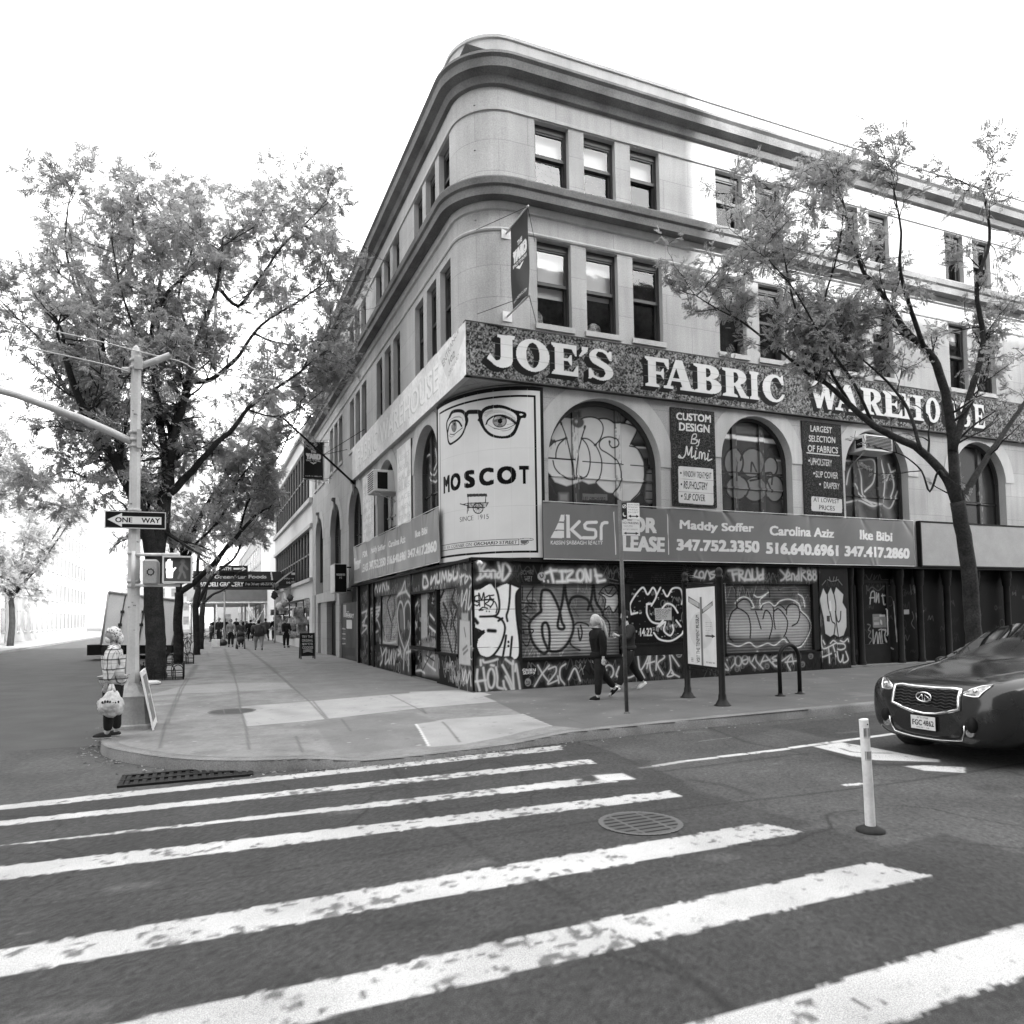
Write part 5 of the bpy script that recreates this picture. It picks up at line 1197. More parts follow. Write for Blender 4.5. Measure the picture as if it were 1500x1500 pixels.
# --- its faded twin on the side street
FAL = thing('fascia_sign', 'faded white shop sign with peeling letter outlines along the side street', 'sign', (dS, 0, zb))
P = Paint(-.14, 12.85, zb - .02, zt, .016, .74)
P.mottle(40, .82, 1.08, 9); P.mottle(4, .9, 1.06, 10)
P.text('FABRIC WAREHOUSE', 11.9, 1.9, zb + .25, zt - .3, .50, bold=.02); P.text('FABRIC WAREHOUSE', 11.86, 1.86, zb + .28, zt - .27, .80, bold=.01)
for k in range(60):
    y, z = RNG.uniform(1, 12.6), RNG.uniform(zb + .2, zt - .2); P.stroke([(y, z), (y + RNG.normal(0, .1), z - abs(RNG.normal(0, .25)))], .02, .35, .5, .8, False)
C = Crop(420, 330, 5, LP(dS))
P.fill(C(1120, 975, 1260, 780, 1320, 770, 1250, 950, 1180, 1140), .60, .9)
P.quadtext('ENTRANCE', *C(1135, 1000, 1255, 745, 1262, 775, 1150, 1040), .25); P.quadtext('102', *C(1185, 985, 1230, 910, 1232, 960, 1190, 1025), .2, bold=.02); P.quadtext('ORCHARD', *C(1180, 1080, 1262, 930, 1262, 965, 1185, 1115), .3)
P.mesh('sign_face', posL(dS), BOARD, FAL)
m = MB(); m.box(dS + .003, -.136, zb - .02, 0, 12.85, zt - .004); m.build('sign_box', GREY, FAL)
# --- curved billboard on the cut corner
BC, BA, BB = (1.78, 2.24), 1.84, 2.30
tt = np.linspace(0, math.pi / 2, 900)
ex, ey = BC[0] - BA * np.cos(tt), BC[1] - BB * np.sin(tt)
ss = np.concatenate([[0], np.cumsum(np.hypot(np.diff(ex), np.diff(ey)))])
def onb(u, v):                                       # photo point onto the curved board: (arc length, height)
    d = ray(u, v); o = CAM
    A, B = d[0] / BA, d[1] / BB; E0, F0 = (o[0] - BC[0]) / BA, (o[1] - BC[1]) / BB
    a, b, c = A * A + B * B, 2 * (A * E0 + B * F0), E0 * E0 + F0 * F0 - 1
    disc = max(b * b - 4 * a * c, 0)
    t = (-b - math.sqrt(disc)) / (2 * a)
    q = o + d * t
    return (float(np.interp(math.atan2((BC[1] - q[1]) / BB, (BC[0] - q[0]) / BA), tt, ss)), q[2])
SB = ss[-1]
BIL = thing('billboard', 'curved white billboard on the corner with spectacles, two eyes and a handcart', 'billboard', (.6, .7, 2.97))
zB0, zB1 = 2.98, 7.0
P = Paint(0, SB, zB0, zB1, .0085, .60)
P.mottle(160, .95, 1.03, 3)
cb, ce = Crop(640, 550, 5, onb), Crop(640, 590, 9.375, onb)
def frame(i, v): 
    P.rect(i, SB - i, zB0 + i, zB1 - i, v)
keep = P.A.copy()
P.A[:] = .015; frame(.045, .62); frame(.155, .015); frame(.205, .6)
w = P.win(.205, SB - .205, zB0 + .205, zB1 - .205); P.A[w] = keep[w]
rim = lambda L, wd, v=.012, al=1.: S(P, ce, wd * (1.4 if wd >= .03 else 1.15), v, [L], al, .15)
# spectacles: right eye frame with a heavier brow, bridge, left frame
P.fill([ce(*flat(catmull([(590, 190), (600, 120), (660, 60), (750, 32), (860, 28), (960, 50), (1080, 100), (1215, 132), (1220, 205), (1160, 215), (1130, 300), (1090, 400), (1040, 460), (960, 490), (860, 490), (760, 470), (680, 420), (620, 340), (570, 235), (590, 190)], 5))),
        ce(*flat(catmull([(622, 210), (637, 145), (684, 102), (760, 80), (860, 74), (955, 92), (1050, 136), (1096, 190), (1091, 260), (1062, 355), (1012, 424), (948, 453), (860, 455), (774, 434), (706, 389), (653, 318), (622, 210)], 5)))], .014)
P.fill(ce(1130, 155, 1155, 148, 1188, 160, 1160, 178, 1140, 172), .6)
rim((410, 160, 430, 130, 500, 125, 570, 125, 600, 140), .075)
rim((412, 175, 400, 145), .05); rim((580, 150, 590, 215, 575, 235), .05)
rim((175, 190, 210, 130, 280, 110, 350, 120, 392, 170, 405, 240), .06)
rim((405, 235, 390, 330, 350, 430, 290, 500, 220, 550, 180, 565, 155, 520, 145, 420, 135, 330, 140, 260, 175, 190), .04)
rim((392, 170, 415, 235, 400, 300), .06)
for s_, C_ in ((1, None),):                          # right eye
    P.fill(ce(*flat(ell(862, 252, 92, 82))), .20); P.fill(ce(*flat(ell(868, 248, 34, 36))), .012); P.fill(ce(*flat(ell(800, 215, 22, 16))), .6)
    for a in np.linspace(0, 6.28, 34):
        rim((862 + 38 * math.cos(a), 252 + 36 * math.sin(a), 862 + 86 * math.cos(a), 252 + 76 * math.sin(a)), .006, [.03, .45][int(a * 20) % 2], .8)
    P.stroke(ce(*flat(ell(862, 252, 92, 82))), .02, .02)
    rim((680, 290, 700, 240, 770, 190, 850, 172, 930, 182, 1010, 225, 1090, 285), .03); rim((900, 178, 1000, 215, 1085, 280), .045)
    rim((660, 305, 690, 285), .012); rim((780, 350, 860, 362, 960, 350, 1030, 320, 1085, 288), .016); rim((700, 300, 760, 335, 800, 350), .008)
    for k in range(9): rim((960 + k * 12, 300 - k * 2, 1010 + k * 8, 290), .005, .1, .8)
    for k, y in enumerate((120, 132, 145)): rim((650 + k * 10, 180 + k * 8, 720, y + 8, 860, y - 12, 980, y + 22, 1080, y + 95), .008, .2, .7)
    for k in range(14): x = 640 + k * 9; rim((x, 150 - k * 3, x + 20, 130 - k * 3), .006, .25, .6)
    for k in range(22): x = 930 + k * 7; rim((x, 160 + k * 4.2, x + 12, 185 + k * 4.2), .007, .08, .7)
    for k in range(5): rim((860 + k * 14, 382 + k * 3, 960 + k * 10, 378 - k * 2, 1030 + k * 4, 345 - k * 4), .006, .25, .7)
P.fill(ce(*flat(ell(235, 320, 38, 85))), .16); P.fill(ce(*flat(ell(240, 310, 16, 34))), .014); P.fill(ce(*flat(ell(205, 290, 8, 20))), .6)   # left eye
rim((150, 400, 170, 310, 205, 260, 250, 243, 300, 260, 340, 320), .035); rim((180, 430, 230, 435, 280, 400, 350, 345), .018); rim((165, 450, 200, 470, 250, 440), .012, .2)
for k in range(8): rim((160 + k * 12, 250 - k * 9, 210 + k * 14, 215 - k * 4, 280 + k * 10, 190 + k * 3), .007, .22, .6)
for k in range(10): rim((205 + k * 7, 300, 215 + k * 5, 345), .005, .4, .7)
rim((300, 180, 340, 210, 360, 250), .008, .2)
# name, handcart, date, address strip
t0, t1 = cb(675, 660, 675, 795); m0 = cb(50, 760)[0]
for ch, a_, b_ in (('M', 48, 93), ('O', 99, 173), ('S', 199, 279), ('C', 309, 416), ('O', 440, 581), ('T', 603, 676)):
    P.text(ch, cb(a_, 760)[0][0], cb(b_, 730)[0][0], t1[1] + .005, t0[1] - .005, .010, bold=.05)
cut = lambda w_, *Ls: S(P, cb, w_, .03, Ls, 1, .15, False)
P.fill(cb(220, 868, 365, 865, 370, 886, 222, 890), .05); cut(.022, (228, 890, 232, 990), (358, 884, 356, 930), (225, 960, 222, 1010), (170, 940, 225, 955), (190, 945, 215, 940))
for k in range(5): cut(.012, (222, 936 + k * 7, 376 - k * 6, 931 + k * 8))
cut(.02, (222, 936, 376, 931), (360, 960, 376, 932), (222, 968, 350, 968))
P.stroke(cb(*flat(ell(302, 972, 36, 38))), .024, .03, 1, .2); P.fill(cb(*flat(ell(302, 972, 7, 8))), .03)
for a in np.linspace(0, 6.28, 13): cut(.009, (302, 972, 302 + 34 * math.cos(a), 972 + 36 * math.sin(a)))
q = cb(168, 1048, 380, 1022, 380, 1042, 168, 1062); zz = (q[1][1] + q[2][1]) / 2
P.text('SINCE  1915', q[0][0], q[1][0], zz - .06, zz + .06, .06)
q = cb(105, 1210, 600, 1198, 600, 1240); z0, z1 = q[2][1], q[1][1]; sa, sb2 = cb(30, 1225)[0][0], q[1][0]
for L in ([(sa, z0), (sb2, z0), (sb2, z1), (sa, z1)],): P.stroke(L + L[:1], .016, .03, 1, .2, False)
h = z1 - z0
P.text('CORNER ON', q[0][0], cb(255, 1210)[0][0], z0 + h * .22, z1 - h * .2, .06, shear=.15); P.text('ORCHARD STREET', cb(270, 1200)[0][0], cb(592, 1200)[0][0], z0 + h * .22, z1 - h * .2, .02, bold=.02, shear=.15)
P.text('118', sa + .05, q[0][0] - .06, z0 + h * .25, z1 - h * .25, .25)
P.stroke(cb(605, 1198, 650, 1192, 700, 1196, 702, 1206, 655, 1208, 672, 1216, 665, 1228, 640, 1240, 608, 1238), .012, .03, 1, .2); P.fill(cb(612, 1205, 660, 1205, 665, 1222, 640, 1236, 615, 1230), .12, .9)
for k in range(4): cut(.008, (620 + k * 10, 1210, 628 + k * 8, 1230))
for k in range(1, 8):                                # seams of the vinyl strips
    s_ = SB * k / 8 + .05; P.stroke([(s_, zB0), (s_, zB1)], .006, .75 if k % 2 else .4, .35, .5, False)
for z in (4.25, 5.6): P.stroke([(0, z), (SB, z - .015)], .007, .35, .5, .5, False)
P.rect(0, .26, zB0 + .2, zB1 - .2, .66, .35)
def posB(u, v, d):
    t = np.interp(u, ss, tt)
    return np.stack([BC[0] - (BA - d) * np.cos(t), BC[1] - (BB - d) * np.sin(t), v], 1)
P.mesh('board_face', posB, pm('billboard_vinyl', .4, .03, 2, 60, .02, spec=.06), BIL, smooth=True)
m = MB(); uu = np.linspace(0, SB, 40)
for za, zc in ((zB0 - .05, zB0 + .005), (zB1 - .005, zB1 + .045)):
    a = posB(uu, np.full(40, za), np.full(40, -.012)); b = posB(uu, np.full(40, zc), np.full(40, -.012)); c = posB(uu, np.full(40, za), np.full(40, .1)); d = posB(uu, np.full(40, zc), np.full(40, .1))
    for i in range(39): m.quad(a[i], a[i + 1], b[i + 1], b[i]); m.quad(a[i], a[i + 1], c[i + 1], c[i]); m.quad(b[i], b[i + 1], d[i + 1], d[i])
m.box(BC[0] - .03, BC[1] - BB - .015, zB0 - .05, BC[0] + .025, .03, zB1 + .045); m.box(BC[0] - BA - .015, BC[1] - .03, zB0 - .05, .03, BC[1] + .025, zB1 + .045)
m.build('board_frame', DARK, BIL)
m = MB(); m.ball((.12, -.16, 2.86), (.07, .07, .06)); m.box(.08, -.14, 2.88, .16, -.02, 2.93)
tag(m.build('globe_light', OFFW), 'small white globe light under the curved billboard corner', 'lamp')

# --- vinyl letting banners
def banner(face, d, u0, u1, z0, z1, draw, label, seed):
    t = thing('banner', label, 'banner', ((u0 + u1) / 2, d, z0) if face == 'R' else (d, (u0 + u1) / 2, z0), 'letting banners round the corner')
    P = Paint(u0, u1, z0, z1, .0125, .155)
    draw(P)
    rg = np.random.default_rng(seed); ph = rg.uniform(0, 6, 12)
    folds = [(rg.uniform(u0, u1), rg.choice([z0, z1]), rg.uniform(.5, 1.6), rg.uniform(-.9, .9)) for _ in range(26)]
    def prof(X, Z):
        q = .012 * np.sin(X * 1.3 + ph[0]) + .01 * np.sin(X * 2.9 + Z * 2 + ph[1]) + .006 * np.sin(X * 6.1 - Z * 3 + ph[2])
        for a, zz, L, sl in folds:
            r = np.abs(Z - zz); c = (X - a - sl * r) / (.05 + .16 * r)
            q += .014 * np.exp(-c * c) * np.exp(-r / (.5 * L)) * np.sign(sl)
        return q
    def pos(u, v, dd):
        f = (v - z0) / (z1 - z0)
        sag = .05 * np.sin((u - u0) / (u1 - u0) * math.pi * 6) ** 2 * (1 - np.abs(2 * f - 1) * .2) * (f > .5) * (2 * f - 1)
        return (np.stack([u, d + dd, v - sag], 1) if face == 'R' else np.stack([d + dd, u, v - sag], 1))
    P.mesh('banner_sheet', pos, VINYL, t, prof, smooth=True)
    m = MB()
    for zz in (z0 - .012, z1 + .004):
        pts = [(u, d - .006, zz) if face == 'R' else (d - .006, u, zz) for u in np.linspace(u0, u1, 3)]; m.tube(pts, .009, 6)
    m.build('hem_rope', OFFW, t)
    m = MB()
    if face == 'R': m.box(u0 + .02, -.02, z0 + .02, u1 - .02, -.005, z1 - .1)
    else: m.box(-.02, u0 + .02, z0 + .02, -.005, u1 - .02, z1 - .1)
    m.build('backing_board', DARK2, t)
dB = -.17
TX = .62
def ban_R(P):
    f = RP(dB); a, b = Crop(640, 550, 5, f), Crop(960, 560, 3.75, f); p = Crop(0, 0, 1, f)
    for q in ((908, 1015, 932, 1015, 932, 1068, 893, 1068), (889, 1078, 932, 1078, 932, 1128, 866, 1130), (861, 1138, 932, 1138, 932, 1190, 833, 1190), (945, 1015, 970, 1015, 977, 1190, 950, 1190)): P.fill(a(*q), TX)
    S(P, a, .078, TX, [(1040, 1066, 985, 1128, 1050, 1190), (1165, 1072, 1095, 1074, 1078, 1092, 1082, 1116, 1100, 1126, 1150, 1130, 1160, 1145, 1160, 1178, 1148, 1190, 1068, 1190), (1200, 1198, 1200, 1110, 1208, 1085, 1224, 1077, 1246, 1077)], 1, .12, False)
    P.quadtext('KASSIN SABBAGH REALTY', *a(835, 1208, 1212, 1212, 1212, 1240, 835, 1238), TX, bold=.005)
    for L in (a(1297, 1000, 1306, 1310), b(65, 720, 75, 945)): P.stroke(L, .022, TX, 1, .1, False)
    P.quadtext('FOR', *p(913, 755, 962, 757, 962, 781, 913, 779), TX, bold=.05); P.quadtext('LEASE', *p(912, 784, 974, 787, 974, 809, 912, 807), TX, bold=.05)
    for t_, q, bo in (('Maddy Soffer', (137, 755, 541, 776, 541, 838, 137, 820), .035), ('347.752.3350', (118, 860, 570, 872, 570, 937, 118, 923), .05), ('Carolina Aziz', (628, 783, 985, 802, 985, 854, 628, 839), .035), ('516.640.6961', (608, 878, 1008, 894, 1008, 956, 608, 942), .05), ('Ike Bibi', (1123, 810, 1300, 822, 1300, 874, 1123, 864), .035), ('347.417.2860', (1042, 898, 1395, 912, 1395, 970, 1042, 956), .05)):
        P.quadtext(t_, *b(*q), TX, bold=bo)
def ban_L(P):
    c = Crop(390, 600, 5, LP(dB))
    P.A[:] = .23  # lighter grey than the avenue banner stands in for sheen
    for t_, q, bo in (('Ike Bibi', (1095, 888, 1180, 850, 1180, 905, 1095, 940), .035), ('347.417.2860', (1042, 1030, 1245, 955, 1245, 1040, 1042, 1088), .05), ('516.640.6961', (882, 1078, 1028, 1032, 1028, 1098, 882, 1140), .05), ('347.752.3350', (757, 1112, 873, 1080, 873, 1142, 757, 1175), .05), ('LEASE', (700, 1137, 746, 1120, 746, 1178, 700, 1195), .05),
                      ('FOR', (706, 1042, 742, 1025, 742, 1072, 706, 1086), .05), ('Maddy Soffer', (765, 1010, 868, 976, 868, 1032, 765, 1068), .035), ('Carolina Aziz', (895, 963, 1020, 915, 1020, 972, 895, 1010), .035), ('ksr', (642, 1090, 690, 1072, 690, 1160, 642, 1180), .08)):
        P.quadtext(t_, *c(*q), TX, bold=bo)
f = RP(dB); banner('R', dB, f(795, 733)[0], f(1338, 780)[0], f(796, 818)[1], f(795, 733)[1] - .02, ban_R, 'grey letting banner with agents names and phone numbers along the avenue front', 3)
f = LP(dB); banner('L', dB, f(643, 780)[0], f(518, 820)[0], 3.05, 4.42, ban_L, 'grey letting banner with phone numbers along the side street front', 4)
m = MB(); m.box(14.2, -.14, 3.02, 20.5, -.02, 4.3); t = m.build('blank_sign', gm('blank_sign_grey', .27, .5, .08))
tag(t, 'plain grey sign box just right of the long letting banner', 'sign')
m = MB(); m.box(14.16, -.15, 4.3, 20.54, -.01, 4.35); m.box(14.16, -.15, 2.98, 20.54, -.01, 3.02); m.box(14.16, -.15, 3.02, 14.2, -.01, 4.3); m.build('sign_border', DARK, t)

# --- painted boards between the arches
def board(name, label, face, d, u0, u1, z0, z1, base, draw, group=None, mat=None, res=.011):
    t = thing(name, label, 'sign board', ((u0 + u1) / 2, d, z0) if face == 'R' else (d, (u0 + u1) / 2, z0), group)
    P = Paint(min(u0, u1), max(u0, u1), z0, z1, res, base)
    draw(P)
    P.mesh('board_face', (posR if face == 'R' else posL)(d), mat or BOARD, t)
    a, b = min(u0, u1), max(u0, u1)
    m = MB(); (m.box(a, d + .003, z0, b, 0.001, z1) if face == 'R' else m.box(d + .003, a, z0, 0.001, b, z1)); m.build('board_back', DARK2, t)
    return t
def rr_(L, r=.07):                                   # a panel with rounded corners from four points
    out = []
    for i in range(4):
        p, q, s_ = np.array(L[i]), np.array(L[i - 1]), np.array(L[(i + 1) % 4])
        a = p + (q - p) / np.linalg.norm(q - p) * r; b = p + (s_ - p) / np.linalg.norm(s_ - p) * r
        out += [tuple(a), tuple(.7 * p + .15 * a + .15 * b), tuple(b)]
    return out
dP = -.05
def spk(P, k=1.):
    n = vnoise(P.A.shape, 1.5, 5, 1); P.A *= np.clip((n - .45) * 8 * k + .7, .5, 3.)
def dr_custom(P):
    spk(P); c = Crop(960, 560, 3.75, RP(dP))
    P.quadtext('CUSTOM', *c(115, 165, 305, 180, 305, 222, 115, 205), .55, bold=.03); P.quadtext('DESIGN', *c(130, 220, 298, 235, 298, 278, 130, 265), .55, bold=.03)
    S(P, c, .026, .5, [(196, 335, 205, 290, 225, 285, 222, 305, 205, 312, 228, 318, 222, 335, 200, 335), (230, 315, 236, 330, 242, 314, 236, 345, 226, 350)], 1, .2)
    S(P, c, .034, .55, [(132, 400, 148, 416, 165, 395, 172, 352, 182, 400, 200, 355, 198, 410, 212, 405), (222, 378, 218, 420, 232, 415), (240, 418, 244, 385, 254, 388, 254, 420, 262, 390, 272, 392, 272, 424, 282, 418), (290, 392, 288, 428, 310, 422), (226, 362, 228, 364), (294, 376, 296, 378), (132, 400, 128, 412, 150, 416)], 1, .2)
    pn = rr_(c(126, 460, 318, 476, 320, 676, 128, 662)); P.fill(pn, .56)
    for t_, q in (('WINDOW TREATMENT', (152, 484, 308, 497, 308, 532, 152, 518)), ('REUPHOLSTERY', (156, 541, 287, 551, 287, 594, 156, 584)), ('SLIP COVER', (159, 609, 274, 616, 274, 656, 159, 646))): P.quadtext(t_, *c(*q), .03, bold=.015)
    for x, y in ((140, 498), (143, 560), (145, 624)): P.fill(c(*flat(ell(x, y, 5, 6))), .03)
    P.stroke(c(128, 530, 318, 540), .006, .2); P.stroke(c(128, 600, 318, 612), .006, .2)
def dr_large(P):
    spk(P, .6); c = Crop(960, 560, 3.75, RP(dP))
    for t_, q, bo in (('LARGEST', (852, 235, 970, 247, 970, 281, 852, 270), .02), ('SELECTION', (843, 290, 988, 301, 988, 335, 843, 325), .02), ('OF FABRICS', (837, 343, 1003, 357, 1003, 392, 837, 381), .02), ('UPHOLSTERY', (853, 413, 970, 427, 970, 462, 853, 454), .01), ('SLIP COVER', (880, 487, 1003, 495, 1003, 530, 880, 522), .01), ('DRAPERY', (926, 546, 1012, 556, 1012, 588, 926, 581), .01)): P.quadtext(t_, *c(*q), .46, bold=bo)
    for x, y in ((845, 430), (872, 500), (905, 560)): P.fill(c(*flat(ell(x, y, 5, 6))), .46)
    P.stroke(c(832, 387, 1010, 403), .03, .46, 1, .1, False)
    P.fill(rr_(c(857, 625, 1026, 642, 1026, 719, 857, 706)), .5)
    P.quadtext('AT LOWEST', *c(869, 630, 1010, 643, 1010, 667, 869, 655), .03, bold=.01); P.quadtext('PRICES', *c(900, 673, 986, 681, 986, 706, 900, 699), .03, bold=.01)
f = RP(dP)
board('painted_board', 'tall dark board lettered with custom design and a white panel, right of the widest arch', 'R', dP, f(984, 660)[0], f(1048, 660)[0], 4.42, 6.95, .022, dr_custom)
board('painted_board', 'tall dark board listing the largest selection of fabrics, right of the middle arch', 'R', dP, f(1177, 680)[0], f(1234, 680)[0], 4.36, 7.0, .022, dr_large)
def dr_faded(P):
    P.mottle(25, .8, 1.1, int(P.u0 * 10)); rg = np.random.default_rng(int(P.u0 * 7)); w = P.u1 - P.u0
    for k in range(7):
        z = P.v1 - .3 - k * .3; P.text(['FABRICS', 'DESIGN', 'SALE', 'SILKS', 'LACE', 'LINEN', 'TRIMS'][k], P.u1 - .15, P.u0 + .15, z - .16, z, .42, bold=.01, alpha=.5)
    for _ in range(40): u, v = rg.uniform(P.u0, P.u1), rg.uniform(P.v0, P.v1); P.stroke([(u, v), (u, v - rg.uniform(.1, .4))], .02, .4, .4, .8, False)
board('painted_board', 'weathered white board with nearly vanished lettering, nearer the corner on the side street', 'L', -.05, 4.79, 6.33, 4.25, 6.85, .76, dr_faded)
board('painted_board', 'weathered white board left of the air conditioner on the side street', 'L', -.05, 9.55, 11.4, 4.2, 6.9, .76, dr_faded)

# --- air conditioners in two arches
def aircon(label, x0, x1, y0, y1, z0, z1, front):
    t = thing('air_conditioner', label, 'air conditioner', ((x0 + x1) / 2, (y0 + y1) / 2, z0))
    m = MB(); m.cbox(x0, y0, z0, x1, y1, z1, .015); m.build('casing', OFFW, t)
    m = MB()
    for k in range(9):
        z = z0 + .07 + k * (z1 - z0 - .14) / 8
        if front == 'y': m.box(x0 + .05, y0 - .012, z, x1 - .05, y0 + .004, z + .02)
        else: m.box(x0 - .012, y0 + .05, z, x0 + .004, y1 - .05, z + .02)
    if front == 'y': m.box(x0 - .004, y0 + .08, z0 + .1, x0 + .004, y0 + .3, z1 - .1)
    else: m.box(x0 + .12, y0 - .004, z0 + .08, x0 + .45, y0 + .004, z1 - .08)
    m.build('grille', DARK, t)
    m = MB(); m.tube([(x0 + .08, y1, z0 - .35), (x0 + .08, y0 + .05, z0 - .005)] if front == 'y' else [(x1, y0 + .1, z0 - .35), (x0 + .05, y0 + .1, z0 - .005)], .015, 6)
    m.build('bracket', STEEL, t)
f = RP(-.25); a, b = f(1264, 636), f(1306, 664)
aircon('white air conditioner near the top of the right arch behind branches', a[0], b[0], -.3, .3, b[1], a[1], 'y')
f = LP(-.3); a, b = f(578, 682), f(558, 706)
aircon('white window air conditioner sticking out of the side street arch between two white boards', -.55, .3, 7.35, 8.25, 5.72, 6.42, 'x')

# --- hanging flags
def flag(label, org, out, top, h, w):
    """a pennant square to the wall: org is where its inner edge meets the wall side, out the unit direction away from the wall"""
    t = thing('hanging_flag', label, 'flag', (org[0], org[1], top - h), 'black flags of the shared office')
    P = Paint(0, w, 0, h, .012, .014)
    r = lambda a, b, c, d: (a * w, b * w, c * h, d * h)
    fl = out[0] < 0                                   # lettering must read from the photographer's side
    def T(s_, a, b, c, d, bo, sh=0):
        if fl: a, b = 1 - a, 1 - b
        P.text(s_, *r(a, b, c, d), .68, bold=bo, shear=sh)
    T('THE', .36, .64, .70, .76, .04); T('YARD', .10, .90, .53, .68, .10); T('SPACE TO WORK', .12, .88, .475, .515, .02)
    P.fill([(w * .3, h * .455), (w * .7, h * .455), (w * .5, h * .40)], .68); P.fill([(w * .42, h * .458), (w * .58, h * .458), (w * .5, h * .437)], .014)
    T('WWW.THEYARD.COM', .08, .92, .07, .10, .0)
    ph = random.random() * 6
    pos = lambda u, v, d: np.stack([org[0] + out[0] * u + (-out[1]) * .03 * np.sin(v * 3 + u * 4 + ph) * (1 - v / h), org[1] + out[1] * u + out[0] * .03 * np.sin(v * 3 + u * 4 + ph) * (1 - v / h), top - h + v + .0 * u], 1)
    P.mesh('cloth', pos, VINYL, t, smooth=True)
    for z in (top + .01, top - h - .01):
        m = MB(); e = Vector((org[0], org[1], z)); o = Vector((out[0], out[1], 0))
        b_ = e - o * .28; m.tube([b_, e + o * (w + .04)], .022, 8)
        m.build('bracket_arm', STEEL, t)
        m = MB(); q = Vector((-out[1], out[0], 0)); c = b_ - o * .0
        m.box(min(c.x - .1 * abs(q.x) - .015, c.x + .1 * abs(q.x) + .015), c.y - .1 * abs(q.y) - .015, z - .12, c.x + .1 * abs(q.x) + .015, c.y + .1 * abs(q.y) + .015, z + .12)
        m.build('wall_plate', OFFW, t)
        m = MB(); tip = e + o * w
        for s_ in (-1, 1): m.tube([tip, b_ + q * .75 * s_ + Vector((0, 0, -.05))], .008, 5)
        m.build('guy_wire', DARK2, t)
q1 = on(775, 425, 0, .95)
flag('black flag with white lettering on the avenue face above the long sign', (.95, -.28), (0, -1), 10.62, 1.96, max(.7, abs(q1[1] + .28)))
Yf = LP(-.3)(473, 660)[0]
a = at(445, 676, Yf)
zt_, zb_ = on(473, 648, 0, -.3)[2], on(473, 703, 0, -.3)[2]
flag('black flag with white lettering over the side street sidewalk', (-.30, Yf), (-1, 0), zt_, zt_ - zb_, abs(a[0] + .3))
t = thing('flagpole', 'bare slanting flagpole with a ball tip on the side street front', 'flagpole', (0, 12.9, 7.0))
a = Vector((-.02, 12.95, 6.95)); b = Vector(on(412, 610, 1, 12.0))
m = MB(); m.tube([a, b], [.045, .035], 8); m.build('pole', IRON, t)
m = MB(); m.ball(b, .07); m.build('ball_tip', IRON, t)
m = MB(); m.box(-.06, 12.8, 6.8, -.0, 13.1, 7.1); m.build('wall_plate', IRON, t)
m = MB(); k = a.lerp(b, .45)
for y in (11.2, 14.6): m.tube([k, (-.01, y, 8.7)], .012, 5)
m.build('guy_wire', IRON, t)
# projecting box sign by the doorway
Yb = 13.4
a, b = at(508, 826, Yb), at(490, 868, Yb)
t = thing('box_sign', 'black projecting box sign with small white lettering over the side street doorway', 'sign', (a[0], Yb, b[2]))
m = MB(); m.cbox(b[0], Yb, b[2], a[0], Yb + 1.0, a[2], .01); m.build('casing', OFFW, t)
P = Paint(b[0] + .02, a[0] - .02, b[2] + .02, a[2] - .02, .012, .012)
w_, h_ = a[0] - b[0], a[2] - b[2]
P.text('WOODFIRED', b[0] + w_ * .15, a[0] - w_ * .15, b[2] + h_ * .58, b[2] + h_ * .66, .6, bold=.04); P.text('PIE', b[0] + w_ * .4, a[0] - w_ * .4, b[2] + h_ * .48, b[2] + h_ * .55, .6)
P.mesh('sign_face', posR(Yb - .012), PAINT, t)
m = MB(); m.tube([(a[0], Yb + .5, a[2] - .1), (.0, Yb + .5, a[2] - .1)], .03, 8); m.tube([(a[0], Yb + .5, b[2] + .1), (.0, Yb + .5, b[2] + .1)], .03, 8); m.build('bracket_arm', IRON, t)
# ================================================================== STREET FURNITURE
def ngon_tube(m, pts, r, n=8): m.tube(pts, r, n); return m
# --- traffic signal pole on the corner
PX, PY = -6.63, -2.3
TP = thing('signal_pole', 'pale octagonal traffic signal pole on a bulky metal base at the kerb corner', 'signal pole', (PX, PY, 0))
m = MB(); m.lathe((PX, PY, 0), [(.098, .5), (.092, 2.), (.083, 4.5), (.078, 6.0), (.078, 6.02), (.05, 6.1), (.015, 6.14)], 8, False); m.build('pole_shaft', POLE, TP)
def rsq(r, z, b): return [(PX + sx * (r - (b if k else 0)), PY + sy * (r - (0 if k else b)), z) for sx, sy, ks in ((1, 1, (0, 1)), (-1, 1, (1, 0)), (-1, -1, (0, 1)), (1, -1, (1, 0))) for k in ks]
m = MB(); prof = [(.29, -.02, .05), (.29, .05, .05), (.265, .07, .06), (.245, .46, .07), (.25, .5, .07), (.19, .56, .08), (.115, .66, .05), (.10, .70, .045)]
vs = [v for r, z, b in prof for v in rsq(r, z, b)]
m.add(vs, [(k * 8 + i, k * 8 + (i + 1) % 8, k * 8 + 8 + (i + 1) % 8, k * 8 + 8 + i) for k in range(len(prof) - 1) for i in range(8)], False); m.build('pole_base', gm('base_paint', .36, .55, .15, 3, 30, .1, streak=.2), TP)
m = MB()
for z in (5.86, 5.74, 4.68, 4.56, 4.46, 2.73, 2.28, 2.20, 3.42, 3.24): m.lathe((PX, PY, z), [(.088 + (.006 if z < 5 else 0), 0), (.10, .005), (.10, .045), (.088, .05)], 12)
m.box(PX - .02, PY - .125, 5.72, PX + .1, PY - .08, 5.92); m.box(PX + .03, PY - .13, 4.44, PX + .1, PY - .07, 4.74)
m.build('clamp_band', STEEL, TP)
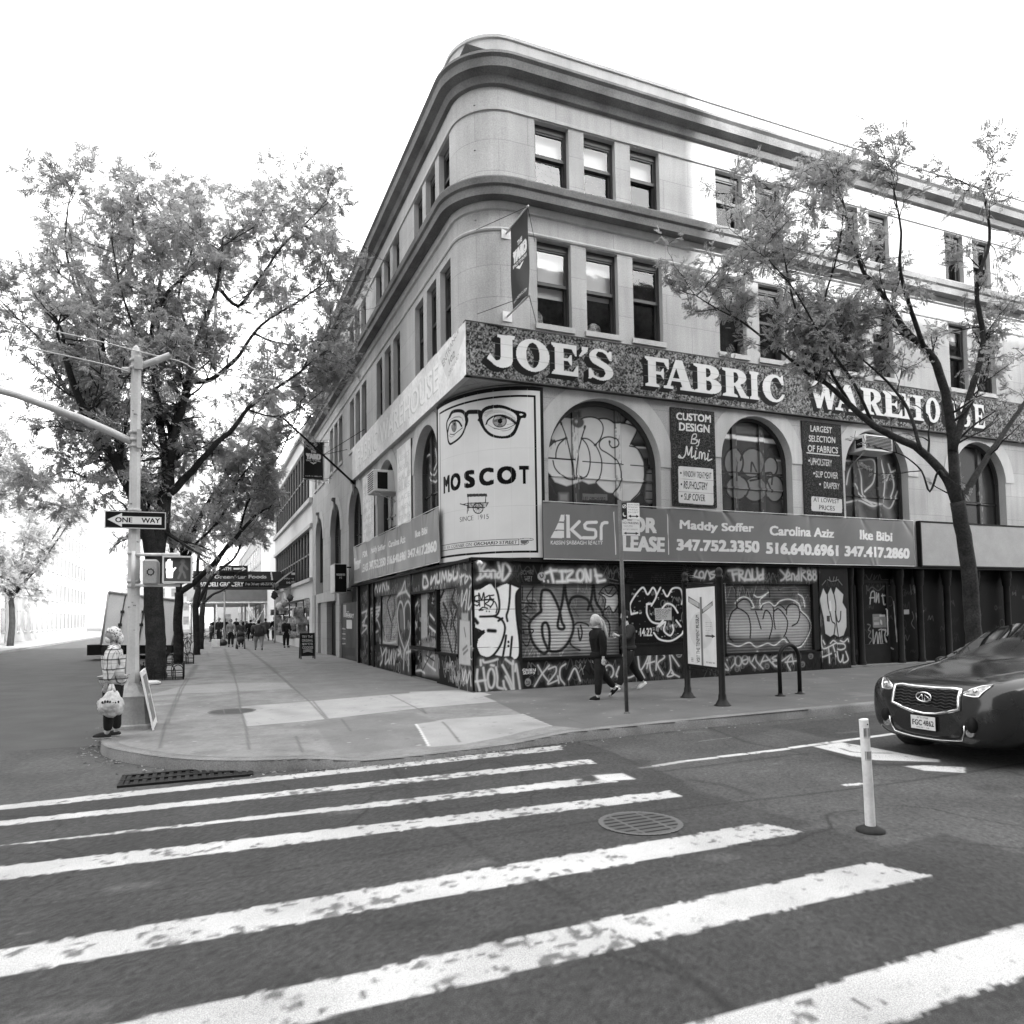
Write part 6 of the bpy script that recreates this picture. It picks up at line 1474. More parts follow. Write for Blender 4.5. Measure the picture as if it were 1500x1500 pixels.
m = MB(); a = (PX - .05, PY, 4.55); m.tube([a, (PX - .3, PY - .05, 4.66), (PX - .75, PY - .1, 4.84), (PX - 1.6, PY - .2, 5.1), (PX - 3, PY - .4, 5.35), (PX - 6, PY - .8, 5.6)], [.065, .062, .06, .055, .05, .045], 10); m.build('mast_arm', POLE, TP)
m = MB(); e = at(250, 523, PY); m.tube([(PX + .05, PY, 5.80), (e[0], e[1] - .1, e[2])], .05, 12, False); m.tube([(PX - .07, PY, 5.73), (PX - .2, PY - .05, 5.70)], .045, 10); m.tube([(PX + .3, PY - .06, 5.90), (e[0] - .002, e[1] - .1, e[2] - .002)], .044, 12, False); m.build('stub_arm', POLE, TP)
m = MB(); m.tube([(-6.2, PY - .17, 2.73), (-6.62, PY - .08, 2.73)], .024, 8); m.tube([(-5.95, PY - .17, 2.24), (-6.62, PY - .08, 2.24)], .024, 8); m.tube([(-6.22, PY - .17, 2.73), (-5.95, PY - .17, 2.74)], .024, 8); m.tube([(PX, PY - .09, 2.2), (PX, PY - .09, 2.78)], .03, 8); m.build('bracket_arm', OFFW, TP)
m = MB()
rg = np.random.default_rng(4)
for k in range(16): z = rg.uniform(1.2, 5.2); a_ = rg.uniform(3.6, 5.8); x, y = PX + .0955 * math.cos(a_), PY + .0955 * math.sin(a_); s_ = rg.uniform(.008, .025); t_ = Vector((-math.sin(a_), math.cos(a_), 0)); c = Vector((x, y, z)); m.quad(c - t_ * s_, c + t_ * s_, c + t_ * s_ + Vector((0, 0, s_)), c - t_ * s_ + Vector((0, 0, s_)))
m.build('sticker_scraps', gm('sticker_scraps', .3, .8, .8, 15, 60, .5), TP)
m = MB()
for px_ in ([(20, 472), (145, 500), (203, 515), (265, 530), (300, 545), (420, 560)], [(20, 505), (145, 532), (190, 545)]):
    pts = [at(u, v, PY - .1 + .004 * (u - 200)) for u, v in px_]; m.tube([Vector(p) for p in catmull(pts, 4)], .012, 5)
tag(m.build('span_wire', STEEL), 'thin overhead wires tied to the top of the signal pole', 'wire')
# --- one way sign
def plate(name, label, cat, c, w, h, rz, draw, base=.012, mat=None, th=.006, parent=None, res=.004, group=None):
    t = thing(name, label, cat, c, group) if parent is None else parent
    ux, uy = math.cos(rz), math.sin(rz)
    P = Paint(0, w, 0, h, res, base); draw(P, w, h)
    M = lambda u, v, d: np.stack([c[0] + ux * (u - w / 2) - uy * d, c[1] + uy * (u - w / 2) + ux * d, c[2] + v - h / 2], 1)
    P.mesh('plate_face' if parent is None else 'sign_plate', M, mat or PAINT, t)
    m = MB(Matrix.Translation(Vector(c)) @ Matrix.Rotation(rz, 4, 'Z')); m.box(-w / 2, .002, -h / 2, w / 2, .002 + th, h / 2); m.build('plate_back', STEEL, t)
    return t
def d_oneway(P, w, h):
    P.stroke([(.012, .012), (w - .012, .012), (w - .012, h - .012), (.012, h - .012), (.012, .012)], .012, .62, 1, .1, False)
    P.fill([(.045, h * .5), (.25, h * .87), (.25, h * .70), (w - .07, h * .70), (w - .07, h * .27), (.25, h * .27), (.25, h * .1)], .68)
    P.text('ONE', .155, .40, h * .35, h * .63, .012, bold=.025); P.text('WAY', .53, .80, h * .35, h * .63, .012, bold=.025)
a, b = at(153, 745, PY - .14), at(243, 778, PY - .14)
plate('one_way_sign', 'black and white one way arrow sign pointing left on the signal pole', 'traffic sign', ((a[0] + b[0]) / 2, PY - .14, (a[2] + b[2]) / 2), .89, .285, rad(-4), d_oneway)
# --- pedestrian signal
a, b = at(238, 814, PY - .25), at(281.5, 854, PY - .25)
PS = thing('pedestrian_signal', 'pedestrian signal with the raised hand lit, hung right of the pole', 'pedestrian signal', ((a[0] + b[0]) / 2, PY - .2, b[2]))
m = MB(); x0, x1, z0, z1 = a[0], b[0], b[2], a[2]
m.cbox(x0, PY - .24, z0, x1, PY - .02, z1, .03); m.build('housing', gm('signal_housing', .40, .5, .06), PS)
m = MB(); f_ = .022
for q in ((x0, z0, x1, z0 + f_), (x0, z1 - f_, x1, z1), (x0, z0 + f_, x0 + f_, z1 - f_), (x1 - f_, z0 + f_, x1, z1 - f_)): m.box(q[0], PY - .29, q[1], q[2], PY - .24, q[3])
m.build('visor', OFFW, PS)
w, h = x1 - x0 - .05, z1 - z0 - .05
P = Paint(0, w, 0, h, .004, .10)
for k in range(int(h / .012)): P.stroke([(0, k * .012), (w, k * .012)], .004, .05, .6, .3, False)
man = ((.70, .84, .70, .83), (.70, .76, .66, .5, .74, .36, .80, .16), (.66, .5, .62, .34, .54, .14), (.70, .72, .60, .56, .60, .44), (.72, .72, .82, .6, .88, .52))
for L in man: P.stroke([(L[i] * w, L[i + 1] * h) for i in range(0, len(L), 2)], .035 if L is not man[0] else .07, .19, .9, .3)
P.mesh('screen', lambda u, v, d: np.stack([x0 + .025 + u, np.full_like(u, PY - .243), z0 + .025 + v], 1), PAINT, PS)
lit, tn, b_ = nodes('lit_hand'); b_.inputs['Emission Color'].default_value = (1, 1, 1, 1); b_.inputs['Emission Strength'].default_value = .35; b_.inputs['Base Color'].default_value = (.7, .7, .7, 1)
m = MB(); hx, hz, k = x0 + .025, z0 + .025, min(w, h)
def hand(L): m.prism([(hx + p[0] * w, PY - .247, hz + p[1] * h) for p in L], (0, .003, 0))
hand([(.10, .14), (.32, .14), (.34, .40), (.46, .56), (.42, .60), (.34, .52), (.32, .56), (.10, .56), (.07, .40)])
for i, (x, t_) in enumerate(((.085, .80), (.15, .90), (.215, .92), (.28, .84))): hand([(x - .024, .54), (x + .024, .54), (x + .026, t_), (x, t_ + .025), (x - .022, t_)])
m.build('lit_hand', lit, PS)
a, b = at(209, 819, PY - .2), at(232, 857, PY - .2)
m = MB(); m.cbox(a[0], PY - .22, b[2], b[0], PY + .25, a[2], .03); m.box(a[0] + .03, PY - .225, b[2] + .03, b[0] - .03, PY - .215, a[2] - .03)
t = thing('pedestrian_signal', 'pale signal box seen from the side, between the pole and the lit signal', 'pedestrian signal', ((a[0] + b[0]) / 2, PY, b[2]))
m.build('housing', gm('signal_box_grey', .34, .5, .1), t)
P = Paint(-.07, .07, -.07, .07, .004, .34)
for k in range(9): a_ = k * .7; P.fill(ell(.045 * math.cos(a_), .045 * math.sin(a_), .016, .016, 10), .03)
P.fill(ell(0, 0, .036, .036), .3)
cx, cz = (a[0] + b[0]) / 2, (a[2] + b[2]) / 2
P.mesh('sticker', lambda u, v, d: np.stack([cx + u, np.full_like(u, PY - .229), cz + v], 1), PAINT, t)
# --- white board leaning on the pole base
b0, b1 = g0(223.2, 1070.5), g0(228, 1059)
tp = at(204, 985, b0[1]); lean = Vector((tp[0] - b0[0], .06, tp[2]))
d_ = Vector((b1[0] - b0[0], b1[1] - b0[1], 0)); d_ = d_.normalized() * max(d_.length, .42)
B0 = Vector((b0[0], b0[1], .003))
nrm = d_.cross(lean).normalized() * .028
t = thing('leaning_board', 'white framed board leaning against the signal pole base, seen edge on', 'board', tuple(B0))
m = MB()
def slabq(p, q, r, s_, n): m.prism([p, q, r, s_], n)
fw = .045; L_ = lean.normalized(); D_ = d_.normalized()
for p, q, r, s_ in ((B0, B0 + D_ * fw, B0 + D_ * fw + lean, B0 + lean), (B0 + d_ - D_ * fw, B0 + d_, B0 + d_ + lean, B0 + d_ - D_ * fw + lean), (B0 + D_ * fw + L_ * .02, B0 + d_ - D_ * fw + L_ * .02, B0 + d_ - D_ * fw + L_ * .1, B0 + D_ * fw + L_ * .1), (B0 + D_ * fw + lean - L_ * .08, B0 + d_ - D_ * fw + lean - L_ * .08, B0 + d_ - D_ * fw + lean, B0 + D_ * fw + lean)):
    slabq(p, q, r, s_, nrm)
m.build('board_frame', WHITE, t)
m = MB(); m.prism([B0 + D_ * fw + L_ * .1 + nrm * .3, B0 + d_ - D_ * fw + L_ * .1 + nrm * .3, B0 + d_ - D_ * fw + lean - L_ * .08 + nrm * .3, B0 + D_ * fw + lean - L_ * .08 + nrm * .3], nrm * .4); m.build('board_panel', gm('grey_panel', .2, .6, .5, 6, 30, .3), t)
# --- parking sign
SX, SY = .985, -4.62
t = thing('parking_sign', 'thin steel post with two parking rule plates in front of the long banner', 'parking sign', (SX, SY, 0))
m = MB(); m.tube([(SX + .03, SY, -.06), (SX - .02, SY, 3.62)], .034, 8); m.lathe((SX + .03, SY, .0), [(.06, 0), (.055, .02), (.034, .04)], 12); m.build('post', gm('post_brown', .07, .5, .3, 4, 30, .2), t)
def d_up(P, w, h):
    P.rect(0, w * .30, 0, h, .03); P.fill(ell(w * .15, h * .78, w * .11, h * .12), .68); P.fill(ell(w * .15, h * .78, w * .08, h * .09), .03); P.stroke([(w * .08, h * .7), (w * .22, h * .86)], .015, .68); P.fill(ell(w * .16, h * .28, w * .11, h * .14), .68); P.fill(ell(w * .20, h * .32, w * .10, h * .12), .03)
    for k, s_ in enumerate(('8AM-9AM', 'MONDAY', 'THURSDAY', 'EXCEPT')): P.text(s_, w * .36, w * .94, h * (.84 - k * .155), h * (.93 - k * .155), .15)
    P.stroke([(w * .42, h * .18), (w * .9, h * .18)], .018, .02, 1, .1, False)
    for s_ in (.42, .9): P.fill([(w * s_ + (.03 if s_ < .5 else -.03), h * .28), (w * s_ + (.03 if s_ < .5 else -.03), h * .08), (w * s_ - (.02 if s_ < .5 else -.02), h * .18)], .02)
def d_lo(P, w, h):
    P.text('NO PARKING', w * .05, w * .95, h * .76, h * .92, .1, bold=.02); P.text('7AM-7PM', w * .1, w * .6, h * .56, h * .68, .2); P.text('EXCEPT SUNDAY', w * .08, w * .9, h * .36, h * .47, .2)
    P.stroke([(w * .16, h * .15), (w * .86, h * .15)], .02, .05, 1, .1, False)
    for s_ in (.14, .88): P.fill([(w * s_ + (.04 if s_ < .5 else -.04), h * .25), (w * s_ + (.04 if s_ < .5 else -.04), h * .05), (w * s_ - (.02 if s_ < .5 else -.02), h * .15)], .05)
a, b = at(911, 736, SY - .04), at(936, 761, SY - .04); plate('', '', '', ((a[0] + b[0]) / 2, SY - .045, (a[2] + b[2]) / 2), b[0] - a[0], a[2] - b[2], rad(-6), d_up, .68, parent=t)
a, b = at(911, 762, SY - .04), at(936.5, 785, SY - .04); plate('', '', '', ((a[0] + b[0]) / 2, SY - .045, (a[2] + b[2]) / 2), b[0] - a[0], a[2] - b[2], rad(-6), d_lo, .62, parent=t)
# --- museum wayfinding sign between two posts
A_, B_ = Vector((3.24, -3.33, 0)), Vector((2.98, -4.66, 0))
t = thing('wayfinding_sign', 'white upright wayfinding panel between two black posts on the avenue sidewalk', 'wayfinding sign', tuple((A_ + B_) / 2))
for p in (A_, B_):
    z = float(gz(p.x)); m = MB(); m.lathe((p.x, p.y, z - .02), [(.15, 0), (.15, .03), (.12, .05), (.095, .10), (.075, .13), (.07, .2), (.058, .24), (.055, 2.28), (.07, 2.30), (.07, 2.33), (.05, 2.35), (.065, 2.40), (.06, 2.45), (.02, 2.49)], 14)
    m.build('post', IRON, t)
U = (B_ - A_); Wd = U.length; U.normalize(); N_ = Vector((U.y, -U.x, 0))
if N_.x > 0: N_ = -N_
m = MB(); o = A_ + U * .06; e = B_ - U * .06
for z0, z1 in ((.66, .70), (2.16, 2.2), (2.24, 2.27)):
    m.prism([o + Vector((0, 0, z0)) - N_ * .03, e + Vector((0, 0, z0)) - N_ * .03, e + Vector((0, 0, z1)) - N_ * .03, o + Vector((0, 0, z1)) - N_ * .03], N_ * .06)
for p in (o, e - U * .05):
    m.prism([p + Vector((0, 0, .7)) - N_ * .03, p + U * .05 + Vector((0, 0, .7)) - N_ * .03, p + U * .05 + Vector((0, 0, 2.16)) - N_ * .03, p + Vector((0, 0, 2.16)) - N_ * .03], N_ * .06)
m.tube([o + Vector((0, 0, .58)), (o + e) / 2 + Vector((0, 0, .64)), e + Vector((0, 0, .58))], .012, 6)
m.build('panel_frame', IRON, t)
w, h = (e - o).length - .1, 1.46
P = Paint(0, w, 0, h, .007, .64); P.fill(ell(w * .5, h * .45, w * .42, h * .24), .56)
P.rect(w * .49, w * .56, 0, h * .88, .16)
for L in ([(.08, .90), (.48, .80), (.48, .72), (.08, .82)], [(.56, .72), (.92, .82), (.92, .76), (.56, .66)]):
    q = [(x * w, y * h) for x, y in L]; P.fill(q, .12); P.fill([(sum(p[0] for p in q) / 4 + (p[0] - sum(p[0] for p in q) / 4) * .85, sum(p[1] for p in q) / 4 + (p[1] - sum(p[1] for p in q) / 4) * .7) for p in q], .42)
P.text('VISIT THE TENEMENT MUSEUM', 0, 1, 0, 1, .03, bold=.02, fn=lambda x, y: (w * (.44 - .12 * y), h * (.03 + .62 * x)))
for k in range(7): P.text('ORCHARD STREET'[:14 - k], w * .66, w * (.9 - .02 * k), h * (.545 - k * .026), h * (.555 - k * .026), .2)
P.stroke([(w * .66, h * .38), (w * .9, h * .38)], .03, .05, 1, .1, False); P.fill([(w * .98, h * .38), (w * .86, h * .405), (w * .86, h * .355)], .05)
P.text('TENEMENT.ORG', w * .65, w * .95, h * .035, h * .055, .05)
for k in range(3): P.stroke([(w * .12, h * (.04 + k * .02)), (w * .2, h * (.04 + k * .02))], .01, .1)
P.mesh('panel_face', lambda u, v, d: np.stack([o.x + U.x * (u + .05) + N_.x * (.031 - d), o.y + U.y * (u + .05) + N_.y * (.031 - d), .70 + v], 1), PAINT, t)
m = MB(); m.prism([o + Vector((0, 0, .7)) - N_ * .02, e + Vector((0, 0, .7)) - N_ * .02, e + Vector((0, 0, 2.16)) - N_ * .02, o + Vector((0, 0, 2.16)) - N_ * .02], N_ * .045); m.build('panel_back', DARK2, t)
# --- bike rack
t = thing('bike_rack', 'black hoop bicycle rack on the avenue sidewalk', 'bike rack', (5.12, -4.06, .04))
p, q = Vector((4.84, -4.1, .04)), Vector((5.42, -4.02, .04)); r = (q - p).length / 2; c = (p + q) / 2; ux = (q - p).normalized()
m = MB(); m.tube([p] + [c - ux * r * math.cos(a_) + Vector((0, 0, .70 - .0 + r * math.sin(a_))) for a_ in np.linspace(0, math.pi, 14)] + [q], .04, 10); m.build('hoop', IRON, t)
for s_ in (p, q): m = MB(); m.lathe(tuple(s_), [(.10, -.02), (.10, .015), (.05, .03), (.045, .06)], 12); m.build('foot_flange', IRON, t)
# --- flexible delineator post
tb = g1(1273, 1209); bx, by = -.565, -10.72
t = thing('delineator_post', 'white plastic delineator post with worn stickers standing in the road', 'post', (bx, by, RZ))
m = MB(); m.tube([(bx, by, RZ + .03), (bx - .008, by, .3), (bx - .03, by, .77)], [.040, .038, .036], 14, False); m.add([(bx - .03 + .036 * math.cos(a_), by + .036 * math.sin(a_), .77 + .008 * math.cos(a_)) for a_ in np.linspace(0, 6.283, 15)[:-1]], [tuple(range(14))]); m.build('shaft', gm('white_plastic', .68, .45, .10, 5, 40, .06, streak=.25), t)
m = MB(); m.lathe((bx, by, RZ), [(.11, 0), (.11, .02), (.06, .045), (.045, .05)], 16); m.build('foot', RUBBER, t)
for zc, hh in ((.62, .085), (.44, .075)):
    P = Paint(-1.1, 1.1, 0, hh, .02, .3); P.A *= np.clip(vnoise(P.A.shape, 9, int(zc * 10), 3) * 2.6 - .4, .15, 2.1); P.A[0] = .6
    P.mesh('sticker', lambda u, v, d: np.stack([bx - .012 - .016 * (zc - .3) * 2 + .0395 * np.sin(u), by - .0395 * np.cos(u), zc + v], 1), PAINT, t)
m = MB(); m.ball((bx - .03, by - .037, .735), .006); m.build('rivet', DARK, t)
# --- chalk A board far down the sidewalk
ab = (-1.3, 16.5)
t = thing('a_board', 'black chalkboard A frame with white lettering on the side street sidewalk', 'a board', (ab[0], ab[1], 0))
def d_chalk(P, w, h):
    P.rect(0, .04, 0, h, .03); P.rect(w - .04, w, 0, h, .03); P.rect(0, w, h - .05, h, .03)
    for k, s_ in enumerate(('TRY THE', 'ORIGINAL', 'NEW YORK', 'COOKIES')): P.text(s_, w * .14, w * .86, h * (.78 - k * .155), h * (.89 - k * .155), .55, bold=.02)
    for k in range(3): P.stroke([(w * .2, h * (.16 + k * .05)), (w * .5, h * (.2 + k * .04)), (w * .8, h * (.16 + k * .05))], .025, .45)
a, b = at(440, 929, ab[1]), at(462, 962, ab[1])
P = Paint(0, b[0] - a[0], 0, a[2] - b[2], .012, .02); d_chalk(P, b[0] - a[0], a[2] - b[2])
P.mesh('board_face', lambda u, v, d: np.stack([a[0] + u, ab[1] + .2 * v / 1.0, .12 + v], 1), PAINT, t)
m = MB()
for x in (a[0], b[0] - .05): m.prism([(x, ab[1] - .03, 0), (x + .05, ab[1] - .03, 0), (x + .05, ab[1] + .2, 1.1), (x, ab[1] + .2, 1.1)], (0, .04, 0)); m.prism([(x, ab[1] + .5, 0), (x + .05, ab[1] + .5, 0), (x + .05, ab[1] + .24, 1.1), (x, ab[1] + .24, 1.1)], (0, .04, 0))
m.build('frame', gm('dark_wood', .035, .7, .3), t)
# ================================================================== PEOPLE
def skin_mesh(name, verts, edges, radii, root=0, levels=1):
    me = bpy.data.meshes.new(name)
    me.from_pydata([tuple(v) for v in verts], edges, [])
    o = bpy.data.objects.new(name, me); COL.objects.link(o)
    md = o.modifiers.new('skin', 'SKIN'); md.use_smooth_shade = True; md.branch_smoothing = .6
    for i, d in enumerate(me.skin_vertices[0].data):
        r = radii[i]; d.radius = (r, r) if not isinstance(r, tuple) else r
        d.use_root = (i == root)
    sb = o.modifiers.new('sub', 'SUBSURF'); sb.levels = levels; sb.render_levels = levels
    dg = bpy.context.evaluated_depsgraph_get()
    out = bpy.data.meshes.new_from_object(o.evaluated_get(dg))
    bpy.data.objects.remove(o); bpy.data.meshes.remove(me)
    return out
SKIN = gm('skin', .30, .6, .1, 6, 40, .05)
SKINL = gm('pale_skin', .42, .6, .1, 6, 40, .05)
CL = lambda v: gm('cloth_%03d' % int(v * 1000), v, .9, .22, 5, 60, .18, spec=.15)
def V3(*a): return Vector(a)
def person(label, x, y, z, h, rz, legs, arms, top, bottom, shoe, hair, skin=SKIN, coat=0., build=1., head=(0, 0), cap=None, ponytail=False, mask=False, group=None, topmesh=None, levels=1, nosleeve=False, topmat=None):
    t = thing('person', label, 'person', (x, y, z), group, True, rz)
    b = build
    pel, spi, che, nec = V3(0, 0, .53), V3(0, .0, .63), V3(0, .005, .74), V3(0, .0, .835)
    lean = .02 if max(abs(l[0]) for l in legs) > 15 else 0
    for v, k in ((spi, .4), (che, .8), (nec, 1)): v.y += lean * k
    J = {}
    low = 9
    for s, (a, k) in zip((-1, 1), legs):
        hip = V3(s * .05 * b, 0, .515); a, k = rad(a), rad(k)
        kn = hip + V3(s * .006, math.sin(a), -math.cos(a)) * .245
        an = kn + V3(0, math.sin(a - k), -math.cos(a - k)) * .232
        f = (a - k) * .9 if a - k < 0 else (a - k) * .5
        toe = an + V3(s * .012, math.cos(f) * .10, math.sin(f) * .10 - .028); heel = an + V3(0, -.022, -.02)
        J[s] = (hip, kn, an, toe, heel); low = min(low, toe.z - .016, heel.z - .018)
    dz = -low
    for s, (a, k, o) in zip((-1, 1), arms):
        sh = che + V3(s * .098 * b, -.005, .062); a, k, o = rad(a), rad(k), rad(o)
        el = sh + V3(s * math.sin(o), math.sin(a) * math.cos(o), -math.cos(a) * math.cos(o)) * .165
        wr = el + V3(s * math.sin(o) * .3, math.sin(a + k), -math.cos(a + k)) * .145
        hd = wr + (wr - el).normalized() * .035
        J[s] += (sh, el, wr, hd)
    Z = lambda v: Vector((v.x, v.y, v.z + dz)) * h
    # --- body: one skinned surface
    v = [pel, spi, che, nec, nec + V3(0, .012, .04)]; e = [(0, 1), (1, 2), (2, 3), (3, 4)]; r = [.045, .042, .045, .030, .032]
    for s in (-1, 1):
        hip, kn, an, toe, heel, sh, el, wr, hd = J[s]; n = len(v)
        v += [hip, hip.lerp(kn, .4), kn, kn.lerp(an, .35), an, toe]; e += [(0, n), (n, n + 1), (n + 1, n + 2), (n + 2, n + 3), (n + 3, n + 4), (n + 4, n + 5)]; r += [.036, .036, .028, .028, .020, .016]
        n = len(v); v += [sh, sh.lerp(el, .5), el, wr, hd]; e += [(2, n), (n, n + 1), (n + 1, n + 2), (n + 2, n + 3), (n + 3, n + 4)]; r += [.022, .020, .018, .016, .015]
    me = skin_mesh('body', [Z(p) for p in v], e, [q * h for q in r], 0, levels)
    bm = bmesh.new(); bm.from_mesh(me)
    # head with face, ears, and hands with fingers, grown into the same mesh
    mb = MB()
    Rh = Matrix.Rotation(rad(head[0]), 4, 'Z') @ Matrix.Rotation(rad(head[1]), 4, 'X')
    hc = nec + V3(0, .016, .092); HC = Z(hc)
    def face(p, q):
        k = 1.0
        if p.z < -.1: q = Vector((q.x * (1 + p.z * .35), q.y * (1 + p.z * .12) + .006 * h * (-p.z), q.z))
        if p.y > .75 and abs(p.x) < .28 and -.35 < p.z < .12: q.y += .016 * h * (1 - abs(p.x) / .28) * (.12 - p.z) * 2.1
        if p.y > .6 and .0 < p.z < .3 and .18 < abs(p.x) < .55: q.y -= .006 * h
        if p.y > .7 and abs(p.z + .45) < .09 and abs(p.x) < .3: q.y -= .003 * h
        return Rh @ q
    mb.ball(HC, (.047 * h, .058 * h, .070 * h), 20, 16, face)
    for s in (-1, 1):
        mb.ball(HC + Rh @ V3(s * .047 * h, -.004 * h, -.004 * h), (.006 * h, .012 * h, .018 * h), 8, 6)
        hip, kn, an, toe, heel, sh, el, wr, hd = J[s]
        d = (wr - el).normalized(); sd = d.cross(V3(1, 0, 0) if abs(d.x) < .8 else V3(0, 1, 0)).normalized(); nn = d.cross(sd)
        mb.ball(Z(wr + d * .03), (.013 * h, .022 * h, .028 * h), 10, 6, lambda p, q: nn * q.x + sd * q.y + d * q.z)
        for i in range(4):
            b0 = wr + d * .045 + sd * (.018 - .012 * i); L = (.036, .042, .039, .03)[i]
            mb.tube([Z(b0), Z(b0 + d * L * .5 + nn * -.004 * s), Z(b0 + d * L * .9 + nn * -.014 * s)], [.0062 * h, .0056 * h, .0045 * h], 6)
        b0 = wr + d * .015 + sd * .020; mb.tube([Z(b0), Z(b0 + d * .02 + sd * .016), Z(b0 + d * .04 + sd * .018)], [.007 * h, .0062 * h, .005 * h], 6)
    off = len(bm.verts)
    nv = [bm.verts.new(p) for p in mb.v]
    for f in mb.f:
        try: q = bm.faces.new([nv[i] for i in f]); q.smooth = True
        except ValueError: pass
    bm.to_mesh(me); bm.free()
    link('body', me, skin, t)
    # eyes, brows, mouth as small dark features on the face (skipped behind a mask)
    m = MB()
    for s in (-1, 1):
        m.ball(HC + Rh @ V3(s * .017 * h, .0525 * h, .006 * h), (.006 * h, .004 * h, .0035 * h), 8, 5); m.ball(HC + Rh @ V3(s * .018 * h, .053 * h, .017 * h), (.010 * h, .004 * h, .002 * h), 8, 4)
    if not mask: m.ball(HC + Rh @ V3(0, .051 * h, -.032 * h), (.012 * h, .004 * h, .0025 * h), 8, 4)
    m.build('face_features', CL(.04), t)
    if mask: m = MB(); m.ball(HC + Rh @ V3(0, .036 * h, -.028 * h), (.038 * h, .034 * h, .036 * h), 14, 10); m.build('face_mask', CL(.7), t)
    # --- trousers
    v = [pel + V3(0, 0, .03), pel]; e = [(0, 1)]; r = [.078 * b, .084 * b]
    for s in (-1, 1):
        hip, kn, an = J[s][:3]; n = len(v); v += [hip, hip.lerp(kn, .4), kn, kn.lerp(an, .4), kn.lerp(an, .93)]; e += [(1, n), (n, n + 1), (n + 1, n + 2), (n + 2, n + 3), (n + 3, n + 4)]; r += [.070 * b, .066 * b, .052, .048, .038]
    link('trousers', skin_mesh('trousers', [Z(p) for p in v], e, [q * h for q in r], 1, levels), CL(bottom), t)
    # --- coat or jacket
    hem = pel + V3(0, 0, -.01 - coat)
    v = [hem, pel + V3(0, 0, .03), spi, che, nec + V3(0, -.004, .008)]; e = [(0, 1), (1, 2), (2, 3), (3, 4)]; r = [(.098 + coat * .35) * b, .098 * b, .094 * b, .098 * b, .050]
    for s in (-1, 1):
        sh, el, wr = J[s][5:8]; n = len(v); v += [sh, sh.lerp(el, .5), el, el.lerp(wr, .9)]; e += [(3, n), (n, n + 1), (n + 1, n + 2), (n + 2, n + 3)]; r += [.056 * b, .050 * b, .044 * b, .036]
    me = skin_mesh('jacket', [Z(p) for p in v], e, [q * h for q in r], 2, levels)
    jk = link('jacket', me, topmat or CL(top), t)
    # --- shoes
    for s in (-1, 1):
        hip, kn, an, toe, heel = J[s][:5]
        m = MB(); d = (toe - an); d.z += .028; d.normalize(); up = V3(1, 0, 0).cross(d) * -1
        up = d.cross(V3(-1, 0, 0)); up = up if up.z > 0 else -up
        c = an + d * .045 - up * .022
        m.ball(Z(c), 1, 12, 8, lambda p, q: (V3(1, 0, 0) * p.x * .024 + d * p.y * .078 + up * (max(p.z, -.45) * (.034 if p.y < .2 else .034 - .014 * p.y))) * h)
        sh_ = m.build('shoe', CL(shoe), t)
        if levels > 1:
            m = MB(); m.ball(Z(c - up * .014), 1, 12, 4, lambda p, q: (V3(1, 0, 0) * p.x * .026 + d * p.y * .081 + up * p.z * .006) * h); m.build('sole', CL(.5), sh_)
    # --- hair or headwear
    m = MB()
    hm = Rh
    def hairf(p, q):
        q = q.copy()
        if p.y > .35 and p.z < .55: q *= .86
        return hm @ q
    m.ball(HC + hm @ V3(0, -.008 * h, .012 * h), (.053 * h, .062 * h, .068 * h), 18, 12, hairf)
    if ponytail:
        m.tube([HC + V3(0, -.05, .03) * h, HC + V3(.01, -.095, -.01) * h, HC + V3(.02, -.125, -.09) * h, HC + V3(.0, -.15, -.18) * h, HC + V3(.01, -.17, -.24) * h], [.026 * h, .034 * h, .034 * h, .024 * h, .005 * h], 10)
        m.tube([HC + V3(0, -.05, .02) * h, HC + V3(-.012, -.075, -.05) * h, HC + V3(-.01, -.085, -.15) * h], [.025 * h, .024 * h, .005 * h], 8)
    m.build('hair', CL(hair), t)
    return t, J, Z, HC
PL = 'people walking along the avenue'
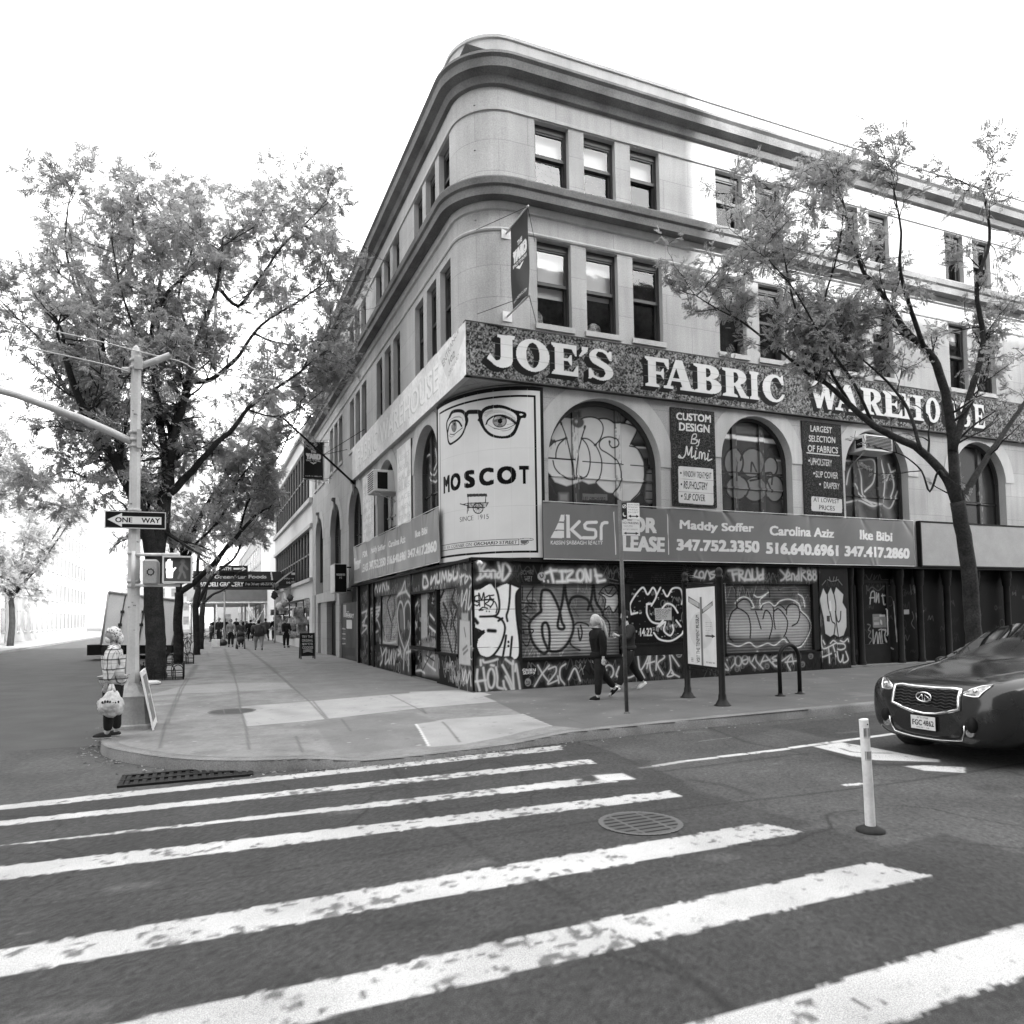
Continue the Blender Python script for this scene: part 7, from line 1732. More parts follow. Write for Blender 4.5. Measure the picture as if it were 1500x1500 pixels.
# the woman in a plaid jacket at the kerb corner
def plaidmat():
    m, tr, b_ = nodes('plaid_cloth'); N, Lk = tr.nodes.new, tr.links.new
    tc = N('ShaderNodeTexCoord'); sp = N('ShaderNodeSeparateXYZ'); Lk(tc.outputs['Object'], sp.inputs[0])
    dg2 = N('ShaderNodeMath'); dg2.operation = 'ADD'; Lk(sp.outputs['X'], dg2.inputs[0]); Lk(sp.outputs['Y'], dg2.inputs[1])
    prev = None
    for ax, per, wd in (('D', .125, .15), ('Z', .14, .14), ('D', .125, .05), ('Z', .14, .05)):
        a = N('ShaderNodeMath'); a.operation = 'DIVIDE'; Lk(dg2.outputs[0] if ax == 'D' else sp.outputs['Z'], a.inputs[0]); a.inputs[1].default_value = per
        o = N('ShaderNodeMath'); o.operation = 'ADD'; Lk(a.outputs[0], o.inputs[0]); o.inputs[1].default_value = .35 if wd == .05 else 0
        f = N('ShaderNodeMath'); f.operation = 'FRACT'; Lk(o.outputs[0], f.inputs[0])
        l = N('ShaderNodeMath'); l.operation = 'LESS_THAN'; Lk(f.outputs[0], l.inputs[0]); l.inputs[1].default_value = wd
        r = N('ShaderNodeMapRange'); Lk(l.outputs[0], r.inputs[0]); r.inputs[3].default_value = 1; r.inputs[4].default_value = .22 if wd > .06 else .55
        if prev is None: prev = r.outputs[0]
        else:
            x = N('ShaderNodeMath'); x.operation = 'MULTIPLY'; Lk(prev, x.inputs[0]); Lk(r.outputs[0], x.inputs[1]); prev = x.outputs[0]
    n = N('ShaderNodeTexNoise'); n.inputs['Scale'].default_value = 14; Lk(tc.outputs['Object'], n.inputs['Vector'])
    r = N('ShaderNodeMapRange'); Lk(n.outputs[0], r.inputs[0]); r.inputs[1].default_value = .3; r.inputs[2].default_value = .7; r.inputs[3].default_value = .45; r.inputs[4].default_value = .68
    x = N('ShaderNodeMath'); x.operation = 'MULTIPLY'; Lk(prev, x.inputs[0]); Lk(r.outputs[0], x.inputs[1]); Lk(x.outputs[0], b_.inputs['Base Color'])
    b_.inputs['Roughness'].default_value = .95
    return m
def wrinkle(me, amp, sc):
    from mathutils import noise
    me.calc_loop_triangles()
    for v in me.vertices: v.co += v.normal * amp * noise.noise(v.co * sc)
wf = g0(163, 1081)
t, J, Z, HC = person('short woman in a pale plaid jacket and patterned headscarf holding a white shopping bag', wf[0] + .02, wf[1] + .02, 0, 1.56, rad(86), ((6, 4), (-2, 2)), ((3, 8, 5), (2, 14, 4)), .5, .02, .03, .2, SKIN, coat=.07, build=1.22, mask=True, levels=2, topmat=plaidmat(), head=(0, -8))
for o in t.children:
    if o.name.startswith('jacket'): wrinkle(o.data, .012, 11)
    if o.name.startswith('hair'): bpy.data.objects.remove(o)
h = 1.56
m = MB(); m.ball(HC + V3(0, -.008 * h, .016 * h), (.058 * h, .072 * h, .068 * h), 26, 18, lambda p, q: q * (.66 if (p.y > .1 and p.z < .2) else 1.0) * (1 + .05 * math.sin(p.x * 9 + p.z * 13)))
m.ball(HC + V3(0, -.07 * h, -.03 * h), (.035 * h, .03 * h, .05 * h), 10, 8)
hs = m.build('headscarf', None, t)
ps = bpy.data.materials.new('patterned_scarf'); ps.use_nodes = True; tr = ps.node_tree; b_ = tr.nodes['Principled BSDF']
vn = tr.nodes.new('ShaderNodeTexVoronoi'); vn.inputs['Scale'].default_value = 34; vn.distance = 'MINKOWSKI' if False else 'EUCLIDEAN'; tc = tr.nodes.new('ShaderNodeTexCoord'); tr.links.new(tc.outputs['Object'], vn.inputs['Vector'])
cr = tr.nodes.new('ShaderNodeMapRange'); cr.inputs[1].default_value = .25; cr.inputs[2].default_value = .45; cr.inputs[3].default_value = .05; cr.inputs[4].default_value = .62; tr.links.new(vn.outputs['Distance'], cr.inputs[0]); tr.links.new(cr.outputs[0], b_.inputs['Base Color']); b_.inputs['Roughness'].default_value = .95
hs.data.materials.clear(); hs.data.materials.append(ps)
bg_ = thing('shopping_bag', 'bulging white plastic bag hanging from the hand of the woman in plaid', 'bag', (wf[0], wf[1] - .25, .25))
hw = Z(J[1][8]); hw = Matrix.Rotation(rad(86), 4, 'Z') @ hw + Vector((wf[0] + .02, wf[1] + .02, 0))
bc = at(163, 1032, wf[1] - .26)
from mathutils import noise as mnoise
m = MB(); m.ball((bc[0], bc[1], bc[2] - .02), (.165, .13, .15), 30, 20, lambda p, q: Vector((q.x * (1.0 if p.z < .3 else 1.0 - (p.z - .3) * .75), q.y * (1 if p.z < .3 else 1 - (p.z - .3) * .75), q.z * (1 if p.z < 0 else 1.45))) * (1 + .22 * mnoise.noise(p * 3.1) + .08 * mnoise.noise(p * 9)))
m.build('bag_body', gm('white_plastic_bag', .5, .4, .35, 9, 40, .15), bg_)
m = MB()
for dx in (-.03, .03): m.tube([(bc[0] + dx, bc[1], bc[2] + .18), (bc[0] + dx * .5, bc[1] + .01, bc[2] + .27), (hw.x, hw.y, hw.z + .0)], [.03, .018, .012], 8)
m.build('bag_handle', gm('white_plastic_bag', .66), bg_)
m = MB()
for k in range(7): m.ball((bc[0] - .1 + k * .033, bc[1] - .118 + .004 * abs(k - 3), bc[2] + .045 + .012 * math.sin(k)), (.014, .02, .02), 8, 6)
m.build('bag_print', CL(.04), bg_)
# the fair haired woman and the man behind the sign post
b_ = g0(872, 1026)
person('woman with a long fair ponytail in dark clothes walking past the first shutter', b_[0] + .12, b_[1] + .05, 0, 1.68, rad(90), ((8, 4), (-22, 22)), ((-6, 10, 6), (-14, 14, 8)), .012, .018, .012, .40, SKINL, coat=.06, build=1.05, ponytail=True, levels=2, head=(-14, -6))
a_ = g0(922, 1013)
person('man in a dark striped jacket and pale trainers striding behind the parking sign post', a_[0], a_[1], 0, 1.78, rad(90), ((26, 6), (-24, 14)), ((30, 75, 8), (-16, 16, 10)), .028, .016, .6, .02, SKINL, coat=.02, build=1.08, levels=2, head=(-6, 0))
# people far down the side street sidewalk: photo points of feet and heads
far = [  # u_feet, v_feet, v_head, facing, top, bottom, hair, legs, coat, label
    (338, 948, 907, 180, .20, .02, .03, ((6, 6), (-8, 8)), .0, 'distant man in a pale grey jacket walking towards the camera'),
    (353, 948, 909, 180, .05, .02, .02, ((8, 6), (-6, 8)), .04, 'distant woman in a dark coat pushing a stroller'),
    (367, 939, 908, 0, .012, .012, .02, ((14, 6), (-12, 14)), .0, 'distant person in black seen from behind, left of the woman in the puffy coat'),
    (379, 953, 908, 0, .07, .30, .02, ((16, 8), (-14, 18)), .10, 'distant woman in a wide puffy coat with bare legs'),
    (402, 939, 904, 0, .012, .03, .02, ((12, 6), (-10, 12)), .02, 'distant person in a long black jacket by the shop fronts'),
    (419, 949, 905, 200, .022, .016, .03, ((3, 2), (-2, 2)), .0, 'man in dark clothes standing by the shop fronts holding a white paper'),
    (321, 943, 904, 150, .02, .02, .02, ((4, 4), (-4, 4)), .0, 'distant man in black behind the stroller with something white at his chest'),
    (389, 939, 906, 20, .14, .03, .02, ((10, 5), (-10, 10)), .03, 'distant person in a grey coat just behind the woman in the puffy coat'),
    (314, 934, 906, 0, .03, .02, .02, ((8, 4), (-8, 8)), .0, 'distant person in dark clothes half hidden by the stroller group'),
    (330, 935, 905, 180, .015, .02, .02, ((6, 4), (-6, 8)), .02, 'distant person in black between the grey jacket and the stroller'),
    (346, 934, 906, 170, .05, .03, .03, ((6, 4), (-6, 8)), .0, 'distant person in a charcoal top behind the stroller'),
    (359, 933, 905, 0, .02, .05, .02, ((8, 4), (-8, 8)), .03, 'distant person in a dark parka farthest down the sidewalk'),
    (410, 936, 906, 190, .10, .02, .02, ((6, 4), (-6, 8)), .02, 'distant person in a mid grey coat close to the shop fronts'),
    (309, 940, 912, 120, .08, .03, .05, ((2, 2), (-2, 2)), .0, 'distant person in a grey top beside the parked bicycles')]
for u, v, vh, fc, tp_, bt, hr, lg, ct, lb in far:
    q = g0(u, v); hh = (v - vh) / FPX * (RM[2] @ (np.array([q[0], q[1], .8]) - CAM)) * .985
    fat = 1.75 if 'puffy' in lb else 1.1
    person(lb, q[0], q[1], 0, min(max(hh, 1.45), 1.9), rad(fc), lg, ((14, 24, 8), (-10, 20, 8)) if 'paper' not in lb else ((8, 40, 8), (4, 20, 8)), tp_, bt, .02, hr, coat=ct, build=fat, group='people far down the side street')
# the stroller
q = g0(352, 950)
t = thing('stroller', 'dark stroller pushed by a distant woman on the sidewalk', 'stroller', (q[0], q[1] - .5, 0))
X, Y = q[0], q[1] - .6
for dx, dy in ((-.24, .35), (.24, .35), (-.2, -.35), (.2, -.35)):
    m = MB(); m.tube([(X + dx - .03, Y + dy, .13), (X + dx + .03, Y + dy, .13)], .13, 14); m.build('wheel', RUBBER, t)
m = MB()
for dx in (-.22, .22): m.tube([(X + dx, Y - .35, .14), (X + dx, Y, .5), (X + dx, Y + .5, 1.02)], .018, 6); m.tube([(X + dx, Y + .35, .14), (X + dx, Y, .5)], .018, 6)
m.tube([(X - .22, Y + .5, 1.02), (X + .22, Y + .5, 1.02)], .02, 6); m.build('frame', DARK2, t)
m = MB(); m.ball((X, Y - .05, .55), (.22, .32, .2), 12, 8); m.build('seat', CL(.05), t)
m = MB(); m.ball((X, Y + .08, .82), (.24, .28, .2), 12, 8, lambda p, q: q if p.z > -.1 else Vector((q.x, q.y, -.02))); m.build('hood', CL(.03), t)
# ================================================================== THE DARK CAR ON THE RIGHT
CX0, CYC, CZ = 2.32, -9.06, RZ
CARP = gm('dark_car_paint', .018, .14, .1, 3, 40, .03, spec=.6)
car = thing('car', 'dark sports utility car with a big chrome framed grille entering from the right', 'car', (CX0 + 2.3, CYC, CZ))
ST = [(-.02, .40, .34, .42, .50, .52, .30, .66), (.03, .64, .27, .68, .50, .78, .50, .89), (.12, .77, .23, .83, .50, .88, .62, .97), (.30, .86, .21, .925, .52, .92, .72, 1.02), (.6, .90, .2, .955, .58, .95, .77, 1.07), (1.0, .90, .2, .96, .6, .97, .80, 1.11), (1.4, .88, .2, .945, .62, .97, .80, 1.15), (1.75, .88, .2, .945, .62, 1.0, .72, 1.36), (2.25, .88, .2, .945, .62, 1.02, .64, 1.60),
      (3.3, .88, .2, .945, .62, 1.04, .64, 1.64), (4.1, .87, .2, .93, .62, 1.06, .62, 1.55), (4.5, .84, .24, .90, .62, 1.06, .68, 1.22), (4.66, .74, .32, .80, .6, .98, .60, 1.04)]
def ring(s):
    tt_, wb, zb, wm, zm, zB, wt, zt_ = s
    half = [(0, zb), (wb * .7, zb), (wb, zb + .09), (wm, zm), (wm, (zm + zB) / 2), (wm * .975, zB), (wt * 1.12, zB + (zt_ - zB) * .55), (wt, zt_ - (zt_ - zB) * .12), (wt * .5, zt_), (0, zt_ + .012)]
    return [(CX0 + tt_, CYC + p[0], CZ + p[1]) for p in half] + [(CX0 + tt_, CYC - p[0], CZ + p[1]) for p in half[-2:0:-1]]
rs = [ring(s) for s in ST]; k = len(rs[0])
m = MB(); m.add([p for r in rs for p in r], [(i * k + j, i * k + (j + 1) % k, (i + 1) * k + (j + 1) % k, (i + 1) * k + j) for i in range(len(rs) - 1) for j in range(k)], True)
m.add(rs[0], [tuple(range(k))], True); m.add(rs[-1], [tuple(range(k))], True)
body = m.build('body', CARP, car)
sb = body.modifiers.new('round', 'SUBSURF'); sb.levels = 2; sb.render_levels = 2
from mathutils.bvhtree import BVHTree
dg_ = bpy.context.evaluated_depsgraph_get(); ev = body.evaluated_get(dg_); bt_ = BVHTree.FromObject(body, dg_)
def onbody(p, off=.006):                             # nearest point of the body skin, lifted a little
    q_, n_, _, _ = bt_.find_nearest(p)
    return q_ + n_ * off
def nose(y, z):                                      # front surface of the body in plan: distance back from the tip
    d = abs(y - CYC); return CX0 - .015 + .20 * (d / .8) ** 2.2 + max(0, z - CZ - .62) * .18 + max(0, .5 - (z - CZ)) * .10
def onnose(u, v):                                    # photo point onto the body, or onto the plan of its nose where the ray misses
    h_ = bt_.ray_cast(Vector(CAM), Vector(ray(u, v)).normalized())
    if h_[0] is not None: return np.array(h_[0])
    x = CX0 + .1
    for _ in range(6): q = on(u, v, 0, x); x = nose(q[1], q[2])
    return q
ce_ = Crop(1280, 950, 9.375, lambda u, v: onnose(u, v))
def Nq(*xy): return [Vector(p) for p in ce_(*xy)]
mir = lambda p: Vector((p.x, 2 * CYC - p.y, p.z))
lg = ce_(685, 660)[0]
gT, gL, gB = ce_(315, 495)[0], ce_(272, 735)[0], ce_(690, 885)[0]
pts = [Vector(p) for p in (gT, ce_(295, 600)[0], gL, ce_(400, 800)[0], ce_(540, 860)[0])]
def clampc(p): p = p.copy(); p.y = max(p.y, CYC + .02); return p
outl = [clampc(p) for p in pts]
loop = outl + [Vector((nose(CYC, outl[-1].z - .01), CYC, outl[-1].z - .015))] + [mir(p) for p in outl[::-1]]
top = [Vector((nose(CYC + w_, loop[0].z), CYC + w_, loop[0].z + .004)) for w_ in np.linspace(-(loop[0].y - CYC), loop[0].y - CYC, 9)]
loop2 = loop + top[1:-1]
F_ = Vector((-.004, 0, 0))
loop2 = [onbody(p, .012) for p in loop2]
m = MB(); m.tube([p + F_ for p in loop2], .024, 8, closed=True); m.build('grille_frame', CHROME, car)
m = MB()
c = sum(loop2, Vector()) / len(loop2); n = len(loop2)
m.add([onbody(c, .010)] + [onbody(c.lerp(p, f_), .010) for f_ in (.33, .66) for p in loop2] + [onbody(p, .006) for p in loop2],
      [(0, 1 + i, 1 + (i + 1) % n) for i in range(n)] + [(1 + k_ * n + i, 1 + k_ * n + n + i, 1 + k_ * n + n + (i + 1) % n, 1 + k_ * n + (i + 1) % n) for k_ in range(2) for i in range(n)], True); g = m.build('grille', DARK, car)
m = MB(); zlo, zhi = min(p.z for p in loop2), max(p.z for p in loop2)
wtop = loop[0].y - CYC
for k2 in range(1, 9):
    z = zlo + (zhi - zlo) * k2 / 9; w_ = wtop * (.55 + .5 * min(1, (z - zlo) / (zhi - zlo) * 2)) * .93
    m.tube([onbody(Vector((nose(CYC + y, z) - .02, CYC + y, z + .008 * math.cos(y * 60))), .014) for y in np.linspace(-w_, w_, 33)], .0055, 5)
m.build('grille_bars', DARK2, g)
ey, ez = lg[1], lg[2]; ey = CYC
m = MB(); ex = onbody(Vector((nose(ey, ez), ey, ez)), .03).x
m.tube([Vector((ex, ey + .095 * math.cos(a_), ez + .055 * math.sin(a_))) for a_ in np.linspace(0, 6.283, 25)[:-1]], .011, 8, closed=True)
m.tube([Vector((ex, ey + .085, ez - .03)), Vector((ex, ey + .018, ez + .03)), Vector((ex, ey + .012, ez - .045))], .009, 6); m.tube([Vector((ex, ey - .085, ez - .03)), Vector((ex, ey - .018, ez + .03)), Vector((ex, ey - .012, ez - .045))], .009, 6)
m.build('emblem', CHROME, car)
hp = Nq(152, 392, 190, 420, 232, 470, 272, 522, 262, 545, 215, 552, 165, 550, 128, 540, 122, 490, 130, 430)
LENS = gm('headlamp_lens', .28, .10, .5, 22, 60, .5, metal=.5, spec=.8)
for f in (lambda p: p, mir):
    q = [onbody(f(p), .008) for p in hp]; m = MB(); nq = len(q); c = onbody(sum(q, Vector()) / nq, .014)
    mid = [onbody(p * .55 + c * .45, .014) for p in q]
    m.add([c] + mid + q, [(0, 1 + i, 1 + (i + 1) % nq) for i in range(nq)] + [(1 + i, 1 + nq + i, 1 + nq + (i + 1) % nq, 1 + (i + 1) % nq) for i in range(nq)], True)
    hl = m.build('headlight', LENS, car)
    m = MB(); m.tube(q, .010, 6, closed=True); m.ball(c, .03); m.build('headlight_trim', CHROME, hl)
lw = Nq(225, 920, 240, 1010, 300, 1120, 420, 1160, 560, 1195, 690, 1218)
lw = [clampc(p) for p in lw]; fr = lw + [mir(p) for p in lw[::-1]]
m = MB(); m.tube([onbody(p, .008) for p in fr], .010, 6); m.build('bumper_trim', CHROME, car)
la = [p for p in Nq(235, 930, 250, 1005, 310, 1105, 420, 1140, 560, 1175, 690, 1195)]
la = [clampc(p) for p in la]; lb_ = [Vector((nose(p.y, p.z + .16) - .010, p.y, lw[0].z + .0 - .02)) for p in la]
m = MB(); A_ = la + [mir(p) for p in la[::-1]]; B_ = lb_ + [mir(p) for p in lb_[::-1]]
A_ = [onbody(p, .006) for p in A_]; B_ = [onbody(p, .006) for p in B_]
m.add(A_ + B_, [(i, i + 1, len(A_) + i + 1, len(A_) + i) for i in range(len(A_) - 1)], True); m.build('lower_intake', DARK, car)
for f in (lambda p: p, mir):
    c = f(Nq(190, 1000)[0]); m = MB(); m.tube([c + Vector((.05, 0, 0)), c + Vector((-.02, 0, 0))], .045, 12); m.build('fog_lamp', LENS, car)
    c = f(Nq(165, 900)[0]); m = MB(); m.ball(c, (.05, .06, .09)); m.build('side_intake', DARK, car)
pz = ez - .30; px_ = onbody(Vector((nose(CYC, pz), CYC, pz)), .0).x - .035
P = Paint(-.155, .155, -.078, .078, .005, .62); P.text('FGC 4862', -.135, .135, -.035, .03, .05, bold=.03); P.text('NEW YORK', -.07, .07, .045, .065, .1); P.text('EMPIRE STATE', -.08, .08, -.066, -.05, .1)
P.mesh('number_plate', lambda u, v, d: np.stack([np.full_like(u, px_), CYC - u, pz + v], 1), PAINT, car)
m = MB(); m.box(px_ + .002, CYC - .16, pz - .083, px_ + .03, CYC + .16, pz + .083); m.build('plate_holder', DARK, car)
for dx in (.95, 3.82):
    for s in (-1, 1):
        yw = CYC + s * .84
        m = MB(); m.tube([(CX0 + dx, yw - .12, CZ + .37), (CX0 + dx, yw - .10, CZ + .37), (CX0 + dx, yw + .10, CZ + .37), (CX0 + dx, yw + .12, CZ + .37)], [.33, .37, .37, .33], 24); w_ = m.build('wheel', RUBBER, car)
        m = MB(); m.tube([(CX0 + dx, yw + s * .112, CZ + .37), (CX0 + dx, yw + s * .125, CZ + .37)], [.24, .22], 20); m.build('rim', STEEL, w_)
gl_ = gm('car_glass', .008, .03, .1, 3, 40, .02, spec=.9)
def patch(name, i0, i1, j0, j1):
    m = MB(); q = []
    for i in (i0, i1):
        a = [Vector(p) for p in rs[i]]
        q.append([a[j] for j in range(j0, j1 + 1)])
    c = Vector((CX0 + 2.6, CYC, CZ + .9))
    out = lambda p: p + (p - Vector((p.x, CYC, CZ + .9))).normalized() * .012
    m.add([out(p) for r in q for p in r], [(j, j + 1, len(q[0]) + j + 1, len(q[0]) + j) for j in range(len(q[0]) - 1)], True); m.build(name, gl_, car)
patch('windscreen', 6, 8, 7, 11); patch('side_window', 8, 9, 5, 7); patch('side_window', 8, 9, 11, 13)
for s in (-1, 1):
    m = MB(); m.ball((CX0 + 1.75, CYC + s * 1.03, CZ + 1.08), (.07, .12, .08)); m.tube([(CX0 + 1.75, CYC + s * .9, CZ + 1.02), (CX0 + 1.75, CYC + s * 1.0, CZ + 1.06)], .03, 6); m.build('mirror', CARP, car)
for s in (-1, 1):
    m = MB(); m.tube([onbody(Vector((CX0 + x_, CYC + s * y_, CZ + 1.1)), -.002) for x_, y_ in ((.24, .46), (.5, .54), (.8, .60), (1.1, .65), (1.4, .70))], .010, 6); m.build('bonnet_crease', CARP, car)

# ================================================================== parked vehicles and bicycles on the side street
# the white box truck, its body tipped back
YT = 24.0
q = lambda u, v: Vector(at(u, v, YT))
t = thing('box_truck', 'white box truck with a tilted ribbed body parked on the side street', 'truck', (-11, YT, RZ))
WT = gm('truck_white', .75, .5, .08, 1, 20, .06)
bl, br_, tr_, tl = q(148, 945), q(252, 945), q(265, 880), q(159, 867)
m = MB(); m.prism([bl, br_, tr_, tl], (0, 2.3, 0)); bx_ = m.build('cargo_body', WT, t)
m = MB()
for a, b, w_ in ((tl, tr_, .07), (bl, tl, .06), (br_, tr_, .06)): m.tube([a + Vector((0, -.02, 0)), b + Vector((0, -.02, 0))], w_, 4)
m.build('body_rail', STEEL, bx_)
for u0, u1 in ((183, 171), (200, 188), (213, 203), (231, 220)):
    m = MB(); m.tube([q(u0 + 1, 872) + Vector((0, -.06, 0)), q(u1, 942) + Vector((0, -.06, 0))], .03, 6)
    for f in (.35, .62): c = q(u0 + 1, 872).lerp(q(u1, 942), f); m.box(c.x - .08, c.y - .12, c.z - .07, c.x + .08, c.y - .04, c.z + .07)
    m.build('door_rod', DARK2, bx_)
m = MB(); m.box(bl.x - .6, YT + .1, .12, br_.x + .3, YT + 2.2, bl.z + .02); m.build('chassis', DARK, t)
for x in (bl.x + .5, br_.x - .5):
    m = MB(); m.tube([(x, YT + .05, .36), (x, YT + .4, .36)], .5, 20); w_ = m.build('wheel', RUBBER, t); m = MB(); m.tube([(x, YT + .0, .36), (x, YT + .06, .36)], .25, 14); m.build('rim', STEEL, w_)
# dark cars along the side street kerb
def simple_car(label, x, y, rz, val, group):
    t = thing('parked_car', label, 'car', (x, y, RZ), group, True, rz)
    S_ = [(-2.2, .66, .35, .70, .62, .5), (-2.1, .8, .25, .82, .74, .62), (-1.3, .86, .2, .92, .92, .75), (-.8, .86, .2, .92, .98, .72), (-.2, .86, .2, .92, 1.42, .6), (1.0, .86, .2, .92, 1.46, .6), (1.7, .86, .2, .92, 1.1, .66), (2.15, .8, .26, .84, .95, .6), (2.25, .7, .4, .72, .85, .5)]
    R_ = []
    for s_, wb, zb, wm, zt_, wt in S_:
        half = [(0, zb), (wb, zb), (wm, zb + .3), (wm, min(.85, zt_ - .06)), (wt, zt_), (0, zt_ + .02)]
        R_.append([(p[0], s_, p[1]) for p in half] + [(-p[0], s_, p[1]) for p in half[-2:0:-1]])
    k = len(R_[0]); m = MB(); m.add([p for r in R_ for p in r], [(i * k + j, i * k + (j + 1) % k, (i + 1) * k + (j + 1) % k, (i + 1) * k + j) for i in range(len(R_) - 1) for j in range(k)], True)
    m.add(R_[0], [tuple(range(k))]); m.add(R_[-1], [tuple(range(k))])
    b = m.build('body', gm('parked_paint_%d' % int(val * 100), val, .25, .1, 3, 30, .03, spec=.7), t); md = b.modifiers.new('round', 'SUBSURF'); md.levels = 1; md.render_levels = 1
    for s_ in (-1, 1):
        m = MB(); m.add([(s_ * .90, -.55, .93), (s_ * .90, 1.35, .95), (s_ * .66, .95, 1.38), (s_ * .66, -.15, 1.36)], [(0, 1, 2, 3)]); m.build('side_window', gl_, t)
        m = MB(); m.ball((s_ * .6, -2.12, .62), (.16, .06, .08)); m.build('headlight', LENS, t)
        for yy in (-1.35, 1.35): m = MB(); m.tube([(s_ * .72, yy, .32), (s_ * .93, yy, .32)], .32, 18); w_ = m.build('wheel', RUBBER, t); m = MB(); m.tube([(s_ * .9, yy, .32), (s_ * .95, yy, .32)], .2, 12); m.build('rim', STEEL, w_)
    m = MB(); m.add([(-.7, -.82, 1.0), (.7, -.82, 1.0), (.58, -.24, 1.38), (-.58, -.24, 1.38)], [(0, 1, 2, 3)]); m.build('windscreen', gl_, t)
    return t
simple_car('dark parked car further along the side street kerb behind the bicycles', -8.1, 27.5, 0, .04, 'cars parked on the side street')
simple_car('grey parked car farthest along the side street kerb', -8.1, 35, 0, .2, 'cars parked on the side street')
def bicycle(label, x, y, rz, box=False, group='bicycles parked by the tree trunks'):
    t = thing('bicycle', label, 'bicycle', (x, y, 0), group, True, rz)
    for yy in (-.52, .52):
        m = MB(); m.tube([(0, yy + .33 * math.cos(a_), .34 + .33 * math.sin(a_)) for a_ in np.linspace(0, 6.283, 25)[:-1]], .02, 6, closed=True); w_ = m.build('wheel', RUBBER, t)
        m = MB()
        for a_ in np.linspace(0, 3.14, 9)[:-1]: m.tube([(0, yy + .32 * math.cos(a_), .34 + .32 * math.sin(a_)), (0, yy - .32 * math.cos(a_), .34 - .32 * math.sin(a_))], .004, 3)
        m.build('spokes', STEEL, w_)
    m = MB()
    for a, b in (((0, .52, .34), (0, .12, .34)), ((0, .12, .34), (0, .22, .82)), ((0, .12, .34), (0, -.38, .78)), ((0, .22, .78), (0, -.38, .82)), ((0, -.36, .95), (0, -.52, .34)), ((0, .52, .34), (0, .2, .76))): m.tube([a, b], .017, 6)
    m.build('frame', IRON, t)
    m = MB(); m.tube([(-.28, -.30, 1.05), (-.1, -.38, 1.02), (.1, -.38, 1.02), (.28, -.30, 1.05)], .014, 6); m.tube([(0, -.36, .93), (0, -.38, 1.02)], .016, 6); m.build('handlebar', DARK2, t)
    m = MB(); m.ball((0, .25, .92), (.07, .14, .035)); m.tube([(0, .22, .8), (0, .25, .92)], .015, 6); m.build('saddle', RUBBER, t)
    if box: m = MB(); m.cbox(-.24, .32, .72, .24, .82, 1.16, .03); m.build('delivery_box', CL(.05), t)
    return t
q = g0(298, 938); bicycle('bicycle with a dark delivery box parked by the trunks', q[0] + .3, q[1] - 1.0, rad(70), True)
q = g0(283, 950); bicycle('black bicycle leaning between two tree trunks', q[0], q[1], rad(40))
q = g0(328, 938); bicycle('bicycle turned sideways on the sidewalk beside the people', q[0], q[1], rad(80))
q = g0(270, 958); bicycle('black bicycle nearest the second tree trunk', q[0], q[1], rad(20))
q = g0(316, 948)
m = MB(); m.cbox(q[0] - .25, q[1], 0, q[0] + .25, q[1] + .3, .5, .02); tag(m.build('carton', PALE), 'white carton on the sidewalk by the bicycles', 'box')
q = g0(325, 946)
m = MB(); m.ball((q[0], q[1], .2), (.35, .3, .24), 16, 10, lambda p, w: w * (1 + .15 * mnoise.noise(p * 3))); tag(m.build('rubbish_bag', gm('black_bag', .02, .3)), 'black rubbish bag on the sidewalk by the white carton', 'bag')
# ================================================================== TREES: honey locusts with fine feathery leaves
def frond_template(rg, n=9, L=.19, lw=.020, ll=.046):
    """one drooping pinnate leaf: pairs of slim leaflets along a stalk, as quads"""
    V, F = [], []
    for i in range(n):
        s = (i + 1) / n
        x = L * s; z = -.05 * s * s
        sc = (.6 + .8 * math.sin(math.pi * min(1, s * .8 + .12)))
        for sd in (-1, 1):
            a = np.array([x, 0, z]); d = np.array([.45, sd * .9, -.25 + rg.normal(0, .18)]); d /= np.linalg.norm(d)
            w = np.cross(d, [0, 0, 1]); w /= np.linalg.norm(w); w = w * .7 + np.array([0, 0, rg.normal(0, .5)]); w /= np.linalg.norm(w)
            l_, h_ = ll * sc, lw * sc * .5
            b = len(V)
            V += [a, a + d * l_ * .5 + w * h_, a + d * l_, a + d * l_ * .5 - w * h_]
            F.append((b, b + 1, b + 2, b + 3))
    return np.array(V), np.array(F)
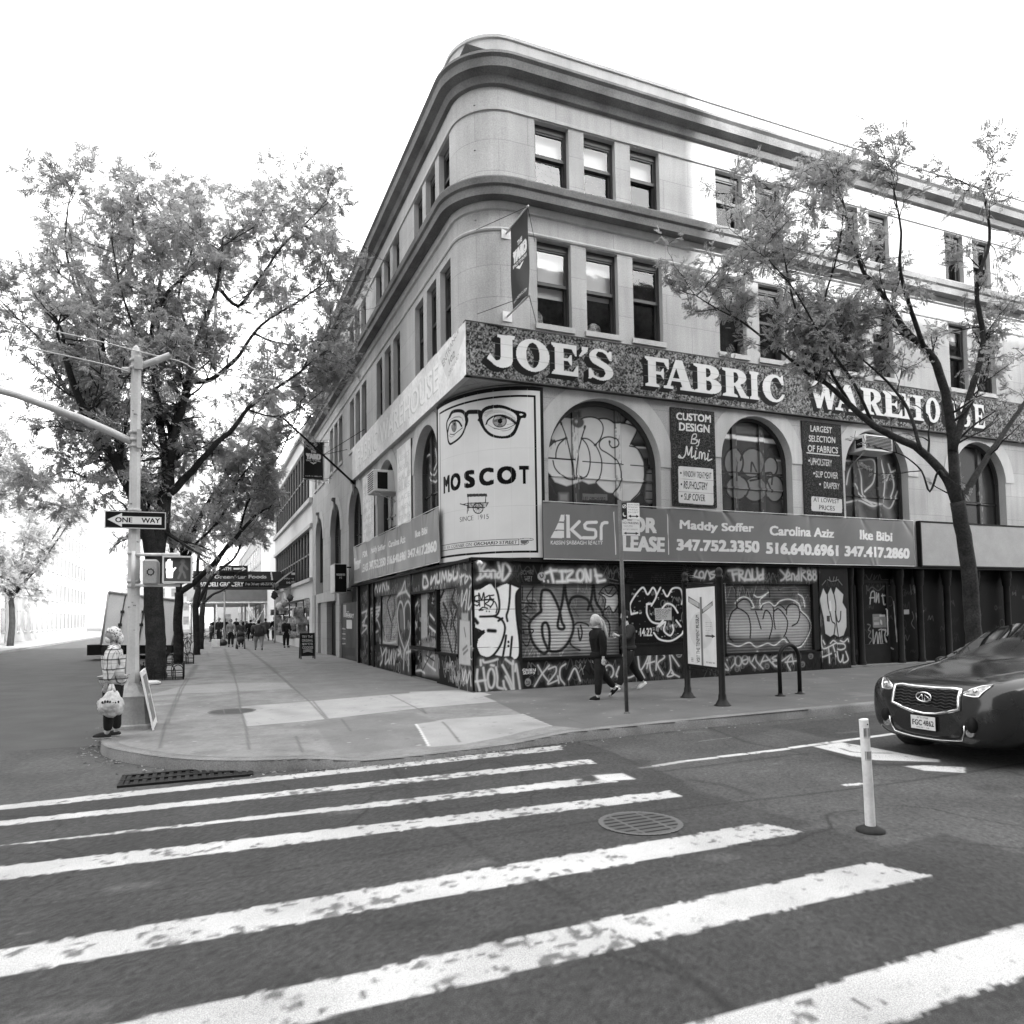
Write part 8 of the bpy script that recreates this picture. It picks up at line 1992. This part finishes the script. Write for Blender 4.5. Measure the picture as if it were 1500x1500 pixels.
def build_tree(label, name, base, limbs, seed, nleaf, ylo, yhi, leaf=LEAF, keep=None, twig=1.0, side=1.0, group=None, scale=1., zmin=3.0, lvl2=5, spread=1.0):
    """limbs: list of (points, r0, r1); every limb sprouts branches and twigs, leaves sit on the twigs"""
    rg = np.random.default_rng(seed)
    t = thing(name, label, 'tree', tuple(base), group)
    tr = MB()
    twigs = []
    def grow(p, d, L, r, level):
        n = 5
        pts = [p]; dd = d.copy()
        for i in range(n):
            dd = dd + rg.normal(0, .17, 3) + np.array([0, 0, .05 if level < 2 else -.03]); dd /= np.linalg.norm(dd)
            q = pts[-1] + dd * L / n
            if not (ylo < q[1] < yhi): dd[1] *= -.6
            pts.append(pts[-1] + dd * L / n)
        if keep is not None and not keep(pts[-1]): 
            if level > 0: return
        tr.tube([tuple(q) for q in pts], [max(.005, r * (1 - .7 * i / n)) for i in range(n + 1)], 5 if level < 2 else 4, False)
        if level >= 2: twigs.append(np.array(pts)); return
        if level == 1: twigs.append(np.array(pts[2:]))
        for k in range(lvl2 if level == 0 else 4):
            i = 1 + int(rg.integers(0, n)); a = pts[i]
            ax = rg.normal(0, 1, 3); ax[2] = ax[2] * .55 + .15; ax /= np.linalg.norm(ax)
            e = dd * .55 + ax * .9 * spread; e /= np.linalg.norm(e)
            grow(a, e, L * rg.uniform(.45, .7), r * .5, level + 1)
    for pts, r0, r1, dens in limbs:
        C = [np.array(p) for p in catmull(pts, 4)] if len(pts) > 2 else [np.array(p, float) for p in pts]
        m_ = len(C)
        rs_ = [r0 + (r1 - r0) * i / (m_ - 1) for i in range(m_)]
        wob = [c + rg.normal(0, .012, 3) * min(1, rs_[i] * 8) for i, c in enumerate(C)]
        tr.tube([tuple(c) for c in wob], rs_, 10 if r0 > .1 else 7, True)
        acc = 0
        for i in range(1, m_):
            seg = C[i] - C[i - 1]; ln = np.linalg.norm(seg); acc += ln
            if C[i][2] < zmin or dens <= 0: continue
            cnt = rg.poisson(ln * dens)
            for _ in range(cnt):
                ax = rg.normal(0, 1, 3); ax[2] = ax[2] * .7 + .25; ax[1] *= side; ax /= np.linalg.norm(ax)
                e = seg / ln * .45 + ax * .9; e /= np.linalg.norm(e)
                grow(C[i - 1] + seg * rg.random(), e, rg.uniform(.9, 2.0) * twig, max(.012, rs_[i] * .35), 0 if rg.random() < .45 else 1)
        e = (C[-1] - C[-2]) / np.linalg.norm(C[-1] - C[-2])
        if dens > 0:
            for _ in range(2): grow(C[-1], e + rg.normal(0, .3, 3), rg.uniform(.9, 1.6) * twig, r1 * .8, 0)
    tr.build('trunk', BARK, t)
    tp = [frond_template(rg) for _ in range(6)]
    VV, FF, off = [], [], 0
    if not twigs: return t
    Ls = np.array([np.linalg.norm(np.diff(w, axis=0), axis=1).sum() for w in twigs]); pr = Ls / Ls.sum()
    pick = rg.choice(len(twigs), nleaf, p=pr)
    for i in pick:
        w = twigs[i]; f = rg.random() ** .6 * (len(w) - 1.001); j = int(f); p = w[j] + (w[j + 1] - w[j]) * (f - j) + rg.normal(0, .035, 3)
        if keep is not None and not keep(p): continue
        d = (w[j + 1] - w[j]); d = d / np.linalg.norm(d) + rg.normal(0, .75, 3); d[2] -= .12; d /= np.linalg.norm(d)
        up = np.array([rg.normal(0, .4), rg.normal(0, .4), 1.0]); y = np.cross(up, d); y /= np.linalg.norm(y); z = np.cross(d, y)
        V, F = tp[int(rg.integers(6))]
        s = rg.uniform(.7, 1.35) * scale
        VV.append(p + (V * s) @ np.array([d, y, z])); FF.append(F + off); off += len(V)
    me = np_mesh('crown', np.concatenate(VV), np.concatenate(FF))
    link('crown', me, leaf, t)
    return t
def limb(Y, uv, dy=0.):                              # a limb traced in the plane of its own trunk, swinging dy towards or away along its length
    n = len(uv)
    out = []
    for i, (u, v) in enumerate(uv):
        y = Y + (dy * (i / max(1, n - 1)) if not isinstance(dy, (list, tuple)) else dy[i])
        out.append(tuple(at(u, v, y)))
    return out
GT = 'street trees along the side street kerb'
# the big tree behind the signal pole
Y = 8.05
A = [(limb(Y, [(231, 1003), (229, 985), (228, 950), (226, 900), (225, 850), (228, 805)]), .29, .25, 0),
     (limb(Y, [(226, 830), (214, 775), (190, 715), (168, 672), (146, 640), (118, 590), (95, 520)], -2.2), .20, .07, 1.6),
     (limb(Y, [(222, 800), (203, 735), (185, 690), (172, 640), (163, 580), (150, 520), (120, 430)], 1.5), .17, .05, 1.8),
     (limb(Y, [(229, 810), (238, 765), (243, 720), (248, 675)], .2), .22, .18, .5),
     (limb(Y, [(247, 690), (238, 640), (231, 600), (226, 550), (222, 490), (232, 430), (240, 370)], 1.2), .13, .04, 2.2),
     (limb(Y, [(248, 680), (258, 630), (267, 595), (276, 560), (285, 515), (300, 470), (318, 420), (326, 360)], -1.0), .14, .035, 2.4),
     (limb(Y, [(250, 722), (272, 700), (290, 680), (318, 648), (340, 630), (362, 600), (395, 575), (440, 545)], -1.6), .12, .03, 2.4),
     (limb(Y, [(284, 560), (310, 555), (336, 535), (352, 518), (372, 488), (396, 466), (440, 440), (478, 412)], -1.2), .075, .02, 2.6),
     (limb(Y, [(226, 560), (230, 500), (236, 445), (262, 412), (292, 388), (320, 366), (345, 345), (380, 320)], .6), .07, .02, 2.6),
     (limb(Y, [(318, 420), (348, 448), (368, 425), (390, 395), (412, 362), (445, 330), (470, 305)], -.8), .06, .02, 2.6),
     (limb(Y, [(163, 580), (150, 500), (160, 430), (190, 380), (196, 340), (190, 290)], .5), .07, .02, 2.4),
     (limb(Y, [(118, 590), (90, 560), (60, 500), (30, 470)], -.6), .06, .02, 2.4),
     (limb(Y, [(150, 520), (128, 470), (110, 420), (96, 360), (100, 300)], .8), .06, .02, 2.8),
     (limb(Y, [(168, 672), (150, 690), (128, 700), (100, 690), (70, 700)], -.8), .05, .015, 2.8),
     (limb(Y, [(190, 715), (176, 700), (160, 640), (168, 590), (182, 560)], -1.2), .05, .015, 2.8),
     (limb(Y, [(226, 550), (206, 520), (192, 470), (176, 420), (165, 360)], -1.4), .05, .015, 2.8),
     (limb(Y, [(285, 515), (270, 470), (262, 430), (280, 370), (290, 310)], 1.4), .05, .015, 2.8),
     (limb(Y, [(372, 488), (400, 500), (440, 505), (480, 490), (505, 470)], -1.0), .035, .012, 3.0),
     (limb(Y, [(362, 600), (400, 610), (435, 600), (470, 575)], .6), .03, .012, 3.0),
     (limb(Y, [(445, 330), (470, 345), (500, 350), (530, 360)], -.4), .03, .010, 3.2)]
LA = dict(ylo=4.0, yhi=14)
build_tree('large dark trunked locust tree just behind the signal pole at the kerb', 'locust_tree', (A[0][0][0][0], Y, 0), A, 21, 34000, 3.6, 12.5, group=GT, scale=1.0, keep=lambda p: p[0] < -1.0 and not (p[0] > -3.2 and p[2] < 8.6))
Y = 16.3
B = [(limb(Y, [(262, 975), (261, 930), (261, 900), (262, 868)]), .19, .16, 0),
     (limb(Y, [(262, 870), (288, 850), (312, 827), (332, 802), (350, 782), (366, 764), (374, 755)], -.6), .12, .05, .9),
     (limb(Y, [(262, 868), (265, 835), (274, 800), (290, 765), (305, 735), (330, 700), (360, 660), (372, 610)], .8), .12, .03, 2.4),
     (limb(Y, [(266, 835), (284, 800), (310, 775), (330, 748), (352, 700), (392, 660), (430, 640), (455, 610)], -.8), .06, .02, 2.6),
     (limb(Y, [(262, 868), (252, 810), (245, 760), (238, 700), (236, 640)], 1.2), .09, .03, 1.6),
     (limb(Y, [(350, 782), (362, 738), (385, 700), (410, 665), (440, 600), (470, 560)], -.4), .05, .015, 2.6)]
build_tree('locust tree with a long branch leaning right, second from the pole', 'locust_tree', (B[0][0][0][0], Y, 0), B, 22, 8000, 12, 21, group=GT, scale=1.2, keep=lambda p: p[2] > 4.6 and not (p[0] > -2.6 and p[2] < 9.2) and p[0] < -.7)
Y = 24.
D = [(limb(Y, [(289, 962), (288, 930), (287, 890), (290, 860)]), .17, .14, 0), (limb(Y, [(289, 890), (300, 862), (318, 838), (345, 815), (358, 780), (376, 740)], -.5), .09, .03, 2.4),
     (limb(Y, [(290, 862), (290, 820), (300, 780), (310, 740), (330, 690)], .8), .09, .03, 2.2)]
build_tree('slim locust tree third from the pole beside the bicycles', 'locust_tree', (D[0][0][0][0], Y, 0), D, 23, 3200, 20, 30, group=GT, scale=1.4, keep=lambda p: p[0] < -.6 and p[2] > 5.6)
Y = 32.
E_ = [(limb(Y, [(293, 952), (295, 920), (297, 885)]), .2, .15, 0), (limb(Y, [(297, 885), (310, 872), (330, 862), (344, 848)], -.5), .09, .04, 1.2), (limb(Y, [(297, 885), (306, 850), (322, 820), (340, 790), (370, 760)], .5), .1, .03, 2.2), (limb(Y, [(330, 862), (340, 855), (347, 842)], 0), .05, .03, 1.0)]
build_tree('low forking locust tree fourth from the pole near the awning', 'locust_tree', (E_[0][0][0][0], Y, 0), E_, 24, 1800, 28, 38, group=GT, scale=1.5, keep=lambda p: p[0] < -1 and p[2] > 6.4)
# trees on the far kerb of the side street
for k, (x, y, hh) in enumerate(((-18.5, 19, 11), (-19, 33, 12), (-19, 50, 12))):
    rg = np.random.default_rng(40 + k); b = np.array([x, y, -.1])
    L_ = [([tuple(b), tuple(b + [.1, 0, 2.0]), tuple(b + [0, 0, 4.])], .24, .17, 0)]
    for j in range(6):
        a = j * 1.05 + rg.random(); e = np.array([math.cos(a), math.sin(a), 1.2]); L_.append(([tuple(b + [0, 0, 3.6 + .1 * j]), tuple(b + [0, 0, 4] + e * 1.6), tuple(b + [0, 0, 4] + e * 3.0 + [0, 0, .6]), tuple(b + [0, 0, 4.4] + e * hh * .36 + [0, 0, 1.0])], .11, .03, 2.0))
    build_tree(['locust tree across the side street opposite the box truck', 'locust tree across the side street, second of the far row', 'farthest locust tree across the side street'][k], 'locust_tree', tuple(b), L_, 50 + k, 7000, y - 6, y + 6, group='street trees on the far kerb of the side street', scale=1.7)
# the tree on the avenue whose branches hang before the long sign
Yr = -4.7
RT = [(limb(Yr, [(1432, 1008), (1430, 985), (1426, 930), (1422, 870), (1414, 800), (1402, 735)]), .17, .14, 0),
      (limb(Yr, [(1404, 745), (1385, 700), (1349, 660), (1315, 642), (1280, 624), (1248, 596), (1222, 572), (1204, 556)], 1.2), .10, .045, .9),
      (limb(Yr, [(1402, 740), (1396, 660), (1388, 590), (1372, 535), (1353, 509), (1328, 486), (1306, 452), (1285, 420), (1264, 396), (1248, 350), (1236, 300)], .6), .11, .018, 2.4),
      (limb(Yr + 1.2, [(1210, 562), (1180, 545), (1150, 520), (1120, 497), (1085, 470), (1050, 452), (1018, 432)], .8), .04, .010, 3.4),
      (limb(Yr + 1.1, [(1248, 596), (1215, 540), (1206, 498), (1208, 440), (1222, 390), (1232, 345), (1236, 300)], -.8), .035, .010, 3.2),
      (limb(Yr + 1.1, [(1196, 550), (1185, 500), (1166, 455), (1152, 395), (1146, 350), (1148, 300)], -.5), .03, .008, 3.4),
      (limb(Yr + .8, [(1280, 624), (1250, 560), (1222, 520), (1190, 470), (1160, 420), (1125, 380)], -.9), .035, .010, 3.2),
      (limb(Yr, [(1353, 509), (1330, 440), (1318, 390), (1320, 340), (1310, 280)], -.8), .05, .012, 2.8),
      (limb(Yr, [(1396, 660), (1420, 580), (1440, 500), (1430, 420), (1450, 350), (1440, 280)], -.4), .08, .02, 2.4),
      (limb(Yr, [(1402, 740), (1440, 680), (1480, 620), (1520, 560), (1560, 480)], .4), .08, .02, 2.0),
      (limb(Yr, [(1349, 660), (1330, 600), (1300, 560), (1268, 530), (1240, 498)], .6), .04, .012, 3.0),
      (limb(Yr, [(1385, 700), (1375, 690), (1362, 720), (1350, 690), (1325, 668), (1300, 660)], .9), .03, .010, 2.0)]
build_tree('locust tree on the avenue sidewalk whose leafy branches hang before the long sign', 'locust_tree', (RT[0][0][0][0], Yr, 0), RT, 31, 9000, -7.4, -1.2, group=None, scale=.82, twig=.62, zmin=3.6,
           keep=lambda p: not (p[2] < 6.7 and (p[0] * 53.1 + p[2] * 31.7) % 1 < .7))
# low iron guards round the nearer trunks
def tree_guard(label, x, y, w=.62, h=.42):
    t = thing('tree_guard', label, 'tree guard', (x, y, 0), 'low hooped guards round the street trees')
    for (ax, ay), (bx_, by_) in (((-w, -w), (w, -w)), ((w, -w), (w, w)), ((w, w), (-w, w)), ((-w, w), (-w, -w))):
        m = MB(); a, b = Vector((x + ax, y + ay, 0)), Vector((x + bx_, y + by_, 0))
        for z in (.06, .2): m.tube([a + Vector((0, 0, z)), b + Vector((0, 0, z))], .010, 5)
        for k in range(4):
            p, q = a.lerp(b, k / 4), a.lerp(b, (k + 1.25) / 4 if k < 3 else 1.0); r = (q - p).length / 2; c = (p + q) / 2; ux = (q - p).normalized()
            m.tube([p] + [c - ux * r * math.cos(a_) + Vector((0, 0, h - .18 + .18 * math.sin(a_))) for a_ in np.linspace(0, math.pi, 9)] + [q], .012, 5)
        m.build('hoop_panel', IRON, t)
        m = MB(); m.tube([a, a + Vector((0, 0, h + .06))], .02, 6); m.build('corner_post', IRON, t)
    m = MB(); m.box(x - w, y - w, .0, x + w, y + w, .025); m.build('soil', gm('tree_pit_soil', .05, .95, .5, 6, 50, .4), t)
tree_guard('low hooped iron guard round the large trunk behind the signal pole', -6.62, 8.1, .55)
tree_guard('low hooped iron guard round the second trunk from the pole', -6.35, 16.3, .5)
m = MB(); q = g0(223, 1003); m.ball((q[0], q[1], .05), (.22, .12, .07), 12, 8, lambda p, w: w * (1 + .3 * mnoise.noise(p * 3)))
tag(m.build('crumpled_bag', PALE), 'crumpled white bag on the sidewalk before the tree guard', 'litter')
# ================================================================== DOWN THE SIDE STREET
# the glazed building next to the corner
NB_ = thing('glazed_building', 'pale building with two bands of tall windows next to the corner building', 'building', (0, 34, 0))
y0, y1 = 24.6, 45.4
PALEW = gm('pale_stucco', .55, .9, .08, .5, 20, .06)
m = MB()
def xb(a, b, z0, z1, x0=0., x1=6.): m.box(x0, a, z0, x1, b, z1)
xb(y0, y1, 0, .5); xb(y0, y1, 2.9, 3.9); xb(y0, y1, 6.75, 8.25); xb(y0, y1, 11.7, 12.6)
for a, b in ((y0, y0 + 1.2), (y1 - .5, y1)): xb(a, b, .5, 2.9); xb(a, b, 3.9, 6.75); xb(a, b, 8.25, 11.7)
m.box(.5, y0 + .1, 0, 6, y1 - .1, 12.3)
m.build('wall', PALEW, NB_)
m = MB(); m.box(-.18, y0, 8.05, .02, y1, 8.3); m.box(-.12, y0, 6.7, .02, y1, 6.9); m.box(-.2, y0, 12.5, .1, y1, 12.75); m.box(-.15, y0, 3.75, .02, y1, 3.95); m.build('ledge', CONC2, NB_)
for z0, z1 in ((3.9, 6.75), (8.25, 11.7)):
    n = 14
    for k in range(n):
        a = y0 + 1.2 + (y1 - y0 - 1.7) * k / n; b = y0 + 1.2 + (y1 - y0 - 1.7) * (k + 1) / n
        m = MB(); m.box(.06, a, z0, .16, a + .10, z1); m.box(.06, b - .10, z0, .16, b, z1); m.box(.06, a + .1, z0, .16, b - .1, z0 + .1); m.box(.06, a + .1, z1 - .1, .16, b - .1, z1); m.box(.08, a + .1, (z0 + z1) / 2, .15, b - .1, (z0 + z1) / 2 + .08)
        w_ = m.build('window', FRAME, NB_)
        m = MB(); m.quad((.14, a + .1, z0 + .1), (.14, b - .1, z0 + .1), (.14, b - .1, z1 - .1), (.14, a + .1, z1 - .1)); m.build('pane', gm('band_window_glass', .05, .08, .5, .5, 5, .2, spec=.8), w_)
for k in range(5):
    m = MB(); m.box(.2, y0 + 1.5 + k * 3.8, .3, .3, y0 + 4.6 + k * 3.8, 2.8); m.build('shop_window', gm('shop_glass', .09, .1, .9, 1.5, 6, .6, spec=.7), NB_)
m = MB(); rg = np.random.default_rng(3)
for k in range(26): y = rg.uniform(y0 + 1, y1 - 1); z = rg.uniform(.3, 2.4); m.box(-.1 - rg.random() * .5, y, z, .1, y + rg.uniform(.2, .8), z + rg.uniform(.15, .5))
for o in [m.build('shop_goods', gm('shop_goods', .28, .8, .9, 2.2, 20, .5), NB_)]: o['kind'] = 'stuff'
# deli awning across the sidewalk, with its side valance and arrow sign
DK = gm('dark_awning', .035, .7, .15, 2, 40, .1, spec=.2)
Ya = 40.
AW = thing('deli_awning', 'dark deli awning with white lettering spanning the far sidewalk', 'awning', (-3, Ya, 4))
a, b = at(283, 836, Ya), at(412, 860, Ya)
P = Paint(a[0], b[0], b[2], a[2], .025, .045); C = Crop(140, 630, 5, RP(Ya))
P.fill(C(700, 1108, 1345, 1102, 1345, 1150, 700, 1155), .02)
P.quadtext('GreenStar Foods', *C(870, 1062, 1252, 1060, 1252, 1086, 870, 1088), .55, bold=.02); P.quadtext('24/7 DELI GROCERY', *C(742, 1115, 1085, 1112, 1085, 1145, 742, 1147), .65, bold=.03); P.quadtext('Free Delivery  646-553-5424', *C(1100, 1118, 1310, 1116, 1310, 1142, 1100, 1143), .45)
P.fill(C(1280, 1040, 1290, 1040, 1300, 1100, 1288, 1100), .6); P.fill(C(*flat(ell(830, 1072, 24, 18))), .12)
P.mesh('awning_front', posR(Ya), BOARD, AW)
m = MB(); m.box(a[0], Ya + .02, b[2], b[0], Ya + 5, a[2]); m.build('awning_roof', DK, AW)
for x in (a[0] + .3, a[0] + 2.1, b[0] - .4): m = MB(); m.tube([(x, Ya + .5, 0), (x, Ya + .5, b[2])], .06, 8); m.build('awning_post', STEEL, AW)
Yb = 33.
AV = thing('shop_awning', 'dark sloping shop awning with an arrow and phone number at the far shop front', 'awning', (-1, Yb, 3.8))
C2 = Crop(400, 780, 5, RP(Yb))
tri = C2(42, 390, 40, 368, 165, 268, 222, 222, 246, 225, 246, 388)
P = Paint(min(p[0] for p in tri), max(p[0] for p in tri) + .05, min(p[1] for p in tri), max(p[1] for p in tri), .02, .03)
P.quadtext('ATM', *C2(168, 262, 226, 260, 226, 282, 168, 284), .65, bold=.04); P.fill(C2(135, 294, 200, 294, 200, 288, 226, 302, 200, 318, 200, 311, 135, 311), .6); P.quadtext('24 Hrs Free Delivery', *C2(80, 330, 215, 328, 215, 346, 80, 348), .55); P.quadtext('646-553-5424', *C2(98, 357, 208, 355, 208, 374, 98, 377), .55)
tp_ = np.array(tri)
P.mesh('awning_side', posR(Yb), BOARD, AV, keep=lambda X, Y: inside(X, Y, tp_))
m = MB(); m.prism([(p[0], Yb + .03, p[1]) for p in tri], (0, 4.5, 0)); m.build('awning_cloth', DK, AV)
Yc = 39.6
t = thing('arrow_sign', 'small dark sign with an arrow pointing right above the deli awning', 'sign', (-3.4, Yc, 5.4))
a, b = at(321, 828, Yc), at(363, 838, Yc)
P = Paint(a[0], b[0], b[2], a[2], .02, .03); w_, h_ = b[0] - a[0], a[2] - b[2]
P.text('ATM', a[0] + w_ * .08, a[0] + w_ * .42, b[2] + h_ * .25, b[2] + h_ * .75, .4, bold=.05); P.fill([(a[0] + w_ * .5, b[2] + h_ * .35), (a[0] + w_ * .8, b[2] + h_ * .35), (a[0] + w_ * .8, b[2] + h_ * .15), (a[0] + w_ * .95, b[2] + h_ * .5), (a[0] + w_ * .8, b[2] + h_ * .85), (a[0] + w_ * .8, b[2] + h_ * .65), (a[0] + w_ * .5, b[2] + h_ * .65)], .65)
P.mesh('sign_face', posR(Yc), BOARD, t); m = MB(); m.box(a[0], Yc + .01, b[2], b[0], Yc + .2, a[2]); m.build('sign_box', DARK, t)
m = MB(); m.tube([((a[0] + b[0]) / 2, Yc + .1, b[2]), ((a[0] + b[0]) / 2, Yc + .1, b[2] - .3)], .04, 6); m.build('sign_leg', DARK, t)
# scaffold shed beyond
SH = thing('sidewalk_shed', 'scaffold shed with a white rail over the sidewalk beyond the awning', 'scaffold', (-3, 58, 0))
m = MB(); m.box(-6.6, 55, 3.3, .2, 75, 3.5); m.build('shed_roof', OFFW, SH)
m = MB(); m.box(-6.7, 54.9, 3.5, .2, 55.0, 4.9); m.build('shed_hoarding', gm('shed_hoarding', .12, .8, .1), SH)
for x in (-6.4, -4.2, -1.4, .0):
    for y in (55.2, 61, 67): m = MB(); m.tube([(x, y, 0), (x, y, 3.3)], .07, 6); m.build('shed_post', OFFW, SH)
for y in (55.2, 61): m = MB(); m.tube([(-1.4, y, .3), (0, y, 2.9)], .04, 5); m.tube([(-1.4, y, 2.9), (0, y, .3)], .04, 5); m.tube([(-1.4, y, 1.5), (0, y, 1.5)], .04, 5); m.build('shed_brace', OFFW, SH)
# goods hanging at the shop by the awning
for k, (u, v, r) in enumerate(((402, 872, .2), (409, 888, .2), (416, 884, .2), (425, 876, .18))):
    p = at(u, v, 31.0); m = MB(); m.ball(p, (r, r * .7, r * 1.2), 10, 8, lambda q, w: w * (1 + .6 * mnoise.noise(q * 2.5 + Vector((k, 0, 0)))))
    m.tube([tuple(p + np.array([0, 0, r])), tuple(p + np.array([0, 0, r + .5]))], .02, 5)
    tag(m.build('hanging_goods', CL((.03, .55, .3, .08)[k])), ['black bundle hanging leftmost at the far shop front', 'white bundle hanging lowest at the far shop front', 'grey bundle hanging beside the white one at the far shop front', 'dark bundle hanging nearest the awning side at the far shop front'][k], 'goods', 'bundles hanging at the far shop front')
# buildings beyond
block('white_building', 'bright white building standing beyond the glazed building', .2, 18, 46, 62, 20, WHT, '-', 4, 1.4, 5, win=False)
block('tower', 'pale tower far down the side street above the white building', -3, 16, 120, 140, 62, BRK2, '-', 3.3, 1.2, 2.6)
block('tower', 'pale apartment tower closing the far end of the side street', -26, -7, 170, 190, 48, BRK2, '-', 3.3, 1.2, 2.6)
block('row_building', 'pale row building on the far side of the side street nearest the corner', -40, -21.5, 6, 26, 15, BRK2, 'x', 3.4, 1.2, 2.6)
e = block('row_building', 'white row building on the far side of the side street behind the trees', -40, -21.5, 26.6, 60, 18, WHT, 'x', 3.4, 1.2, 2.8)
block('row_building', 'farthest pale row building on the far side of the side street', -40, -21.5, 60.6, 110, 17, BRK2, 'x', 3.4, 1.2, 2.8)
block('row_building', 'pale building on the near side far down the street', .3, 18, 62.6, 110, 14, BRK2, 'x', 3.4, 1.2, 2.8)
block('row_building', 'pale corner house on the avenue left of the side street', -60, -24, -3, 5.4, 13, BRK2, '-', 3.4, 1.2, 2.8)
tag(MB().box(-21.5, -3.2, -.15, -17, 120, 0.0).build('sidewalk', gm('far_sidewalk', .27, .9)), kind='structure')
MB().box(-60, -6.2, -.15, -17, -3.0, 0.0).build('sidewalk', gm('far_sidewalk', .27, .9)).__setitem__('kind', 'structure')
block('row_building', 'pale shop building beyond the corner building along the avenue', 25.2, 60, 0, 18, 12, BRK2, '-', 3.4, 1.2, 2.8)
for o in bpy.data.objects:
    if '_local' in o: del o['_local']
